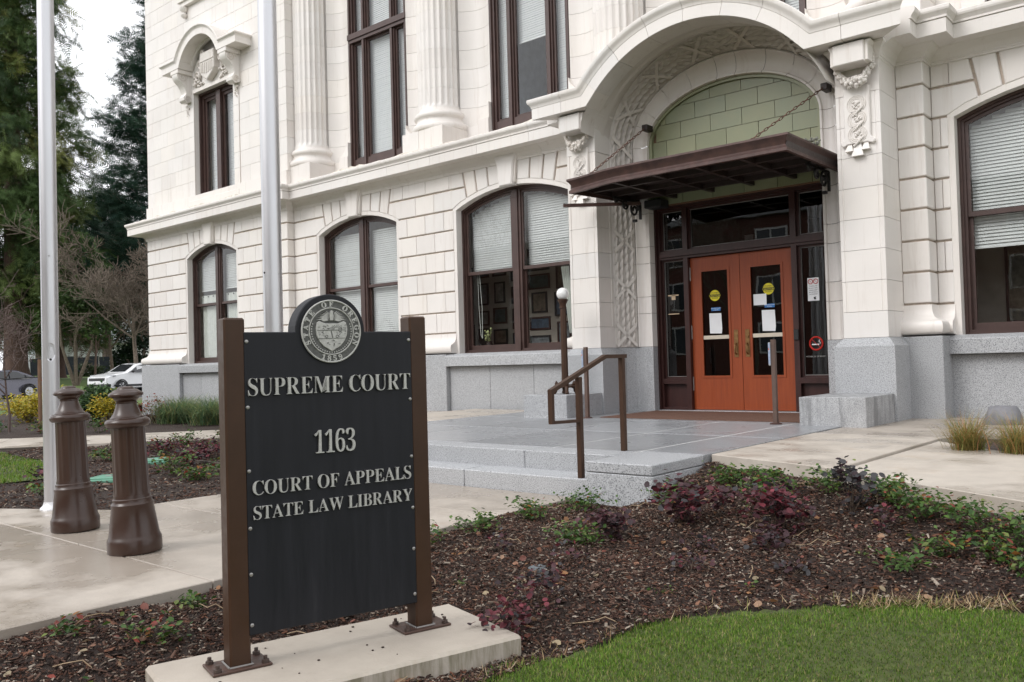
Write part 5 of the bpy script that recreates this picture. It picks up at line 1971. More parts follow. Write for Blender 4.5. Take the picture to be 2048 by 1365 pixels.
c = SLAB.mix(SLAB.math('MULTIPLY', SLAB.ramp(SLAB.noise(9, 5, .7), [(.6, (0,) * 3), (.75, (1,) * 3)]), .3), c, (.30, .24, .18))
SLAB.set('Base Color', c).set('Roughness', .8)
SLAB.bump(SLAB.noise(90, 4, .6), .2, .006)
SLAB = SLAB.m
sl('base_slab', MB().cbox(-.78, .77, -.43, .27, -.19, 0, .014), SLAB)
for s in (-1, 1):
    pst = sl('post', MB().cbox(s * .45 - .046, s * .45 + .046, -.052, .052, .010, 1.525 + (.012 if s > 0 else 0), .008), BRONZE)
    pc_ = sl('foot_plate', MB().cbox(s * .45 - .128, s * .45 + .128, -.088, .088, .001, .013, .003), simple('rusty_brown_plate', (.065, .032, .022), .5, var=.3, scale=30))
    sl('weld', MB().tube([(s * .45 - .05, -.056, .014), (s * .45 + .05, -.056, .014), (s * .45 + .05, .056, .014), (s * .45 - .05, .056, .014), (s * .45 - .05, -.056, .014)], .006, 5), simple('weld_grey', (.20, .19, .18), .5), pst)
    for bx in (-.103, .103):
        for by in (-.065, .065):
            sl('anchor_bolt', MB().lathe([(.017, 0), (.017, .014), (.009, .015), (.009, .030)], s * .45 + bx, by, 6, .013), simple('bolt_rust', (.06, .04, .033), .55, var=.4, scale=40), pc_)
# cabinet with the round head
def sign_outline(w, z0, z1, cx, r, n=24):
    pts = [(-w, z0), (w, z0), (w, z1), (cx + r, z1)]
    for i in range(1, n):
        a = PI * i / n
        pts.append((cx + r * math.cos(a), z1 + .005 + r * math.sin(a)))
    pts += [(cx - r, z1), (-w, z1)]
    return pts
SCX = -.005
pn = sl('panel', MB().prism(sign_outline(.412, .135, 1.462, SCX, .170), -.052, .045, .004), PANEL)
rows = []
for off in (.0,):
    pass
for s in (-1, 1):
    for z in (.18, .40, .60, .85, 1.13, 1.42):
        sl('panel_screw', MB().lathe([(.009, 0), (.008, .003), (.004, .005)], 0, 0, 10).xf(Matrix.Translation((s * .398, -.052, z)) @ Matrix.Rotation(PI / 2, 4, 'X')), STEEL, pn)
# lettering: cast serif capitals standing off the panel
def line(body, u0, u1, zb, cap, name='lettering'):
    grp = None
    tx_ = serif(body)
    # one object per letter: lay the whole line out first to get the pen positions
    pos = []
    wid = []
    kern = .02
    x = 0.0
    for ch, rc in zip(tx_, body):
        if rc == ' ':
            x += .30
            pos.append(None)
            continue
        me = glyph(ch, 1.0, .05, 'LEFT', .003, -.015)
        xs_ = [v.co.x for v in me.vertices]
        me.transform(Matrix.Translation((-min(xs_), 0, 0)))
        w_ = max(xs_) - min(xs_)
        pos.append((me, x, w_))
        x += w_ + (.055 if rc not in 'AWLTY' else .03)
    tot = x - .05
    kx = (u1 - u0) / tot
    kz = cap / .68
    for ch, p in zip(body, pos):
        if p is None: continue
        me, px, w_ = p
        me.materials.clear()
        me.materials.append(LETT)
        me.name = 'letter'
        M_ = Matrix.Translation((u0 + px * kx, -.060, zb)) @ Matrix.Rotation(PI / 2, 4, 'X') @ Matrix.Diagonal((kx, kz, .11, 1))
        me.transform(M_)
        o = bpy.data.objects.new('letter', me)
        link(o, pn)
line('SUPREME COURT', -.397, .393, 1.18, .078)
line('1163', -.098, .101, .903, .103)
line('COURT OF APPEALS', -.386, .388, .744, .062)
line('STATE LAW LIBRARY', -.384, .390, .637, .058)
# state seal: rings, stars, shield, eagle, ring lettering
SZ = 1.464
se = sl('seal', MB().tube([(SCX, -.052, SZ), (SCX, -.060, SZ)], .145, 64), LETTD)
def ringtube(r, t, y):
    return MB().tube([(SCX + r * math.cos(2 * PI * i / 64), y, SZ + r * math.sin(2 * PI * i / 64)) for i in range(65)], t, 6)
sl('ring', ringtube(.143, .0042, -.062), LETT, se, 40)
sl('ring', ringtube(.108, .0032, -.062), LETT, se, 40)
stars = MB()
for i in range(33):
    a = R(-28) - (PI * 2 - R(124)) * i / 32 if False else R(205) + R(310 - 180 - 0) * i / 32 + 0
    a = R(160) + (R(380) - R(160)) * i / 32
    pts = []
    for k in range(10):
        q = .0048 if k % 2 == 0 else .0021
        b_ = PI / 2 + k * PI / 5
        pts.append((SCX + .0975 * math.cos(a) + q * math.cos(b_), SZ + .0975 * math.sin(a) + q * math.sin(b_)))
    stars.prism(pts, -.064, -.060)
sl('star_ring', stars, LETT, se, kind='stuff')
shp = [(-.072, .040), (-.060, .047), (-.03, .036), (.03, .036), (.060, .047), (.072, .040), (.078, .01), (.074, -.02), (.06, -.048), (.04, -.07), (0, -.094), (-.04, -.07), (-.06, -.048), (-.074, -.02), (-.078, .01)]
sl('shield', MB().prism([(SCX + a, SZ + b_) for a, b_ in shp], -.067, -.060, .002), LETT, se)
rel = MB()
def rb(x0, z0, x1, z1, w=.0022):
    rel.bar((SCX + x0, -.0675, SZ + z0), (SCX + x1, -.0675, SZ + z1), w, .003, (0, 1, 0))
rb(-.072, .004, .068, .006); rb(-.066, -.034, .064, -.032); rb(-.004, .002, .004, -.030, .004)
for i in range(9):     # sun rays
    a = PI * (i + .5) / 9
    rb(.022 + .010 * math.cos(a), .008 + .010 * math.sin(a), .022 + .030 * math.cos(a), .008 + .022 * math.sin(a), .0012)
rng_s = random.Random(4)
for i in range(46):    # ships, trees, wagon, wheat as short strokes
    x, z = rng_s.choice([(-.045, .02), (-.03, .012), (-.035, -.014), (.035, -.016), (.055, .018), (.05, -.005), (-.02, -.052), (.02, -.056), (0, -.07), (-.05, -.02)])
    x += rng_s.uniform(-.016, .016)
    z += rng_s.uniform(-.012, .012)
    a = rng_s.uniform(0, PI)
    l_ = rng_s.uniform(.004, .011)
    rb(x, z, x + l_ * math.cos(a), z + l_ * math.sin(a), rng_s.uniform(.001, .0022))
for s in (-1, 1):
    rel.tube([(SCX + s * .026 + .006 * math.cos(2 * PI * i / 12), -.0675, SZ - .024 + .006 * math.sin(2 * PI * i / 12)) for i in range(13)], .0013, 4)
sl('shield_relief', rel, LETTD, se, kind='stuff')
eg = MB()
eg.prism([(SCX - .008, SZ + .050), (SCX + .008, SZ + .050), (SCX + .010, SZ + .072), (SCX + .006, SZ + .084), (SCX + .010, SZ + .090), (SCX + .002, SZ + .097), (SCX - .007, SZ + .092), (SCX - .010, SZ + .072)], -.069, -.060, .001)
for s in (-1, 1):
    for k in range(7):
        a0_ = R(8 + k * 9)
        L_ = .066 - .0035 * k
        b0 = (SCX + s * .008, SZ + .060 + .003 * k)
        tip = (SCX + s * (.008 + L_ * math.cos(a0_) * 1.0), SZ + .046 + L_ * math.sin(a0_) * .62 + .004 * k)
        nx1 = ((tip[1] - b0[1]) * .12, -(tip[0] - b0[0]) * .12)
        pts = [b0, ((b0[0] + tip[0]) / 2 + nx1[0] * .5, (b0[1] + tip[1]) / 2 + nx1[1] * .5), tip, ((b0[0] + tip[0]) / 2 - nx1[0] * .5, (b0[1] + tip[1]) / 2 - nx1[1] * .5)]
        eg.prism(pts, -.0655 - .0005 * k, -.060)
    eg.prism([(SCX + s * .01, SZ + .052), (SCX + s * .034, SZ + .046), (SCX + s * .05, SZ + .047), (SCX + s * .03, SZ + .058)], -.0665, -.060)
sl('eagle', eg, LETT, se, kind='stuff')
def ringtext(body, r, a0_, a1_, size, flip=False):
    n = len(body)
    for i, ch in enumerate(body):
        if ch == ' ': continue
        a = a0_ + (a1_ - a0_) * i / (n - 1)
        me = glyph(serif(ch), size, .003, 'CENTER', 0, .0006, 2)
        me.materials.clear()
        me.materials.append(LETT)
        rot = (a - PI / 2) if not flip else (a + PI / 2)
        rr_ = r if not flip else r + size * .68
        M_ = Matrix.Translation((SCX, -.062, SZ)) @ Matrix.Rotation(PI / 2, 4, 'X') @ Matrix.Translation((rr_ * math.cos(a), rr_ * math.sin(a), 0)) @ Matrix.Rotation(rot, 4, 'Z')
        me.transform(M_)
        me.name = 'seal_letter'
        o = bpy.data.objects.new('seal_letter', me)
        link(o, se)
ringtext('STATE OF OREGON', .1145, R(205), R(-25), .034)
ringtext('1859', .1145, R(251), R(289), .034, True)
# grit and leaf bits lying on the slab
gm = MB()
for i in range(22):
    x, y = rng_s.uniform(-.7, .7), rng_s.uniform(-.4, .2)
    s_ = rng_s.uniform(.003, .008)
    gm.ball((x, y, .001 + s_ * .3), s_, 7, 4, .5)
sl('grit', gm, SOIL, kind='stuff')

# ================================================================== FLAGPOLES, BOLLARDS
def flagpole(x, y, z, r, label, hatch):
    t = thing('flagpole', label, 'flagpole', (x, y, z), 'aluminium flagpoles')
    build('shaft', MB().lathe([(r, .0), (r, 4.0), (r * .96, 6.0), (r * .7, 11), (r * .55, 13.5)], n=40), ALU, t, 40, True)
    build('collar', MB().lathe([(r * 1.5, .0), (r * 1.47, .012), (r * 1.2, .03), (r * 1.08, .05), (r * 1.02, .07)], n=40), simple('pale_aluminium_collar', (.72, .72, .73), .4, metal=.6, var=.05), t, 40, True)
    build('finial', MB().ball((0, 0, 13.6), .11, 16, 10), simple('gilt_ball', (.6, .42, .1), .3, metal=.9), t, 60, True)
    if hatch:
        hx_, hz_ = -math.atan2(y, x), 1.42
        d = Vector((-x, -y, 0)).normalized()
        u = Vector((-d.y, d.x, 0))
        m = MB()
        rows = []
        for i in range(24):
            a = 2 * PI * i / 24
            du, dz = .042 * math.cos(a), .085 * math.sin(a)
            ph_ = du / r
            p = d * (r + .004) * math.cos(ph_) + u * (r + .004) * math.sin(ph_)
            rows.append((p.x, p.y, hz_ + dz))
        m.add(rows, [tuple(range(24))])
        h = build('hand_hole_cover', m, ALU, t, None, True, fix=False)
        build('cover_screw', MB().ball(d * (r + .003) + Vector((0, 0, hz_ - .065)), .011, 8, 6), BLACK, t, 60, True)
        build('cleat', MB().tube([d * r + Vector((0, 0, 2.3)), d * (r + .04) + Vector((0, 0, 2.3))], .008, 6), ALU, t, 60, True)
    else:
        d = Vector((-x, -y, 0)).normalized()
        u = Vector((-d.y, d.x, 0))
        p = d * r * .55 - u * r * .8
        build('drill_hole', MB().ball((p.x, p.y, 2.25), .012, 8, 6), BLACK, t, 60, True)
    return t
flagpole(-8.33, 3.24, .28, .071, 'thin flagpole left of the two bollards, oval hatch at head height', True)
flagpole(-7.75, 5.22, .24, .098, 'thick flagpole rising directly behind the court sign', False)

bp_ = [(r_ * .84, z_) for r_, z_ in [(.205, 0), (.208, .01), (.208, .085), (.200, .098), (.196, .108), (.192, .115), (.162, .295), (.164, .31), (.164, .325), (.156, .334), (.150, .342), (.150, .36), (.143, .366), (.140, .385)]]
def bollard(x, y, lean, label):
    t = thing('bollard', label, 'bollard', (x, y, .283), 'brown cast bollards in the walk')
    t.rotation_euler = lean
    build('base', MB().lathe(bp_, n=48), BRONZEG, t, 35, True)
    # lightly fluted drum
    rows = []
    for z, k in ((.385, .0), (.40, .3), (.42, 1), (.83, 1), (.845, 0)):
        rows.append([((.116 - .008 * (z - .385) / .46 - .004 * k * (.5 + .5 * math.cos(16 * a))) * math.cos(a), (.116 - .008 * (z - .385) / .46 - .004 * k * (.5 + .5 * math.cos(16 * a))) * math.sin(a), z) for a in [2 * PI * i / 128 for i in range(128)]])
    build('drum', MB().strip(rows, closed=True, caps=True), BRONZEG, t, 60, True)
    up = [(.126, .842), (.150, .846), (.165, .858), (.170, .875), (.163, .893), (.148, .903), (.128, .906), (.126, .912), (.117, .918), (.098, .945), (.083, .98), (.076, 1.005), (.080, 1.008), (.080, 1.016), (.074, 1.020), (.082, 1.026), (.093, 1.036), (.096, 1.045)]
    build('neck', MB().lathe([(r_ * .86, z_) for r_, z_ in up], n=48), BRONZEG, t, 35, True)
    cap_ = [(.096, 1.044), (.110, 1.050), (.128, 1.058), (.130, 1.070), (.118, 1.082), (.108, 1.085), (.098, 1.092), (.086, 1.100), (.066, 1.103), (.060, 1.113), (.048, 1.121), (.001, 1.124)]
    build('cap', MB().lathe([(r_ * .86, z_) for r_, z_ in cap_], n=48), BRONZEG, t, 50, True)
    return t
bollard(-7.05, 2.91, (R(1.2), R(-2.0), 0), 'brown bollard next to the thin flagpole, left of the pair')
bollard(-5.84, 2.80, (R(1.2), R(-2.0), .4), 'brown bollard closer to the court sign, right of the pair')
# ================================================================== ENTRANCE FURNITURE
# globe lamp
lx, ly, lz = -8.30, 10.93, .965
t = thing('globe_lamp', 'white globe lamp on a brown post standing on the granite block', 'lamp', (lx, ly, lz))
oc = [(.062, .10), (.056, .30), (.050, 1.25), (.048, 1.36)]
build('post', MB().lathe(oc, n=8, a0=PI / 8), BRONZE, t, None, True)
build('capital', MB().lathe([(.050, 1.355), (.060, 1.36), (.060, 1.372), (.052, 1.38), (.055, 1.42), (.072, 1.46), (.085, 1.475), (.085, 1.495), (.06, 1.50)], n=16), BRONZE, t, 30, True)
build('globe', MB().ball((0, 0, 1.585), .098, 28, 18), simple('opal_glass', (.80, .80, .79), .2, var=.03, coat=.6), t, 60, True)
fm = MB()
for k in range(4):
    a = PI / 4 + k * PI / 2
    d = Vector((math.cos(a), math.sin(a), 0))
    ft = MB()
    ft.tube([d * .05 + Vector((0, 0, .12)), d * .10 + Vector((0, 0, .125)), d * .15 + Vector((0, 0, .10)), d * .155 + Vector((0, 0, .05)), d * .18 + Vector((0, 0, .02)), d * .21 + Vector((0, 0, .018))], [.03, .03, .032, .028, .034, .026], 8)
    ft.ball(d * .20 + Vector((0, 0, .022)), .026, 8, 6)
    build('paw_foot', ft, BRONZE, t, 60, True)
    build('pine_cone', MB().lathe([(.012, 0), (.026, .012), (.030, .035), (.022, .06), (.004, .085)], d.x * .14, d.y * .14, 10, .125), BRONZE, t, 50, True)
build('base_plate', MB().lathe([(.03, .0), (.05, .02), (.045, .09), (.10, .105), (.165, .11), (.165, .13), (.10, .14), (.062, .15)], n=20), BRONZE, t, 30, True)

# handrail on the steps
t = thing('handrail', 'brown square-bar handrail with a looped end on the steps', 'handrail', (-4.60, 6.25, .445))
X_ = -4.60
def hb(name, pts, w=.042):
    m = MB()
    for p, q in zip(pts[:-1], pts[1:]):
        m.bar((X_, p[0], p[1]), (X_, q[0], q[1]), w, w, (1, 0, 0))
    build(name, m, BRONZE, t)
rail = [(7.00, 1.52), (6.66, 1.52), (5.84, 1.235)]
def loft(name, pts, w=.044, h=.036):
    rows = []
    n = len(pts)
    for i, p in enumerate(pts):
        a = Vector(pts[max(i - 1, 0)])
        b = Vector(pts[min(i + 1, n - 1)])
        p = Vector(p)
        d1 = (p - a).normalized() if i > 0 else (b - p).normalized()
        d2 = (b - p).normalized() if i < n - 1 else d1
        bis = (d1 + d2).normalized()
        nr = Vector((-bis.y, bis.x))
        k = 1 / max(.4, bis.dot(d1))
        rows.append([(X_ - w / 2, p.x + nr.x * h / 2 * k, p.y + nr.y * h / 2 * k), (X_ + w / 2, p.x + nr.x * h / 2 * k, p.y + nr.y * h / 2 * k), (X_ + w / 2, p.x - nr.x * h / 2 * k, p.y - nr.y * h / 2 * k), (X_ - w / 2, p.x - nr.x * h / 2 * k, p.y - nr.y * h / 2 * k)])
    build(name, MB().strip(rows, closed=True, caps=True), BRONZE, t)
loft('top_rail', [(7.02, 1.522), (6.67, 1.522), (5.85, 1.235), (5.85, .965)])
loft('return_rail', [(5.832, .965), (6.235, .955)], .04, .026)
build('post', MB().cbox(X_ - .024, X_ + .024, 6.93, 6.98, ZPORCH, 1.504, .003), BRONZE, t)
build('post', MB().cbox(X_ - .024, X_ + .024, 6.23, 6.28, .445, 1.345, .003), BRONZE, t)
# door push-button posts
for x, y, lab in ((-7.61, 10.55, 'slim brown door-button post left of the mat, beside the lamp block'), (-4.60, 10.40, 'slim brown door-button post in front of the right door leaf')):
    t = thing('button_post', lab, 'post', (x, y, ZPORCH), 'door-button posts')
    build('post', MB().cbox(-.027, .027, -.027, .027, .01, 1.065, .004), simple('grey_brown_post', (.10, .062, .048), .5, var=.15), t, None, True)
    build('foot', MB().lathe([(.075, 0), (.075, .012), (.05, .02)], n=20), COPPER, t, None, True)
    bx = build('button_box', MB().cbox(-.052, -.027, -.04, .03, .74, 1.03, .004), simple('box_grey', (.42, .42, .43), .5), t, None, True)
    build('button_label', MB().box(-.0535, -.0521, -.03, .02, .78, .93), STICKB, t, None, True)
    build('front_plate', MB().box(-.05, -.026, -.044, -.0405, .76, 1.02), simple('plate_blue_grey', (.30, .36, .48), .5, var=.3, scale=30), t, None, True)
    build('red_arrow', MB().prism([(-.046, .93), (-.030, .945), (-.046, .96)], -.046, -.0442), simple('orange_red_mark', (.6, .12, .03), .5), t, None, True)
# door mat
t = build('door_mat', MB().cbox(-7.50, -4.35, 10.72, 12.33, .6195, .632, .003), simple('reddish_brown_mat', (.135, .068, .045), .95, var=.35, scale=40, bump=.6, bscale=200))
tag(t, 'long reddish brown mat in front of the orange doors', 'doormat')

# ================================================================== VEGETATION
def scatter(name, tv, tf, pos, rot, scale, cols, mat, parent=None, kind=None, smooth=False, local_off=None):
    """one mesh of many small pieces: template verts tv (k,3), tris tf (m,3); pos (n,3), rot (n,3,3), scale (n,) or (n,3), cols (n,3)"""
    tv = np.asarray(tv, float)
    tf = np.asarray(tf, int)
    n, k = len(pos), len(tv)
    sc_ = np.asarray(scale, float)
    if sc_.ndim == 1: sc_ = np.repeat(sc_[:, None], 3, 1)
    v = np.einsum('nij,nkj->nki', rot, tv[None] * sc_[:, None, :]) + np.asarray(pos)[:, None, :]
    v = v.reshape(-1, 3)
    f = (tf[None] + (np.arange(n) * k)[:, None, None]).reshape(-1, 3)
    me = bpy.data.meshes.new(name)
    me.vertices.add(len(v))
    me.vertices.foreach_set('co', v.astype(np.float32).ravel())
    me.loops.add(len(f) * 3)
    me.loops.foreach_set('vertex_index', f.astype(np.int32).ravel())
    me.polygons.add(len(f))
    me.polygons.foreach_set('loop_start', (np.arange(len(f)) * 3).astype(np.int32))
    if smooth: me.polygons.foreach_set('use_smooth', np.ones(len(f), bool))
    me.update(calc_edges=True)
    ca = me.color_attributes.new('Col', 'FLOAT_COLOR', 'POINT')
    cc = np.ones((n, k, 4), np.float32)
    cc[:, :, :3] = np.asarray(cols)[:, None, :]
    ca.data.foreach_set('color', cc.ravel())
    me.materials.append(mat)
    o = bpy.data.objects.new(name, me)
    link(o, parent)
    if parent: o.location = -wl(parent)
    if kind: o['kind'] = kind
    WL[o.name] = Vector((0, 0, 0))
    return o

def frames(d, up=None, roll=None):
    """rotation matrices whose local y axis is d; local z leans to up"""
    d = np.asarray(d, float)
    d = d / (np.linalg.norm(d, axis=1, keepdims=True) + 1e-9)
    u = np.tile(np.array([0, 0, 1.0]), (len(d), 1)) if up is None else np.asarray(up, float)
    x = np.cross(d, u)
    bad = np.linalg.norm(x, axis=1) < 1e-3
    x[bad] = np.array([1.0, 0, 0])
    x /= np.linalg.norm(x, axis=1, keepdims=True)
    z = np.cross(x, d)
    if roll is not None:
        c, s = np.cos(roll)[:, None], np.sin(roll)[:, None]
        x, z = x * c + z * s, z * c - x * s
    return np.stack([x, d, z], axis=2)

def pick(cols, n, wts=None, jit=.18):
    cols = np.array(cols)
    i = RNG.choice(len(cols), n, p=None if wts is None else np.array(wts) / np.sum(wts))
    return np.clip(cols[i] * RNG.uniform(1 - jit, 1 + jit, (n, 1)), 0, 1)

LEAFM = mat_attr('leaf_tissue', .5, .35, .25, .18, 40)
NEEDM = mat_attr('conifer_needles', .65, .25, .12, .3, 3)
CHIPM = mat_attr('wood_chips', .85, .15, 0, .25, 120)
GRASSM = mat_attr('grass_blades', .55, .25, .30, .12, 10)
TWIGM = simple('thin_brown_twigs', (.10, .07, .05), .8, var=.3, scale=30)
BARKM = simple('red_brown_bark', (.085, .050, .038), .9, var=.4, scale=6, bump=.8, bscale=14, stretch=(3, 3, .6))
BARKG = simple('grey_lichen_bark', (.15, .118, .092), .9, var=.45, scale=9, bump=.6, bscale=20)

# folded pointed leaf lying along +y
LEAF_V = [(0, 0, 0), (-.30, .38, .07), (.30, .38, .07), (0, .45, -.02), (-.18, .75, .04), (.18, .75, .04), (0, 1.0, -.06)]
LEAF_F = [(0, 3, 1), (0, 2, 3), (1, 3, 4), (2, 5, 3), (3, 6, 4), (3, 5, 6)]
RLEAF_V = [(0, 0, 0), (-.34, .30, .05), (.34, .30, .05), (0, .42, -.03), (-.38, .62, .06), (.38, .62, .06), (-.2, .9, .02), (.2, .9, .02), (0, .98, -.03)]
RLEAF_F = [(0, 3, 1), (0, 2, 3), (1, 3, 4), (2, 5, 3), (3, 6, 4), (3, 5, 7), (3, 8, 6), (3, 7, 8)]
BLADE_V = [(-.5, 0, 0), (.5, 0, 0), (-.38, .5, .05), (.38, .5, .05), (0, 1, .18)]
BLADE_F = [(0, 1, 3), (0, 3, 2), (2, 3, 4)]

# ---- mulch chips
def chips(name, n, region, hf, parent=None, big=1.0):
    xs, ys = [], []
    x0, x1, y0, y1, test = region
    while len(xs) < n:
        x = RNG.uniform(x0, x1, n)
        y = RNG.uniform(y0, y1, n)
        for a, b in zip(x, y):
            if test(a, b): 
                xs.append(a); ys.append(b)
                if len(xs) >= n: break
    pos = np.array([(a, b, hf(a, b) + RNG.uniform(.002, .016)) for a, b in zip(xs, ys)])
    ang = RNG.uniform(0, 2 * PI, n)
    tilt = RNG.normal(0, .28, n)
    d = np.stack([np.cos(ang) * np.cos(tilt), np.sin(ang) * np.cos(tilt), np.sin(tilt)], 1)
    rot = frames(d, roll=RNG.normal(0, .4, n))
    L = RNG.lognormal(-4.08, .5, n) * big
    sc3 = np.stack([L * RNG.uniform(.18, .42, n), L, RNG.uniform(.0022, .006, n) * big], 1)
    cols = pick([(.034, .022, .018), (.068, .038, .029), (.105, .062, .046), (.18, .14, .11), (.32, .27, .22), (.13, .062, .04)], n, [27, 26, 19, 12, 6, 10], .3)
    tv = [(-.5, -.5, -.5), (.5, -.45, -.5), (.35, .5, -.4), (-.4, .55, -.5), (-.42, -.4, .5), (.45, -.5, .4), (.3, .42, .5), (-.35, .48, .4)]
    tf = [(4, 5, 6), (4, 6, 7), (1, 2, 6), (1, 6, 5), (3, 0, 4), (3, 4, 7)]
    o = scatter(name, tv, tf, pos, rot, sc3, cols, CHIPM)
    tag(o, 'shredded bark chips covering the planting bed', 'wood chips', kind='stuff')
    return o
SLABC = Matrix.Translation((-3.311, 2.524, 0)) @ Matrix.Rotation(ST, 4, 'Z')
SLABI = SLABC.inverted()
def off_slab(x, y):
    p = SLABI @ Vector((x, y, 0))
    return not (-.77 < p.x < .76 and -.42 < p.y < .26)
def in_bed(x, y):
    if in_lawn(x, y) or x < -4.6: return False
    if x > -2.46 and y > 6.58 - (x + 2.46) * .59: return False
    if -3.74 < x <= -2.46 and y > 7.05 - (x + 3.74) * .36: return False
    if x <= -3.74 and y > 6.06: return False
    return off_slab(x, y)
o = chips('bark_chips', 76000, (-4.6, 1.6, .6, 7.05, in_bed), HB)
o['label'] = 'shredded bark chips over the bed in front of the steps'
in_mid = lambda x, y: inpoly(x, y, MIDBED)
o = chips('bark_chips', 16000, (-16, -7.7, 2.2, 9.5, in_mid), ZL, big=1.5)
o['label'] = 'shredded bark chips over the bed left of the walk'

# ---- lawns
def lawn(name, n, region, hf, hgt, label, wid=.004):
    x0, x1, y0, y1, test = region
    P = []
    while len(P) < n:
        x = RNG.uniform(x0, x1, n)
        y = RNG.uniform(y0, y1, n)
        for a, b in zip(x, y):
            if test(a, b):
                P.append((a, b))
                if len(P) >= n: break
    P = np.array(P)
    pos = np.array([(a, b, hf(a, b) - .004) for a, b in P])
    ang = RNG.uniform(0, 2 * PI, n)
    lean = RNG.uniform(.25, 1.25, n)
    d = np.stack([np.cos(ang) * np.sin(lean), np.sin(ang) * np.sin(lean), np.cos(lean)], 1)
    rot = frames(d, up=np.stack([-np.cos(ang), -np.sin(ang), np.full(n, .3)], 1))
    patch = np.array([math.sin(1.7 * a + .6) * math.sin(2.1 * b) + .5 * math.sin(5.3 * a + 2) * math.sin(4.1 * b + 1) for a, b in P])
    L = hgt * RNG.uniform(.55, 1.25, n) * (1 + .25 * patch)
    W_ = RNG.uniform(.7, 1.4, n) * wid
    cols = pick([(.115, .215, .026), (.160, .265, .036), (.080, .155, .018), (.25, .28, .070), (.34, .29, .14)], n, [30, 30, 18, 14, 8], .25)
    cols *= (1 + .20 * patch)[:, None]
    o = scatter(name, BLADE_V, BLADE_F, pos, rot, np.stack([W_, L, L], 1), np.clip(cols, 0, 1), GRASSM)
    tag(o, label, 'grass', kind='stuff')
    return o
LZ = lambda x, y: H(x, y) - .004
def edge_lawn(x, y):
    return in_lawn(x + .06 * math.sin(7 * y) + .03 * math.sin(23 * x) + RNG.normal(0, .025), y + .06 * math.sin(6 * x + 1) + .025 * math.sin(31 * y) + RNG.normal(0, .025))
lawn('lawn_grass', 180000, (-2.75, 1.2, 1.7, 4.75, edge_lawn), LZ, .025, 'short green lawn grass in front of the bark bed')
lawn('lawn_grass', 22000, (-17, -10.7, 1.6, 5.3, lambda x, y: inpoly(x, y, LAWN2)), lambda x, y: .255, .05, 'patch of green lawn left of the thin flagpole', .012)
# straw fringe where the lawn was cut back
n = 9000
u = RNG.uniform(0, 1, n)
E_ = np.array(LAWN_EDGE)
ex = np.interp(u * (len(E_) - 1), range(len(E_)), E_[:, 0])
ey = np.interp(u * (len(E_) - 1), range(len(E_)), E_[:, 1])
keep = (ey > 2.3) & ((RNG.uniform(0, 1, n) < .05) | ((ex > -1.6) & (RNG.uniform(0, 1, n) < .28)))
ex, ey = ex[keep], ey[keep]
off = RNG.normal(.03, .05, len(ex))
px_, py_ = ex - off * .5, ey + off
n = len(ex)
ang = RNG.uniform(0, 2 * PI, n)
lean = RNG.uniform(.7, 1.4, n)
d = np.stack([np.cos(ang) * np.sin(lean), np.sin(ang) * np.sin(lean), np.cos(lean)], 1)
o = scatter('straw_fringe', BLADE_V, BLADE_F, np.array([(a, b, LZ(a, b) + .01) for a, b in zip(px_, py_)]), frames(d), np.stack([RNG.uniform(.003, .006, n), RNG.uniform(.035, .085, n), RNG.uniform(.03, .08, n)], 1), pick([(.42, .30, .17), (.32, .21, .11), (.5, .40, .25), (.2, .2, .06)], n, None, .2), GRASSM)
tag(o, 'dry straw-coloured grass fringe along the lawn edge', 'grass', kind='stuff')

# ---- shrubs and small plants
def shrub(name, label, cat, x, y, z, r, h, nst, nlf, lsize, cols, wts, group, template=0, dense=1.0, droop=.2, twig=TWIGM, lowbias=1.0, seed=0, bare=0):
    rs = random.Random(int(1000 * x + 77 * y) + seed)
    t = thing(name, label, cat, (x, y, z), group)
    m = MB()
    P, D, S = [], [], []
    ends = []
    for i in range(nst):
        a = rs.uniform(0, 2 * PI)
        q = rs.uniform(.25, 1.0) * r
        hh = h * rs.uniform(.55, 1.0) * (1 - .35 * (q / r) ** 2)
        p0 = Vector((x + rs.uniform(-.03, .03) * r, y + rs.uniform(-.03, .03) * r, z - .02))
        p2 = Vector((x + q * math.cos(a), y + q * math.sin(a), z + hh))
        p1 = p0.lerp(p2, .5) + Vector((rs.uniform(-.15, .15) * r, rs.uniform(-.15, .15) * r, hh * .22))
        pts = [p0, p0.lerp(p1, .6), p1, p1.lerp(p2, .55), p2]
        rad = max(.0018, .006 * h)
        m.tube(pts, [rad, rad * .85, rad * .7, rad * .5, rad * .3], 4, cap=False)
        ends.append((pts, a))
    per = max(1, int(nlf / max(1, nst)))
    for pts, a in ends[bare:]:
        for k in range(per):
            u = rs.uniform(0, 1) ** (1 / (1 + dense)) if dense else rs.uniform(.3, 1)
            f = u * 4
            i = min(3, int(f))
            p = pts[i].lerp(pts[i + 1], f - i)
            sp_ = .10 * r + .012
            p = p + Vector((rs.gauss(0, sp_), rs.gauss(0, sp_), rs.gauss(0, sp_ * .7)))
            b = rs.uniform(0, 2 * PI)
            e = rs.uniform(-.5, .8) - droop
            P.append(p)
            D.append((math.cos(b) * math.cos(e), math.sin(b) * math.cos(e), math.sin(e)))
            S.append(lsize * rs.uniform(.55, 1.2))
    build('stems', m, twig, t, kind='stuff', fix=False)
    if P:
        n = len(P)
        P = np.array(P)
        P[:, 2] = np.maximum(P[:, 2], z + .012)
        # colours come in patches: neighbouring leaves alike
        base = pick(cols, n, wts, .2)
        tv, tf = (LEAF_V, LEAF_F) if template == 0 else (RLEAF_V, RLEAF_F)
        scatter('leaves', tv, tf, P, frames(D, roll=RNG.normal(0, .5, n)), np.array(S), base, LEAFM, t, kind='stuff')
    return t
GREENS = [(.055, .115, .022), (.085, .155, .030), (.035, .08, .018), (.15, .19, .045), (.22, .045, .03), (.28, .12, .03)]
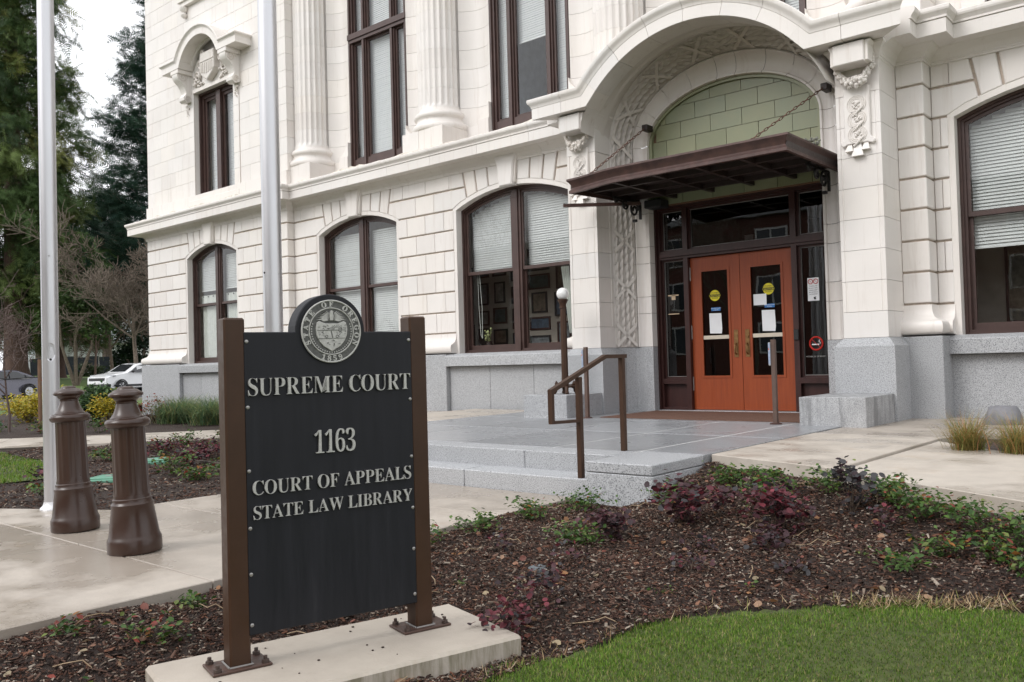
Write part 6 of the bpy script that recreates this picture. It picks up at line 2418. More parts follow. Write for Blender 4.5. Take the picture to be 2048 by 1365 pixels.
GW = [36, 32, 20, 9, 1.5, 1.5]
PURP = [(.060, .028, .034), (.090, .036, .044), (.040, .024, .028), (.135, .032, .042), (.062, .060, .064), (.20, .04, .055)]
def green(x, y, r, h, n, label, wts=None, ls=.040, z=None):
    return shrub('low_shrub', label, 'shrub', x, y, (HB(x, y) if z is None else z), r, h, max(6, int(n / 14)), n, ls, GREENS, wts or GW, 'low green shrubs in the bark beds')
def purple(x, y, r, h, n, label, wts, ls=.060, z=None):
    return shrub('purple_shrub', label, 'shrub', x, y, (HB(x, y) if z is None else z), r, h, max(7, int(n / 9)), int(n * 2.0), ls * .68, PURP, wts, 'purple-leaved shrubs in the bark beds', template=1, droop=.1)
# right-hand bed: positions follow the photograph's planting
green(-4.40, 4.08, .24, .20, 240, 'low green shrub with reddish leaves beside the sign, at the walk edge', [25, 25, 20, 12, 10, 8])
green(-4.42, 4.70, .22, .17, 220, 'low green shrub with orange leaves on the walk edge, second from the sign')
green(-4.38, 5.22, .23, .20, 260, 'green shrub with a tall sprig by the walk edge, third from the sign')
green(-4.18, 5.72, .25, .19, 300, 'rounded green shrub in front of the granite cheek block')
green(-3.55, 4.72, .24, .15, 260, 'spreading green shrub with a red sprig, alone in the bark')
green(-3.52, 6.02, .26, .20, 320, 'green shrub against the corner of the granite steps')
green(-2.72, 6.02, .28, .20, 360, 'bushy green shrub on the mound below the concrete walk')
green(-2.35, 6.28, .26, .20, 320, 'green shrub at the joint of the two concrete slabs')
green(-2.0, 6.12, .20, .20, 200, 'green shrub behind the blue-grey leaved plant')
green(-1.80, 5.92, .26, .20, 320, 'wide green shrub in the row along the walk on the right', [30, 28, 22, 10, 5, 3])
green(-1.58, 5.66, .22, .20, 260, 'green shrub with red leaf tips, right of the blue-grey plant', [30, 28, 22, 10, 6, 3])
green(-1.22, 5.52, .25, .26, 300, 'upright green shrub with two tall sprigs near the right edge')
green(-.98, 5.42, .26, .22, 300, 'green shrub at the far right edge of the bed')
green(-1.34, 5.24, .20, .16, 200, 'low rust-tinged shrub below the row on the right', [28, 24, 24, 12, 7, 5])
green(-1.09, 5.18, .20, .15, 180, 'low sparse shrub with red twigs in the bark on the right', [28, 22, 24, 12, 9, 5])
green(-.92, 5.02, .18, .13, 150, 'small shrub near the straw fringe on the right', [30, 24, 22, 16, 5, 3])
green(-1.50, 4.92, .17, .09, 130, 'small flat green plant just above the straw fringe')
green(-4.40, 3.55, .20, .16, 120, 'half-bare shrub with red leaves next to the right sign post', [14, 14, 14, 14, 26, 18])
purple(-3.08, 5.40, .30, .34, 190, 'large plum shrub with pink tips in the middle of the bed', [24, 26, 12, 22, 8, 8], .078)
purple(-3.38, 4.95, .20, .24, 90, 'dusky purple shrub left of the large plum one', [34, 28, 22, 4, 12, 0], .075)
purple(-2.42, 5.42, .26, .40, 200, 'crimson and purple shrub, the brightest in the bed', [16, 22, 10, 28, 6, 18], .075)
purple(-2.28, 5.05, .15, .16, 70, 'small dark purple shrub below the crimson one', [30, 24, 30, 2, 14, 0], .062)
purple(-2.62, 5.85, .20, .22, 80, 'grey-purple shrub behind the crimson one', [20, 10, 24, 0, 46, 0], .070)
purple(-2.06, 5.80, .22, .42, 130, 'tall blue-grey leaved shrub near the concrete joint', [6, 4, 20, 0, 70, 0], .072)
purple(-1.78, 5.52, .13, .18, 40, 'thin purple sprig with one red leaf on the right', [20, 18, 10, 26, 20, 6], .050)
purple(-2.86, 3.30, .24, .24, 90, 'scarlet-leaved seedling at the front of the bark bed', [10, 16, 6, 30, 8, 30], .060)
purple(-3.05, 3.72, .22, .22, 60, 'sparse pinkish shrub behind the scarlet seedling', [20, 30, 8, 20, 18, 4], .062)
purple(-2.62, 4.62, .16, .12, 34, 'small faded purple sprig in open bark', [24, 18, 20, 10, 26, 2], .05)
purple(-2.95, 5.62, .18, .26, 60, 'pink-edged shrub behind the large plum one', [20, 26, 8, 26, 10, 10], .065)
# sparse sprigs between the shrubs
for i, (x, y, k) in enumerate(((-3.75, 5.35, 'p'), (-3.30, 4.35, 'p'), (-2.55, 4.25, 'g'), (-2.05, 4.75, 'p'), (-1.75, 5.05, 'g'), (-3.95, 4.35, 'p'), (-2.75, 5.05, 'p'), (-3.72, 3.75, 'g'), (-2.95, 6.35, 'g'), (-3.25, 6.40, 'g'), (-2.20, 4.55, 'g'))):
    lab = ['faint plum sprig behind the spreading green shrub', 'thin brownish sprig in the middle of the bark', 'tiny green weed near the lawn curve', 'faded plum sprig below the crimson shrub', 'tiny green weed right of the crimson shrub', 'sparse plum sprig near the walk edge', 'low brown-purple sprig between the two plum shrubs', 'tiny green seedling right of the sign slab', 'green shrub on top of the mound, left of the concrete slab', 'yellow-green plant at the top of the mound by the granite', 'tiny yellow-green weed in open bark'][i]
    if k == 'p': purple(x, y, .15, .13, 22, lab, [28, 24, 20, 6, 20, 2], .055)
    elif i in (8, 9): green(x, y, .20, .16, 240, lab, [34, 34, 14, 16, 1, 1], .042)
    else: green(x, y, .07, .05, 22, lab, [24, 34, 10, 30, 1, 1], .028)
# left-front bed
green(-4.08, 2.02, .20, .13, 120, 'small green creeper between the walk and the sign', [26, 26, 20, 18, 5, 5])
green(-4.40, 1.78, .18, .10, 60, 'brown-stemmed seedling near the left picture edge', [18, 18, 14, 14, 20, 16])
green(-4.46, 2.42, .16, .08, 90, 'flat green plant at the corner of the walk')
green(-3.85, 1.55, .14, .09, 40, 'tiny red and green seedling at the bottom left', [18, 14, 14, 10, 34, 10])
# left bed behind the flagpoles
zl = .245
LB = [(-10.1, 5.35, .34, .30, 'green', 'bushy green shrub in the left bed beside the valve cover'), (-9.6, 5.75, .26, .20, 'green', 'green shrub with an orange leaf near the left sign post'),
      (-9.3, 5.2, .3, .16, 'green', 'low mixed shrub along the walk edge of the left bed'), (-9.35, 3.62, .3, .22, 'green', 'low green shrub left of the thin flagpole'),
      (-11.9, 7.2, .4, .34, 'green', 'green shrub in the far row of the left bed, behind the right bollard'), (-12.6, 7.6, .4, .3, 'green', 'rusty green shrub along the far path'),
      (-11.3, 7.7, .45, .4, 'green', 'tall green and red shrub by the far path'), (-10.6, 7.6, .45, .36, 'green', 'orange-tipped shrub by the far path, near the sign post'),
      (-12.9, 6.6, .35, .28, 'green', 'green shrub behind the left bollard'), (-13.6, 7.4, .35, .28, 'green', 'small green shrub at the path, left of the rusty one'),
      (-11.4, 6.6, .4, .32, 'purple', 'plum shrub in the middle of the left bed'), (-12.2, 6.3, .35, .28, 'purple', 'crimson shrub left of the plum one in the left bed'),
      (-10.4, 6.7, .35, .30, 'purple', 'dark purple shrub near the left sign post'), (-10.9, 6.0, .25, .25, 'purple', 'red-leaved sprig above the valve cover'),
      (-10.7, 4.15, .25, .3, 'purple', 'dark sprig with one red leaf at the lawn corner'), (-12.4, 5.6, .3, .2, 'green', 'yellow-green plant at the edge of the left lawn')]
for x, y, r, h, k, lab in LB:
    if k == 'green': green(x, y, r, h, 240, lab, [28, 26, 22, 12, 7, 5], .055, zl)
    else: purple(x, y, r, h, 130, lab, [20, 24, 12, 24, 10, 10], .08, zl)
# far bed: yellow shrubs, rosemary, red nandina, blue-green grasses
YELC = [(.42, .36, .03), (.52, .42, .04), (.30, .30, .04), (.45, .28, .03)]
for x, y, r, h, lab in ((-26.2, 9.5, .9, .85, 'golden yellow shrub by the staked sapling'), (-24.6, 9.0, .8, .75, 'low golden yellow shrub behind the sapling stakes'), (-23.6, 9.1, .7, 1.05, 'tall golden yellow shrub left of the thin flagpole'), (-20.9, 9.45, .55, .85, 'golden yellow shrub between the two bollards')):
    shrub('golden_shrub', lab, 'shrub', x, y, .25, r, h, 34, 1100, .085, YELC, [35, 30, 20, 15], 'golden yellow shrubs beyond the path')
shrub('rosemary_bush', 'feathery dark green bush between the bollards', 'shrub', -21.9, 9.6, .25, .55, 1.0, 70, 2600, .10, [(.06, .12, .045), (.10, .17, .06), (.045, .09, .035)], None, None, droop=-.5)
shrub('red_stem_shrub', 'bare twiggy shrub with red leaves at the building corner', 'shrub', -20.4, 10.3, .25, .6, .75, 40, 300, .07, [(.32, .05, .03), (.25, .09, .04), (.1, .13, .04)], [50, 30, 20], None)
for x, y in ((-27.8, 6.0), (-24.6, 6.3), (-21.6, 7.2), (-19.8, 7.6), (-18.6, 8.2)):
    green(x, y, .5, .28, 200, {-27.8: 'dull green plant at the left picture edge, in the far bed', -24.6: 'low dull green plant below the sapling', -21.6: 'low green plant left of the thin flagpole foot', -19.8: 'low green plant behind the left bollard, beyond the path', -18.6: 'low green plant behind the right bollard, beyond the path'}[x], [30, 20, 30, 12, 6, 2], .07, .25)

def grass_clump(name, label, x, y, z, r, h, n, cols, wts, group, wid=.010, lean0=.25, lean1=1.1, wind=None):
    t = thing(name, label, 'ornamental grass', (x, y, z), group)
    ang = RNG.uniform(0, 2 * PI, n)
    lean = RNG.uniform(lean0, lean1, n)
    L = h * RNG.uniform(.55, 1.15, n)
    # three-segment arching blades
    seg = 4
    w = wid * RNG.uniform(.7, 1.3, n)
    bx, by = x + RNG.normal(0, r * .22, n), y + RNG.normal(0, r * .22, n)
    V = np.zeros((n, (seg + 1) * 2, 3))
    p = np.stack([bx, by, np.full(n, z)], 1)
    ca, sa = np.cos(ang), np.sin(ang)
    if wind is not None:
        ca, sa = ca + wind[0], sa + wind[1]
        l_ = np.hypot(ca, sa)
        ca, sa = ca / l_, sa / l_
    side = np.stack([-sa, ca, np.zeros(n)], 1)
    for k in range(seg + 1):
        ww = w * (1 - (k / seg) ** 1.5 * .92)
        V[:, 2 * k] = p - side * ww[:, None] / 2
        V[:, 2 * k + 1] = p + side * ww[:, None] / 2
        le = lean * (.45 + 1.1 * (k / seg) ** 1.1)
        p = p + np.stack([ca * np.sin(le), sa * np.sin(le), np.cos(le)], 1) * (L / seg)[:, None]
        p[:, 2] = np.maximum(p[:, 2], z + .01)
    tf = []
    for k in range(seg): tf += [(2 * k, 2 * k + 1, 2 * k + 3), (2 * k, 2 * k + 3, 2 * k + 2)]
    k_ = (seg + 1) * 2
    v = V.reshape(-1, 3)
    f = (np.array(tf)[None] + (np.arange(n) * k_)[:, None, None]).reshape(-1, 3)
    me = bpy.data.meshes.new('blades')
    me.vertices.add(len(v)); me.vertices.foreach_set('co', v.astype(np.float32).ravel())
    me.loops.add(len(f) * 3); me.loops.foreach_set('vertex_index', f.astype(np.int32).ravel())
    me.polygons.add(len(f)); me.polygons.foreach_set('loop_start', (np.arange(len(f)) * 3).astype(np.int32))
    me.update(calc_edges=True)
    ca_ = me.color_attributes.new('Col', 'FLOAT_COLOR', 'POINT')
    cc = np.ones((n, k_, 4), np.float32)
    cc[:, :, :3] = pick(cols, n, wts, .2)[:, None, :]
    ca_.data.foreach_set('color', cc.ravel())
    me.materials.append(GRASSM)
    o = bpy.data.objects.new('blades', me)
    link(o, t)
    o.location = -wl(t)
    o['kind'] = 'stuff'
    return t
SEDGE = [(.20, .22, .06), (.30, .27, .09), (.42, .27, .10), (.15, .19, .05), (.50, .22, .10)]
grass_clump('sedge_tuft', 'olive and orange sedge tuft on the walk edge, left of two', -1.98, 8.52, .57, .25, .42, 900, SEDGE, [26, 26, 22, 16, 10], 'sedge tufts by the right-hand walk', .0045, .45, 1.5)
grass_clump('sedge_tuft', 'olive and orange sedge tuft at the right picture edge', -1.56, 8.40, .57, .25, .42, 900, SEDGE, [26, 26, 22, 16, 10], 'sedge tufts by the right-hand walk', .0045, .45, 1.5)
BLUG = [(.15, .25, .14), (.21, .31, .15), (.29, .34, .13), (.38, .37, .19), (.11, .20, .11)]
names = ['at the building corner', 'next to the corner clump', 'below the curtained window, left', 'below the curtained window, right', 'left of the sign post', 'just left of the sign post', 'hidden partly by the sign post', 'behind the sign']
i = 0
for x, y in ((-20.6, 11.2), (-19.8, 10.5), (-19.0, 11.2), (-18.3, 10.6), (-17.5, 11.2), (-16.8, 10.6), (-16.0, 11.2)):
    grass_clump('blue_grass', 'flowing blue-green grass clump ' + names[i], x, y, .25, .8, .85, 900, BLUG, [26, 26, 22, 14, 12], 'blue-green grasses along the pavilion', .016, .75, 1.5, (.9, -.3))
    i += 1

# ---- sapling with stakes at the left edge
def bare_tree(name, label, x, y, z, h, r0, seed, spread=.55, levels=4, mat=BARKG, dens=3, group=None, twigs=True, lean=(0, 0), minr=.004, start=.3):
    rs = random.Random(seed)
    t = thing(name, label, 'tree', (x, y, z), group)
    tr = MB()
    br = MB()
    def grow(p, d, L, r, lv, m_):
        n = 4 if lv < 2 else 3
        pts = [p.copy()]
        q = p.copy()
        dd = d.copy()
        for i in range(n):
            dd = (dd + Vector((rs.uniform(-1, 1), rs.uniform(-1, 1), rs.uniform(-.3, .6))) * (.14 + .05 * lv)).normalized()
            q = q + dd * (L / n)
            pts.append(q.copy())
        rad = [max(minr, r * (1 - .5 * i / n)) for i in range(n + 1)]
        m_.tube(pts, rad, 8 if lv == 0 else (5 if lv < 3 else 3), cap=False)
        if lv >= levels: return
        k = dens + (2 if lv == 0 else 0) + (1 if rs.random() < .4 else 0)
        for j in range(k):
            f = rs.uniform(start if lv == 0 else .25, 1.0) * n
            i = min(n - 1, int(f))
            pp = pts[i].lerp(pts[i + 1], f - i)
            a = rs.uniform(0, 2 * PI)
            side = dd.orthogonal().normalized()
            side = Matrix.Rotation(a, 3, dd) @ side
            nd = (dd * (1 - spread) + side * spread + Vector((0, 0, .12))).normalized()
            grow(pp, nd, L * rs.uniform(.5, .75), max(minr, rad[i] * rs.uniform(.4, .6)), lv + 1, br)
    grow(Vector((x, y, z - .05)), Vector((lean[0], lean[1], 1)).normalized(), h * .5, r0, 0, tr)
    build('trunk', tr, mat, t, smooth=60, fix=False)
    build('branches', br, mat, t, kind='stuff', fix=False)
    return t
p = at(18, 860, 19.0)
sp_t = bare_tree('staked_sapling', 'leafless young tree tied between two wooden stakes', p.x, p.y, .25, 3.6, .028, 12, .6, 4, simple('sapling_bark', (.12, .085, .075), .8), 4, minr=.005, start=.45)
WOODST = simple('weathered_stake_wood', (.20, .12, .075), .85, var=.25, scale=12, stretch=(4, 4, .5))
for dx, dy in ((.26, .55), (-.18, -.30)):
    build('stake', MB().lathe([(.04, 0), (.04, 1.62), (.034, 1.64)], p.x + dx, p.y + dy, 12, .2), WOODST, sp_t, 40)
build('tie', MB().tube([(p.x + .26, p.y + .55, 1.45), (p.x, p.y, 1.42), (p.x - .18, p.y - .3, 1.45)], .012, 5), BLACK, sp_t)

# ---- stones, valve covers
def rock(x, y, z, sx, sy, sz, label, mat):
    m = MB().ball((0, 0, 0), 1, 14, 10)
    rs = random.Random(2)
    v = []
    for a, b, c_ in m.v:
        n = 1 + .16 * math.sin(3.1 * a + 1) * math.sin(2.7 * b + 2) + .10 * math.sin(5 * c_ + 4 * a)
        a2 = max(-.82, min(.82, a * n))
        c2 = max(-.5, min(.93, c_ * n * 1.05 + .08 * a))
        v.append((x + a2 * sx, y + b * n * sy, z + (c2 + .35) * sz))
    m.v = v
    o = build('boulder', m, mat, None, smooth=38)
    return tag(o, label, 'rock')
rock(-2.26, 11.35, .61, .24, .17, .17, 'smooth grey boulder on the walk against the granite wall', simple('grey_boulder', (.19, .19, .205), .7, var=.16, scale=9, bump=.2, bscale=40))
VALV = simple('green_plastic_lid', (.12, .30, .21), .55, var=.15, scale=9)
def valve(x, y, z, a, label):
    t = thing('valve_cover', label, 'valve cover', (x, y, z), 'green irrigation covers')
    t.rotation_euler = (R(2), R(-2), a)
    build('lid', MB().cbox(-.20, .20, -.14, .14, .0, .05, .008), VALV, t, None, True)
    build('collar', MB().cbox(-.22, .22, -.16, .16, -.05, .03, .008), VALV, t, None, True)
    build('lift_handle', MB().cbox(-.04, .04, -.02, .02, .045, .058, .004), simple('grey_plastic', (.25, .25, .24), .6), t, None, True)
valve(-10.25, 4.62, .24, .5, 'green plastic valve cover between the bollards, nearer one')
valve(-11.65, 5.83, .24, .9, 'green plastic valve cover right of the second bollard, farther one')
valve(-24.3, 8.0, .25, .3, 'pale green valve cover far left beyond the path')
t = thing('drain_lid', 'small round grey lid half hidden in the bark', 'drain lid', (-3.42, 4.18, HB(-3.42, 4.18)))
build('lid', MB().lathe([(.055, 0), (.055, .010), (.045, .014)], n=20), simple('blue_grey_lid', (.11, .125, .135), .7), t, 30, True)
build('rim', MB().lathe([(.068, -.03), (.068, .004), (.056, .006)], n=20), simple('blue_grey_lid', (.20, .24, .26), .6), t, 30, True)

# ---- fallen leaves and dead twigs in the bed
n = 420
P = []
while len(P) < n:
    a, b = RNG.uniform(-4.6, 1), RNG.uniform(.8, 6.9)
    if in_bed(a, b): P.append((a, b, HB(a, b) + .016))
ang = RNG.uniform(0, 2 * PI, n)
e = RNG.normal(0, .3, n)
o = scatter('fallen_leaves', RLEAF_V, RLEAF_F, np.array(P), frames(np.stack([np.cos(ang) * np.cos(e), np.sin(ang) * np.cos(e), np.sin(e)], 1), roll=RNG.normal(0, .5, n)), RNG.uniform(.02, .055, n), pick([(.26, .13, .08), (.36, .22, .14), (.20, .07, .05), (.34, .27, .17), (.26, .13, .06)], n, None, .25), LEAFM)
tag(o, 'scattered fallen leaves lying on the bark', 'leaves', kind='stuff')
tw = MB()
rs = random.Random(31)
for i in range(70):
    a, b = rs.uniform(-4.5, 0), rs.uniform(1.2, 6.4)
    if not in_bed(a, b): continue
    z = HB(a, b) + .01
    g_ = rs.uniform(0, 2 * PI)
    L = rs.uniform(.06, .34)
    pts = [(a, b, z)]
    for k in range(4):
        g_ += rs.uniform(-.5, .5)
        a += math.cos(g_) * L / 4
        b += math.sin(g_) * L / 4
        pts.append((a, b, HB(a, b) + .012 + rs.uniform(0, .03)))
    tw.tube(pts, .0028, 4, cap=False)
o = build('dead_twigs', tw, simple('straw_twig', (.33, .24, .15), .8, var=.3, scale=30), fix=False)
tag(o, 'thin dead twigs strewn over the bark bed', 'twigs', kind='stuff')

# ================================================================== BACKGROUND TREES
def frond(nl=7, w=.20):
    """flat jagged spray along +y"""
    v, f = [], []
    for i in range(nl):
        t = i / nl
        y0, y1 = t * .86, t * .86 + .20
        wd = w * (.55 + .9 * math.sin(PI * min(1, t * .8 + .18)))
        for s in (-1, 1):
            k = len(v)
            v += [(0, y0, 0), (0, y0 + .085, .012), (s * wd, y1 + .06, -.05 - .05 * t)]
            f.append((k, k + 1, k + 2) if s > 0 else (k, k + 2, k + 1))
    k = len(v)
    v += [(-.035, .8, 0), (.035, .8, 0), (0, 1.08, -.05)]
    f.append((k, k + 1, k + 2))
    return v, f
FR_V, FR_F = frond(5, .27)
def conifer(name, label, x, y, z, h, rbase, z_low, nbr, spr, size, cols, wts, seed, barkm, r0, shape, droop=.25, tipup=0.0, clump=.5, thin=0.0, tufts=0):
    rs = random.Random(seed)
    t = thing(name, label, 'tree', (x, y, z), 'evergreens behind the street')
    tr = MB().lathe([(r0 * 1.35, 0), (r0 * 1.1, h * .02), (r0, h * .06), (r0 * .72, h * .4), (r0 * .35, h * .75), (.03, h)], x, y, 14, z, cap=False)
    build('trunk', tr, barkm, t, smooth=60, fix=False)
    br = MB()
    P, D, S, Ccol = [], [], [], []
    colA = np.array(cols)
    for i in range(nbr):
        u = rs.uniform(0, 1) ** .9
        zz = z + z_low + (h - z_low) * u
        L = rbase * shape(u) * rs.uniform(.62, 1.12)
        if rs.random() < thin: continue
        a = rs.uniform(0, 2 * PI)
        d = Vector((math.cos(a), math.sin(a), 0))
        pts = []
        for k in range(6):
            f = k / 5
            pts.append(Vector((x, y, zz)) + d * (L * f) + Vector((0, 0, L * (-droop * f * f * 1.2 + tipup * f ** 3 + .12 * f))))
        br.tube(pts, [max(.015, .05 * (1 - .75 * k / 5) * (1 - .6 * u)) for k in range(6)], 4, cap=False)
        bc = colA[rs.choices(range(len(cols)), wts)[0]] * rs.uniform(.78, 1.22)
        ns = max(3, int(spr * (L / rbase) ** .8))
        cen = [(rs.uniform(.35, 1.0), rs.gauss(0, .5), rs.gauss(0, .35), rs.uniform(.8, 1.25)) for _ in range(tufts)]
        for q in range(ns):
            f = rs.uniform(.14, 1.0) ** .75
            tuft = rs.choice(cen) if tufts and rs.random() < .85 else None
            if tuft: f = min(1, max(.1, tuft[0] + rs.gauss(0, .05)))
            k = min(4, int(f * 5))
            p_ = pts[k].lerp(pts[k + 1], f * 5 - k)
            p_ = p_ + Vector((rs.gauss(0, clump * .55), rs.gauss(0, clump * .55), rs.gauss(-.1, clump * .45)))
            if tuft: p_ = p_ + d.cross(Vector((0, 0, 1))) * tuft[1] + Vector((0, 0, tuft[2]))
            b = a + rs.gauss(0, .8 if not tuft else 1.6)
            el = rs.gauss(-droop * 1.4 + tipup * .9, .38 if not tuft else .7)
            P.append(p_)
            D.append((math.cos(b) * math.cos(el), math.sin(b) * math.cos(el), math.sin(el)))
            S.append(size * rs.uniform(.6, 1.25))
            Ccol.append(bc * rs.uniform(.8, 1.2) * (tuft[3] if tuft else 1))
    build('limbs', br, barkm, t, kind='stuff', fix=False)
    n = len(P)
    scatter('crown', FR_V, FR_F, np.array(P), frames(D, roll=RNG.normal(0, .8, n)), np.array(S), np.clip(np.array(Ccol), 0, 1), NEEDM, t, kind='stuff')
    return t
def gz(px, py, depth):
    p = at(px, py, depth)
    return p
# coast redwood group on the left
p = at(32, 752, 60)
shape_rw = lambda u: (.55 + .55 * math.sin(PI * min(1, u * 1.1 + .1))) * (1 - .35 * u) + .10 * math.sin(u * 40)
conifer('redwood_tree', 'tall redwood with red-brown trunk at the left edge', p.x, p.y, p.z - .2, 40, 5.2, 4.5, 350, 130, .74, [(0.062, 0.104, 0.034), (0.099, 0.135, 0.042), (0.169, 0.182, 0.052), (0.044, 0.078, 0.031)], [30, 32, 20, 18], 3, BARKM, .72, shape_rw, droop=.35, clump=.62, tufts=4)
p = at(-150, 748, 66)
conifer('redwood_tree', 'second redwood just outside the left edge, branches reaching in', p.x, p.y, p.z - .2, 42, 7.0, 3, 240, 90, .85, [(0.055, 0.094, 0.031), (0.086, 0.122, 0.039), (0.120, 0.135, 0.042), (0.039, 0.070, 0.029)], [30, 32, 20, 18], 5, BARKM, .8, shape_rw, droop=.35, clump=.65, tufts=4)
p = at(118, 752, 74)
conifer('redwood_tree', 'slimmer redwood behind the thin flagpole', p.x, p.y, p.z - .2, 16.5, 4.6, 3.0, 200, 84, .78, [(0.073, 0.109, 0.036), (0.109, 0.138, 0.044), (0.150, 0.159, 0.052), (0.052, 0.083, 0.034)], [30, 32, 20, 18], 8, BARKM, .5, lambda u: (1 - u * .75) * (.8 + .3 * math.sin(u * 23)), droop=.3, clump=.6, tufts=4)
# deodar / spruce behind the pavilion corner
p = at(330, 752, 78)
conifer('spruce_tree', 'dark blue-green spruce rising behind the building corner', p.x, p.y, p.z, 39, 8.6, 4, 360, 74, .95, [(0.029, 0.065, 0.044), (0.044, 0.091, 0.060), (0.060, 0.109, 0.070), (0.021, 0.049, 0.036)], [30, 30, 18, 22], 11, BARKG, .55, lambda u: (1 - u) ** .85 * .95 + .06 + .07 * math.sin(u * 45), droop=.12, tipup=.30, clump=.65)
p = at(215, 752, 92)
conifer('spruce_tree', 'dark spruce filling the gap between redwood and building', p.x, p.y, p.z, 20, 7.0, 6.5, 200, 52, 1.2, [(0.031, 0.065, 0.039), (0.047, 0.086, 0.049), (0.062, 0.101, 0.057), (0.023, 0.049, 0.034)], [30, 30, 18, 22], 14, BARKG, .5, lambda u: (1 - u) ** .7 + .05, droop=.2, tipup=.1, clump=.9)
p = at(80, 752, 105)
conifer('spruce_tree', 'dark evergreen low behind the redwood trunks', p.x, p.y, p.z, 17, 8, 5.5, 170, 50, 1.3, [(0.036, 0.070, 0.034), (0.057, 0.096, 0.042), (0.078, 0.111, 0.047), (0.026, 0.049, 0.029)], [30, 30, 18, 22], 17, BARKG, .5, lambda u: (1 - u) ** .6 + .1, droop=.2, clump=1.0)

# broad dark shrubs near the street
def bushy_tree(name, label, x, y, z, h, r, trunk_h, n, lsize, cols, seed, stems=3, group=None):
    rs = random.Random(seed)
    t = thing(name, label, 'tree', (x, y, z), group)
    m = MB()
    P, D, S, Cc = [], [], [], []
    for k in range(stems):
        a = 2 * PI * k / stems + rs.uniform(-.4, .4)
        top = Vector((x + math.cos(a) * r * .55, y + math.sin(a) * r * .55, z + h * .8))
        b0 = Vector((x + math.cos(a) * .1, y + math.sin(a) * .1, z - .1))
        mid = b0.lerp(top, .5) + Vector((rs.uniform(-.3, .3), rs.uniform(-.3, .3), 0))
        m.tube([b0, b0.lerp(mid, .6), mid, top], [.13, .11, .08, .02], 7, cap=False)
        for q in range(7):
            f = rs.uniform(.35, 1)
            p_ = mid.lerp(top, f)
            e = p_ + Vector((rs.gauss(0, r * .4), rs.gauss(0, r * .4), rs.uniform(0, h * .2)))
            m.tube([p_, p_.lerp(e, .5) + Vector((0, 0, .1)), e], [.03, .02, .008], 4, cap=False)
    build('trunk', m, BARKG, t, fix=False)
    nb = 26
    cl = []
    for k in range(nb):
        a, q = rs.uniform(0, 2 * PI), math.sqrt(rs.uniform(0, 1)) * r
        cl.append((Vector((x + q * math.cos(a), y + q * math.sin(a), z + trunk_h + (h - trunk_h) * rs.uniform(.05, 1) * (1 - .3 * (q / r) ** 2))), np.array(cols[rs.randrange(len(cols))]) * rs.uniform(.75, 1.25)))
    for i in range(n):
        c_, co = rs.choice(cl)
        p_ = c_ + Vector((rs.gauss(0, r * .18), rs.gauss(0, r * .18), rs.gauss(0, h * .055)))
        b, e = rs.uniform(0, 2 * PI), rs.gauss(-.1, .5)
        P.append(p_); D.append((math.cos(b) * math.cos(e), math.sin(b) * math.cos(e), math.sin(e))); S.append(lsize * rs.uniform(.6, 1.3)); Cc.append(co * rs.uniform(.85, 1.15))
    scatter('crown', LEAF_V, LEAF_F, np.array(P), frames(D, roll=RNG.normal(0, .7, n)), np.array(S), np.clip(np.array(Cc), 0, 1), LEAFM, t, kind='stuff')
    return t
p = at(152, 768, 58)
bushy_tree('park_tree', 'small multi-stemmed tree with green crown on the park lawn', p.x, p.y, p.z, 6.6, 2.4, 3.2, 3200, .26, [(.045, .085, .025), (.06, .10, .03), (.035, .065, .022)], 4, 4)
p = at(275, 762, 66)
bushy_tree('dark_laurel', 'dense dark laurel above the white car', p.x, p.y, p.z, 4.6, 1.7, .3, 4600, .24, [(.014, .032, .016), (.022, .044, .02), (.03, .052, .024)], 6, 3)
p = at(175, 757, 84)
bushy_tree('round_shrub', 'small rounded shrub before the screened fence', p.x, p.y, p.z, 1.6, 1.3, .1, 1400, .22, [(.03, .055, .02), (.045, .065, .025)], 9, 3)
# leafless lichen-grey trees
p = at(268, 765, 56)
bare_tree('bare_tree', 'leafless grey-brown tree beside the building corner', p.x + .3, p.y, p.z, 11.0, .16, 21, .52, 5, BARKG, 4, 'leafless trees', minr=.016, start=.35)
p = at(222, 765, 60)
bare_tree('bare_tree', 'leafless brown tree left of the building corner', p.x, p.y, p.z, 9.5, .13, 27, .55, 5, simple('brown_twig_bark', (.125, .092, .072), .9, var=.3, scale=9), 4, 'leafless trees', minr=.017, start=.35)
p = at(190, 760, 70)
bare_tree('bare_tree', 'slender leafless tree with rosy twigs behind the park tree', p.x, p.y, p.z, 9.5, .10, 33, .5, 5, simple('rosy_twig_bark', (.16, .105, .085), .9), 3, 'leafless trees', minr=.016)

# ================================================================== FENCE, BARRIER, FAR BUILDINGS
def flat(px0, px1, py0, py1, depth):
    return at(px0, py0, depth), at(px1, py1, depth)
A, Bq = at(60, 754, 88), at(330, 745, 92)
t = thing('screened_fence', 'dark screened construction fence across the park lawn', 'fence', (A.x, A.y, A.z))
NAVY = simple('navy_screen_mesh', (.020, .026, .036), .8, var=.2, scale=1.2, bump=.3, bscale=4)
n = 12
for i in range(n):
    a, b = A.lerp(Bq, i / n), A.lerp(Bq, (i + 1) / n)
    d = (b - a).normalized()
    a2, b2 = a + d * .05, b - d * .05
    m = MB().bar(a2 + Vector((0, 0, .95)), b2 + Vector((0, 0, .95)), .04, 1.75)
    build('screen_panel', m, NAVY, t)
    build('fence_post', MB().tube([a + Vector((0, 0, -.2)), a + Vector((0, 0, 2.0))], .035, 8), STEEL, t)
p = at(240, 752, 86)
t = thing('orange_barrier', 'orange plastic barrier standing by the fence', 'barrier', (p.x, p.y, p.z))
ORG = simple('orange_plastic', (.62, .13, .04), .5, var=.06)
d = Vector((.35, .94, 0)).normalized()
m = MB()
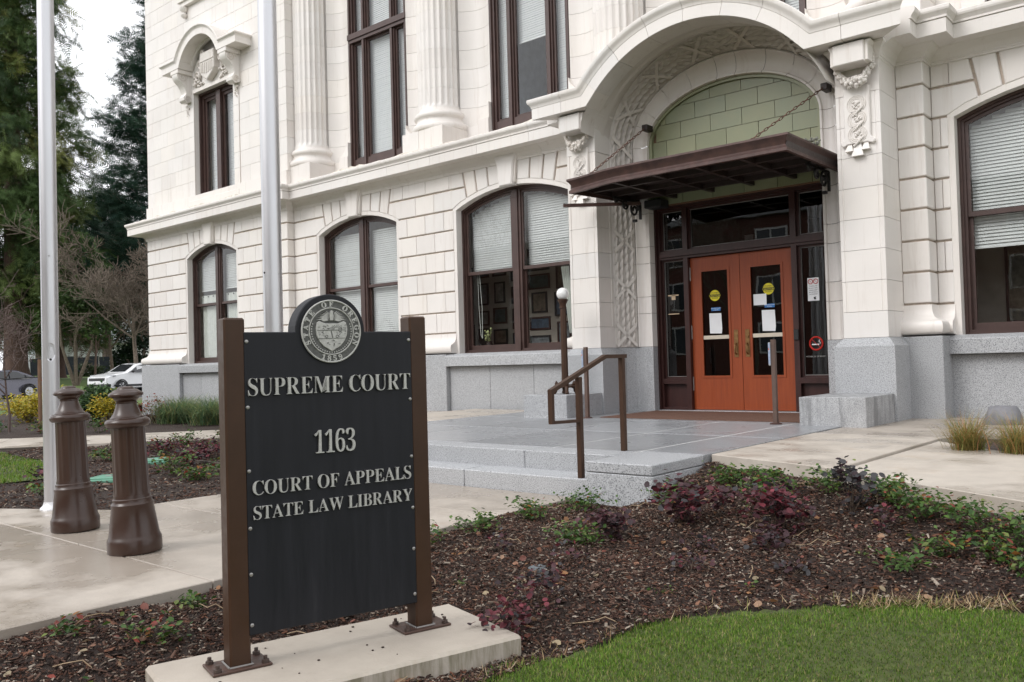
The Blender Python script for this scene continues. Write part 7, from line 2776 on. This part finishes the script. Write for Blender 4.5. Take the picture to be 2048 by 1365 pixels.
for s in (-1, 1):
    m.bar(p + d * (s * .36) + Vector((0, 0, -.1)), p + d * (s * .36) + Vector((0, 0, .95)), .12, .10, d)
for zz in (.35, .75):
    m.bar(p + d * -.36 + Vector((0, 0, zz)), p + d * .36 + Vector((0, 0, zz)), .10, .20)
build('barrier_frame', m, ORG, t)
t2 = thing('white_trailer_building', 'long white low building behind the screened fence', 'building', tuple(at(180, 745, 110)))
def facadebox(t, pa, pb, z0, z1, depth_, mat, wins, wmat, roofm):
    d = (pb - pa)
    L = d.length
    d.normalize()
    nrm = Vector((-d.y, d.x, 0))
    if nrm.dot(-pa) < 0: nrm = -nrm
    def pt(u, v, o): return pa + d * u + nrm * o + Vector((0, 0, v - pa.z))
    def bx(u0, u1, v0, v1, o0, o1):
        return MB().add([pt(u0, v0, o0), pt(u1, v0, o0), pt(u1, v0, o1), pt(u0, v0, o1), pt(u0, v1, o0), pt(u1, v1, o0), pt(u1, v1, o1), pt(u0, v1, o1)], [(0, 3, 2, 1), (4, 5, 6, 7), (0, 1, 5, 4), (1, 2, 6, 5), (2, 3, 7, 6), (3, 0, 4, 7)])
    build('wall', bx(0, L, z0, z1, -depth_, 0), mat, t)
    build('roof', bx(-.3, L + .3, z1, z1 + .35, -depth_ - .3, .35), roofm, t)
    for (u0, u1, v0, v1) in wins:
        w_ = build('window', bx(u0 - .1, u1 + .1, v0 - .1, v1 + .1, .002, .06), WHITEP, t)
        build('pane', bx(u0, u1, v0, v1, .062, .07), simple('far_window_glass', (.06, .07, .08), .1), w_)
pa_, pb_ = at(95, 748, 112), at(300, 744, 116)
facadebox(t2, pa_, pb_, .6, 5.4, 10, simple('white_cladding', (.72, .73, .74), .6, var=.05), [(u, u + 1.6, 2.4, 3.8) for u in (1.5, 4.5, 7.5, 10.5, 13)], None, simple('grey_roof', (.35, .36, .38), .7))
t3 = thing('pale_office_block', 'pale office block glimpsed between the trees', 'building', tuple(at(150, 745, 150)))
pa_, pb_ = at(40, 748, 150), at(320, 744, 160)
facadebox(t3, pa_, pb_, .6, 13, 12, simple('pale_blue_render', (.55, .58, .62), .7), [(u, u + 2.2, v, v + 1.7) for u in (2, 6, 10, 14, 18, 22) for v in (2.5, 6, 9.5)], None, simple('grey_roof', (.35, .36, .38), .7))

# ================================================================== PARKED CARS
RUB = simple('tyre_rubber', (.018, .018, .019), .8)
CGL = simple('car_window_tint', (.018, .020, .023), .08, spec=.8)
def car(name, label, s_, w_, paint, prof, glass, wheels, L, width, heading_fwd, lights, suv=False, dz=0.0):
    """profile in (along, z), nose at 0; the car heads towards -RD"""
    P0 = RO + RD * s_ + RN * w_
    z0 = rz(s_) + dz
    t = thing(name, label, 'car', (P0.x, P0.y, z0), 'cars parked along the street')
    def W(a, b, z): 
        p = P0 + RD * a + RN * b
        return (p.x, p.y, z0 + z)
    hw = width / 2
    n = len(prof)
    def half(z, a):
        # tumblehome above the belt line, tuck-in low down, plan taper at the ends
        k = 1.0
        if z > .95: k -= .20 * min(1, (z - .95) / .55)
        if z < .45: k -= .05 * (.45 - z) / .3
        e = min(a, L - a)
        if e < .55: k -= .14 * (1 - e / .55) ** 2
        return hw * k
    m = MB()
    rows = []
    fr = [-1, -.93, -.6, 0, .6, .93, 1]
    rows = []
    for f_ in fr:
        row = []
        for (a, z) in prof:
            inset_ = 0
            if abs(f_) == 1: inset_ = .05
            row.append(W(a + (inset_ * (1 if a < L / 2 else -1) if z > .3 else 0), f_ * half(z, a), z - (.03 if abs(f_) == 1 and z > .6 else 0)))
        rows.append(row)
    m.strip(rows, closed=True, caps=True)
    body = build('body', m, paint, t, smooth=35)
    for sd in (-1, 1):
        for gl in glass:
            pts = [W(a, sd * (half(z, a) + .006), z) for a, z in gl]
            gm_ = MB().add(pts + [W(a, sd * (half(z, a) - .02), z) for a, z in gl], [tuple(range(len(gl))), tuple(range(2 * len(gl) - 1, len(gl) - 1, -1))])
            build('side_window', gm_, CGL, t)
    for wa in wheels:
        for sd in (-1, 1):
            c = Vector(W(wa, sd * (hw - .10), .34))
            o = RN * sd
            wh = build('wheel', MB().tube([c - o * .11, c - o * .10, c + o * .09, c + o * .115], [.31, .345, .345, .31], 28), RUB, t, smooth=40)
            arch_ = MB()
            pts = []
            for i in range(15):
                a = PI * i / 14
                pts.append(Vector(W(wa + .395 * math.cos(a), sd * (hw - .005), .33 + .395 * math.sin(a))))
            arch_.tube(pts, .035, 5)
            build('wheel_arch', arch_, BLACK, t)
            rim = MB()
            rim.tube([c + o * .112, c + o * .125], [.235, .22], 24)
            build('rim', rim, simple('dark_rim', (.10, .10, .105), .4, metal=.6) if suv else simple('alloy_rim', (.55, .56, .58), .35, metal=.7), wh)
            spk = MB()
            for i in range(10 if not suv else 5):
                a = 2 * PI * i / (10 if not suv else 5)
                e = RD * math.cos(a) + Vector((0, 0, math.sin(a)))
                spk.bar(c + o * .130 + e * .04, c + o * .130 + e * .225, .035 if not suv else .06, .02, o)
            build('spokes', spk, simple('bright_alloy', (.66, .67, .69), .3, metal=.6), wh)
    for nm, pts, mt in lights:
        for sd in (-1, 1):
            q = [W(a, sd * b * hw, z) for a, b, z in pts]
            build(nm, MB().tube(q, .05, 6), mt, t, smooth=60)
    return t, W, hw
GREYP = simple('grey_violet_paint', (.115, .112, .145), .25, metal=.3, var=.04, coat=.8)
WHTP = simple('white_car_paint', (.78, .79, .80), .25, var=.02, coat=.8)
HEADL = simple('headlamp_glass', (.55, .57, .6), .1, coat=.5)
TAILL = simple('tail_lamp_red', (.55, .03, .025), .2, coat=.5)
sed = [(.02, .30), (.0, .55), (.06, .68), (.5, .80), (1.25, .93), (1.45, .97), (2.05, 1.33), (2.45, 1.45), (2.9, 1.47), (3.35, 1.42), (4.0, 1.16), (4.25, 1.07), (4.72, 1.05), (4.86, .98), (4.88, .62), (4.82, .34), (4.4, .22), (.4, .20)]
sgl = [[(1.62, 1.0), (2.12, 1.30), (2.45, 1.39), (2.72, 1.40), (2.72, .98)], [(2.78, .98), (2.78, 1.40), (3.2, 1.37), (3.55, 1.20), (3.62, 1.0)], [(3.68, 1.0), (3.62, 1.18), (3.98, 1.04), (4.0, 1.01)]]
t, W, hw = car('parked_sedan', 'dark grey sedan parked at the far kerb, rear end in view', 5.15, 13.07, GREYP, sed, sgl, (.95, 3.78), 4.88, 1.84, -1, [('headlight', [(.12, .80, .66), (.5, .92, .72)], HEADL), ('tail_light', [(4.84, .62, .86), (4.76, .88, .90), (4.5, .97, .90)], TAILL)])
m = MB()
for sd in (-1,):
    m.tube([W(1.55, sd * (hw - .01), 1.0), W(3.66, sd * (hw - .01), 1.0), W(4.0, sd * (hw - .03), 1.03), W(3.6, sd * (hw - .10), 1.22)], .014, 5)
build('chrome_trim', m, STEEL, t)
suv = [(.02, .36), (.0, .62), (.04, .88), (.35, 1.00), (1.15, 1.10), (1.35, 1.15), (2.05, 1.55), (2.5, 1.65), (3.6, 1.66), (4.2, 1.60), (4.5, 1.25), (4.62, 1.05), (4.64, .6), (4.58, .38), (4.1, .26), (.45, .25)]
ugl = [[(1.52, 1.14), (2.1, 1.48), (2.5, 1.56), (2.75, 1.57), (2.75, 1.12)], [(2.82, 1.12), (2.82, 1.57), (3.65, 1.56), (3.75, 1.14)], [(3.82, 1.16), (3.72, 1.55), (4.1, 1.50), (4.3, 1.22)]]
t, W, hw = car('parked_suv', 'white compact SUV parked at the kerb, front end in view', 13.1, 12.4, WHTP, suv, ugl, (.92, 3.62), 4.64, 1.86, -1, [('headlight', [(.16, .60, .93), (.28, .86, .97), (.55, .97, .96)], HEADL), ('tail_light', [(4.56, .6, 1.05), (4.5, .9, 1.07)], TAILL)], suv=True)
m = MB().add([W(-.008, -.62, .68), W(-.008, .62, .68), W(.02, .66, .84), W(.02, -.66, .84), W(.05, -.55, .68), W(.05, .55, .68), W(.09, .6, .84), W(.09, -.6, .84)], [(0, 1, 2, 3), (7, 6, 5, 4), (0, 4, 5, 1), (2, 6, 7, 3)])
build('grille', m, BLACK, t)
m = MB().add([W(-.01, -.8, .30), W(-.01, .8, .30), W(.0, .82, .50), W(.0, -.82, .50), W(.2, -.9, .30), W(.2, .9, .30), W(.2, .9, .5), W(.2, -.9, .5)], [(0, 1, 2, 3), (0, 3, 7, 4), (1, 5, 6, 2), (3, 2, 6, 7)])
build('bumper', m, BLACK, t)
build('number_plate', MB().add([W(-.02, -.2, .50), W(-.02, .2, .50), W(-.02, .2, .62), W(-.02, -.2, .62), W(.0, -.2, .5), W(.0, .2, .5), W(.0, .2, .62), W(.0, -.2, .62)], [(0, 1, 2, 3), (7, 6, 5, 4), (0, 4, 5, 1), (2, 6, 7, 3), (1, 5, 6, 2), (0, 3, 7, 4)]), WHITEP, t)
for sd in (-1, 1):
    build('mirror', MB().ball(W(1.62, sd * (hw + .08), 1.17), .10, 10, 8, .7), BLACK, t, smooth=60)
    m = MB()
    m.tube([W(.45, sd * (hw - .01), .42), W(1.5, sd * (hw - .0), .40), W(3.1, sd * (hw - .0), .40), W(4.2, sd * (hw - .01), .42)], .06, 6)
    build('sill_trim', m, BLACK, t)
ws = MB().add([W(1.38, -.62, 1.17), W(1.38, .62, 1.17), W(2.04, .54, 1.57), W(2.04, -.54, 1.57)], [(0, 1, 2, 3)])
ws.v = [(a, b, c + .012) for a, b, c in ws.v]
build('windscreen', ws, CGL, t)

# ================================================================== ACROSS THE STREET (behind the viewer, seen in the glass)
br = thing('brick_building', 'dark red brick building across the street, reflected in the door glass', 'building', (-20, -34, 0))
BRK = simple('dark_red_brick', (.13, .055, .042), .85, var=.3, scale=6, bump=.4, bscale=30)
build('wall', MB().box(-62, 30, -46, -34, 0, 11.5), BRK, br)
build('roof', MB().box(-62.5, 30.5, -46.5, -33.6, 11.5, 12.0), simple('grey_roof', (.35, .36, .38), .7), br)
for i in range(11):
    for zz in (1.6, 5.0, 8.4):
        x = -58 + i * 8
        w_ = build('window', MB().box(x - 1.2, x + 1.2, -34.0, -33.92, zz, zz + 2.2), WHITEP, br)
        build('pane', MB().box(x - 1.05, x - .06, -33.919, -33.9, zz + .12, zz + 2.08).box(x + .06, x + 1.05, -33.919, -33.9, zz + .12, zz + 2.08), simple('far_window_glass', (.06, .07, .08), .1), w_)
structure(build('front_street', MB().add([(-120, -26, .045), (80, -26, .045), (80, -12, .045), (-120, -12, .045)], [(0, 1, 2, 3)]), ASPH))
for i, (x, y) in enumerate(((-16, -9), (-3, -10), (9, -8), (-30, -9.5))):
    bare_tree('street_tree', ['leafless street tree behind the viewer, nearest the sign side', 'leafless street tree straight behind the viewer', 'leafless street tree behind the viewer on the right', 'leafless street tree far behind the bollards'][i], x, y, .02, 11, .2, 50 + i, .5, 4, BARKG, 4, 'street trees behind the viewer', minr=.012)
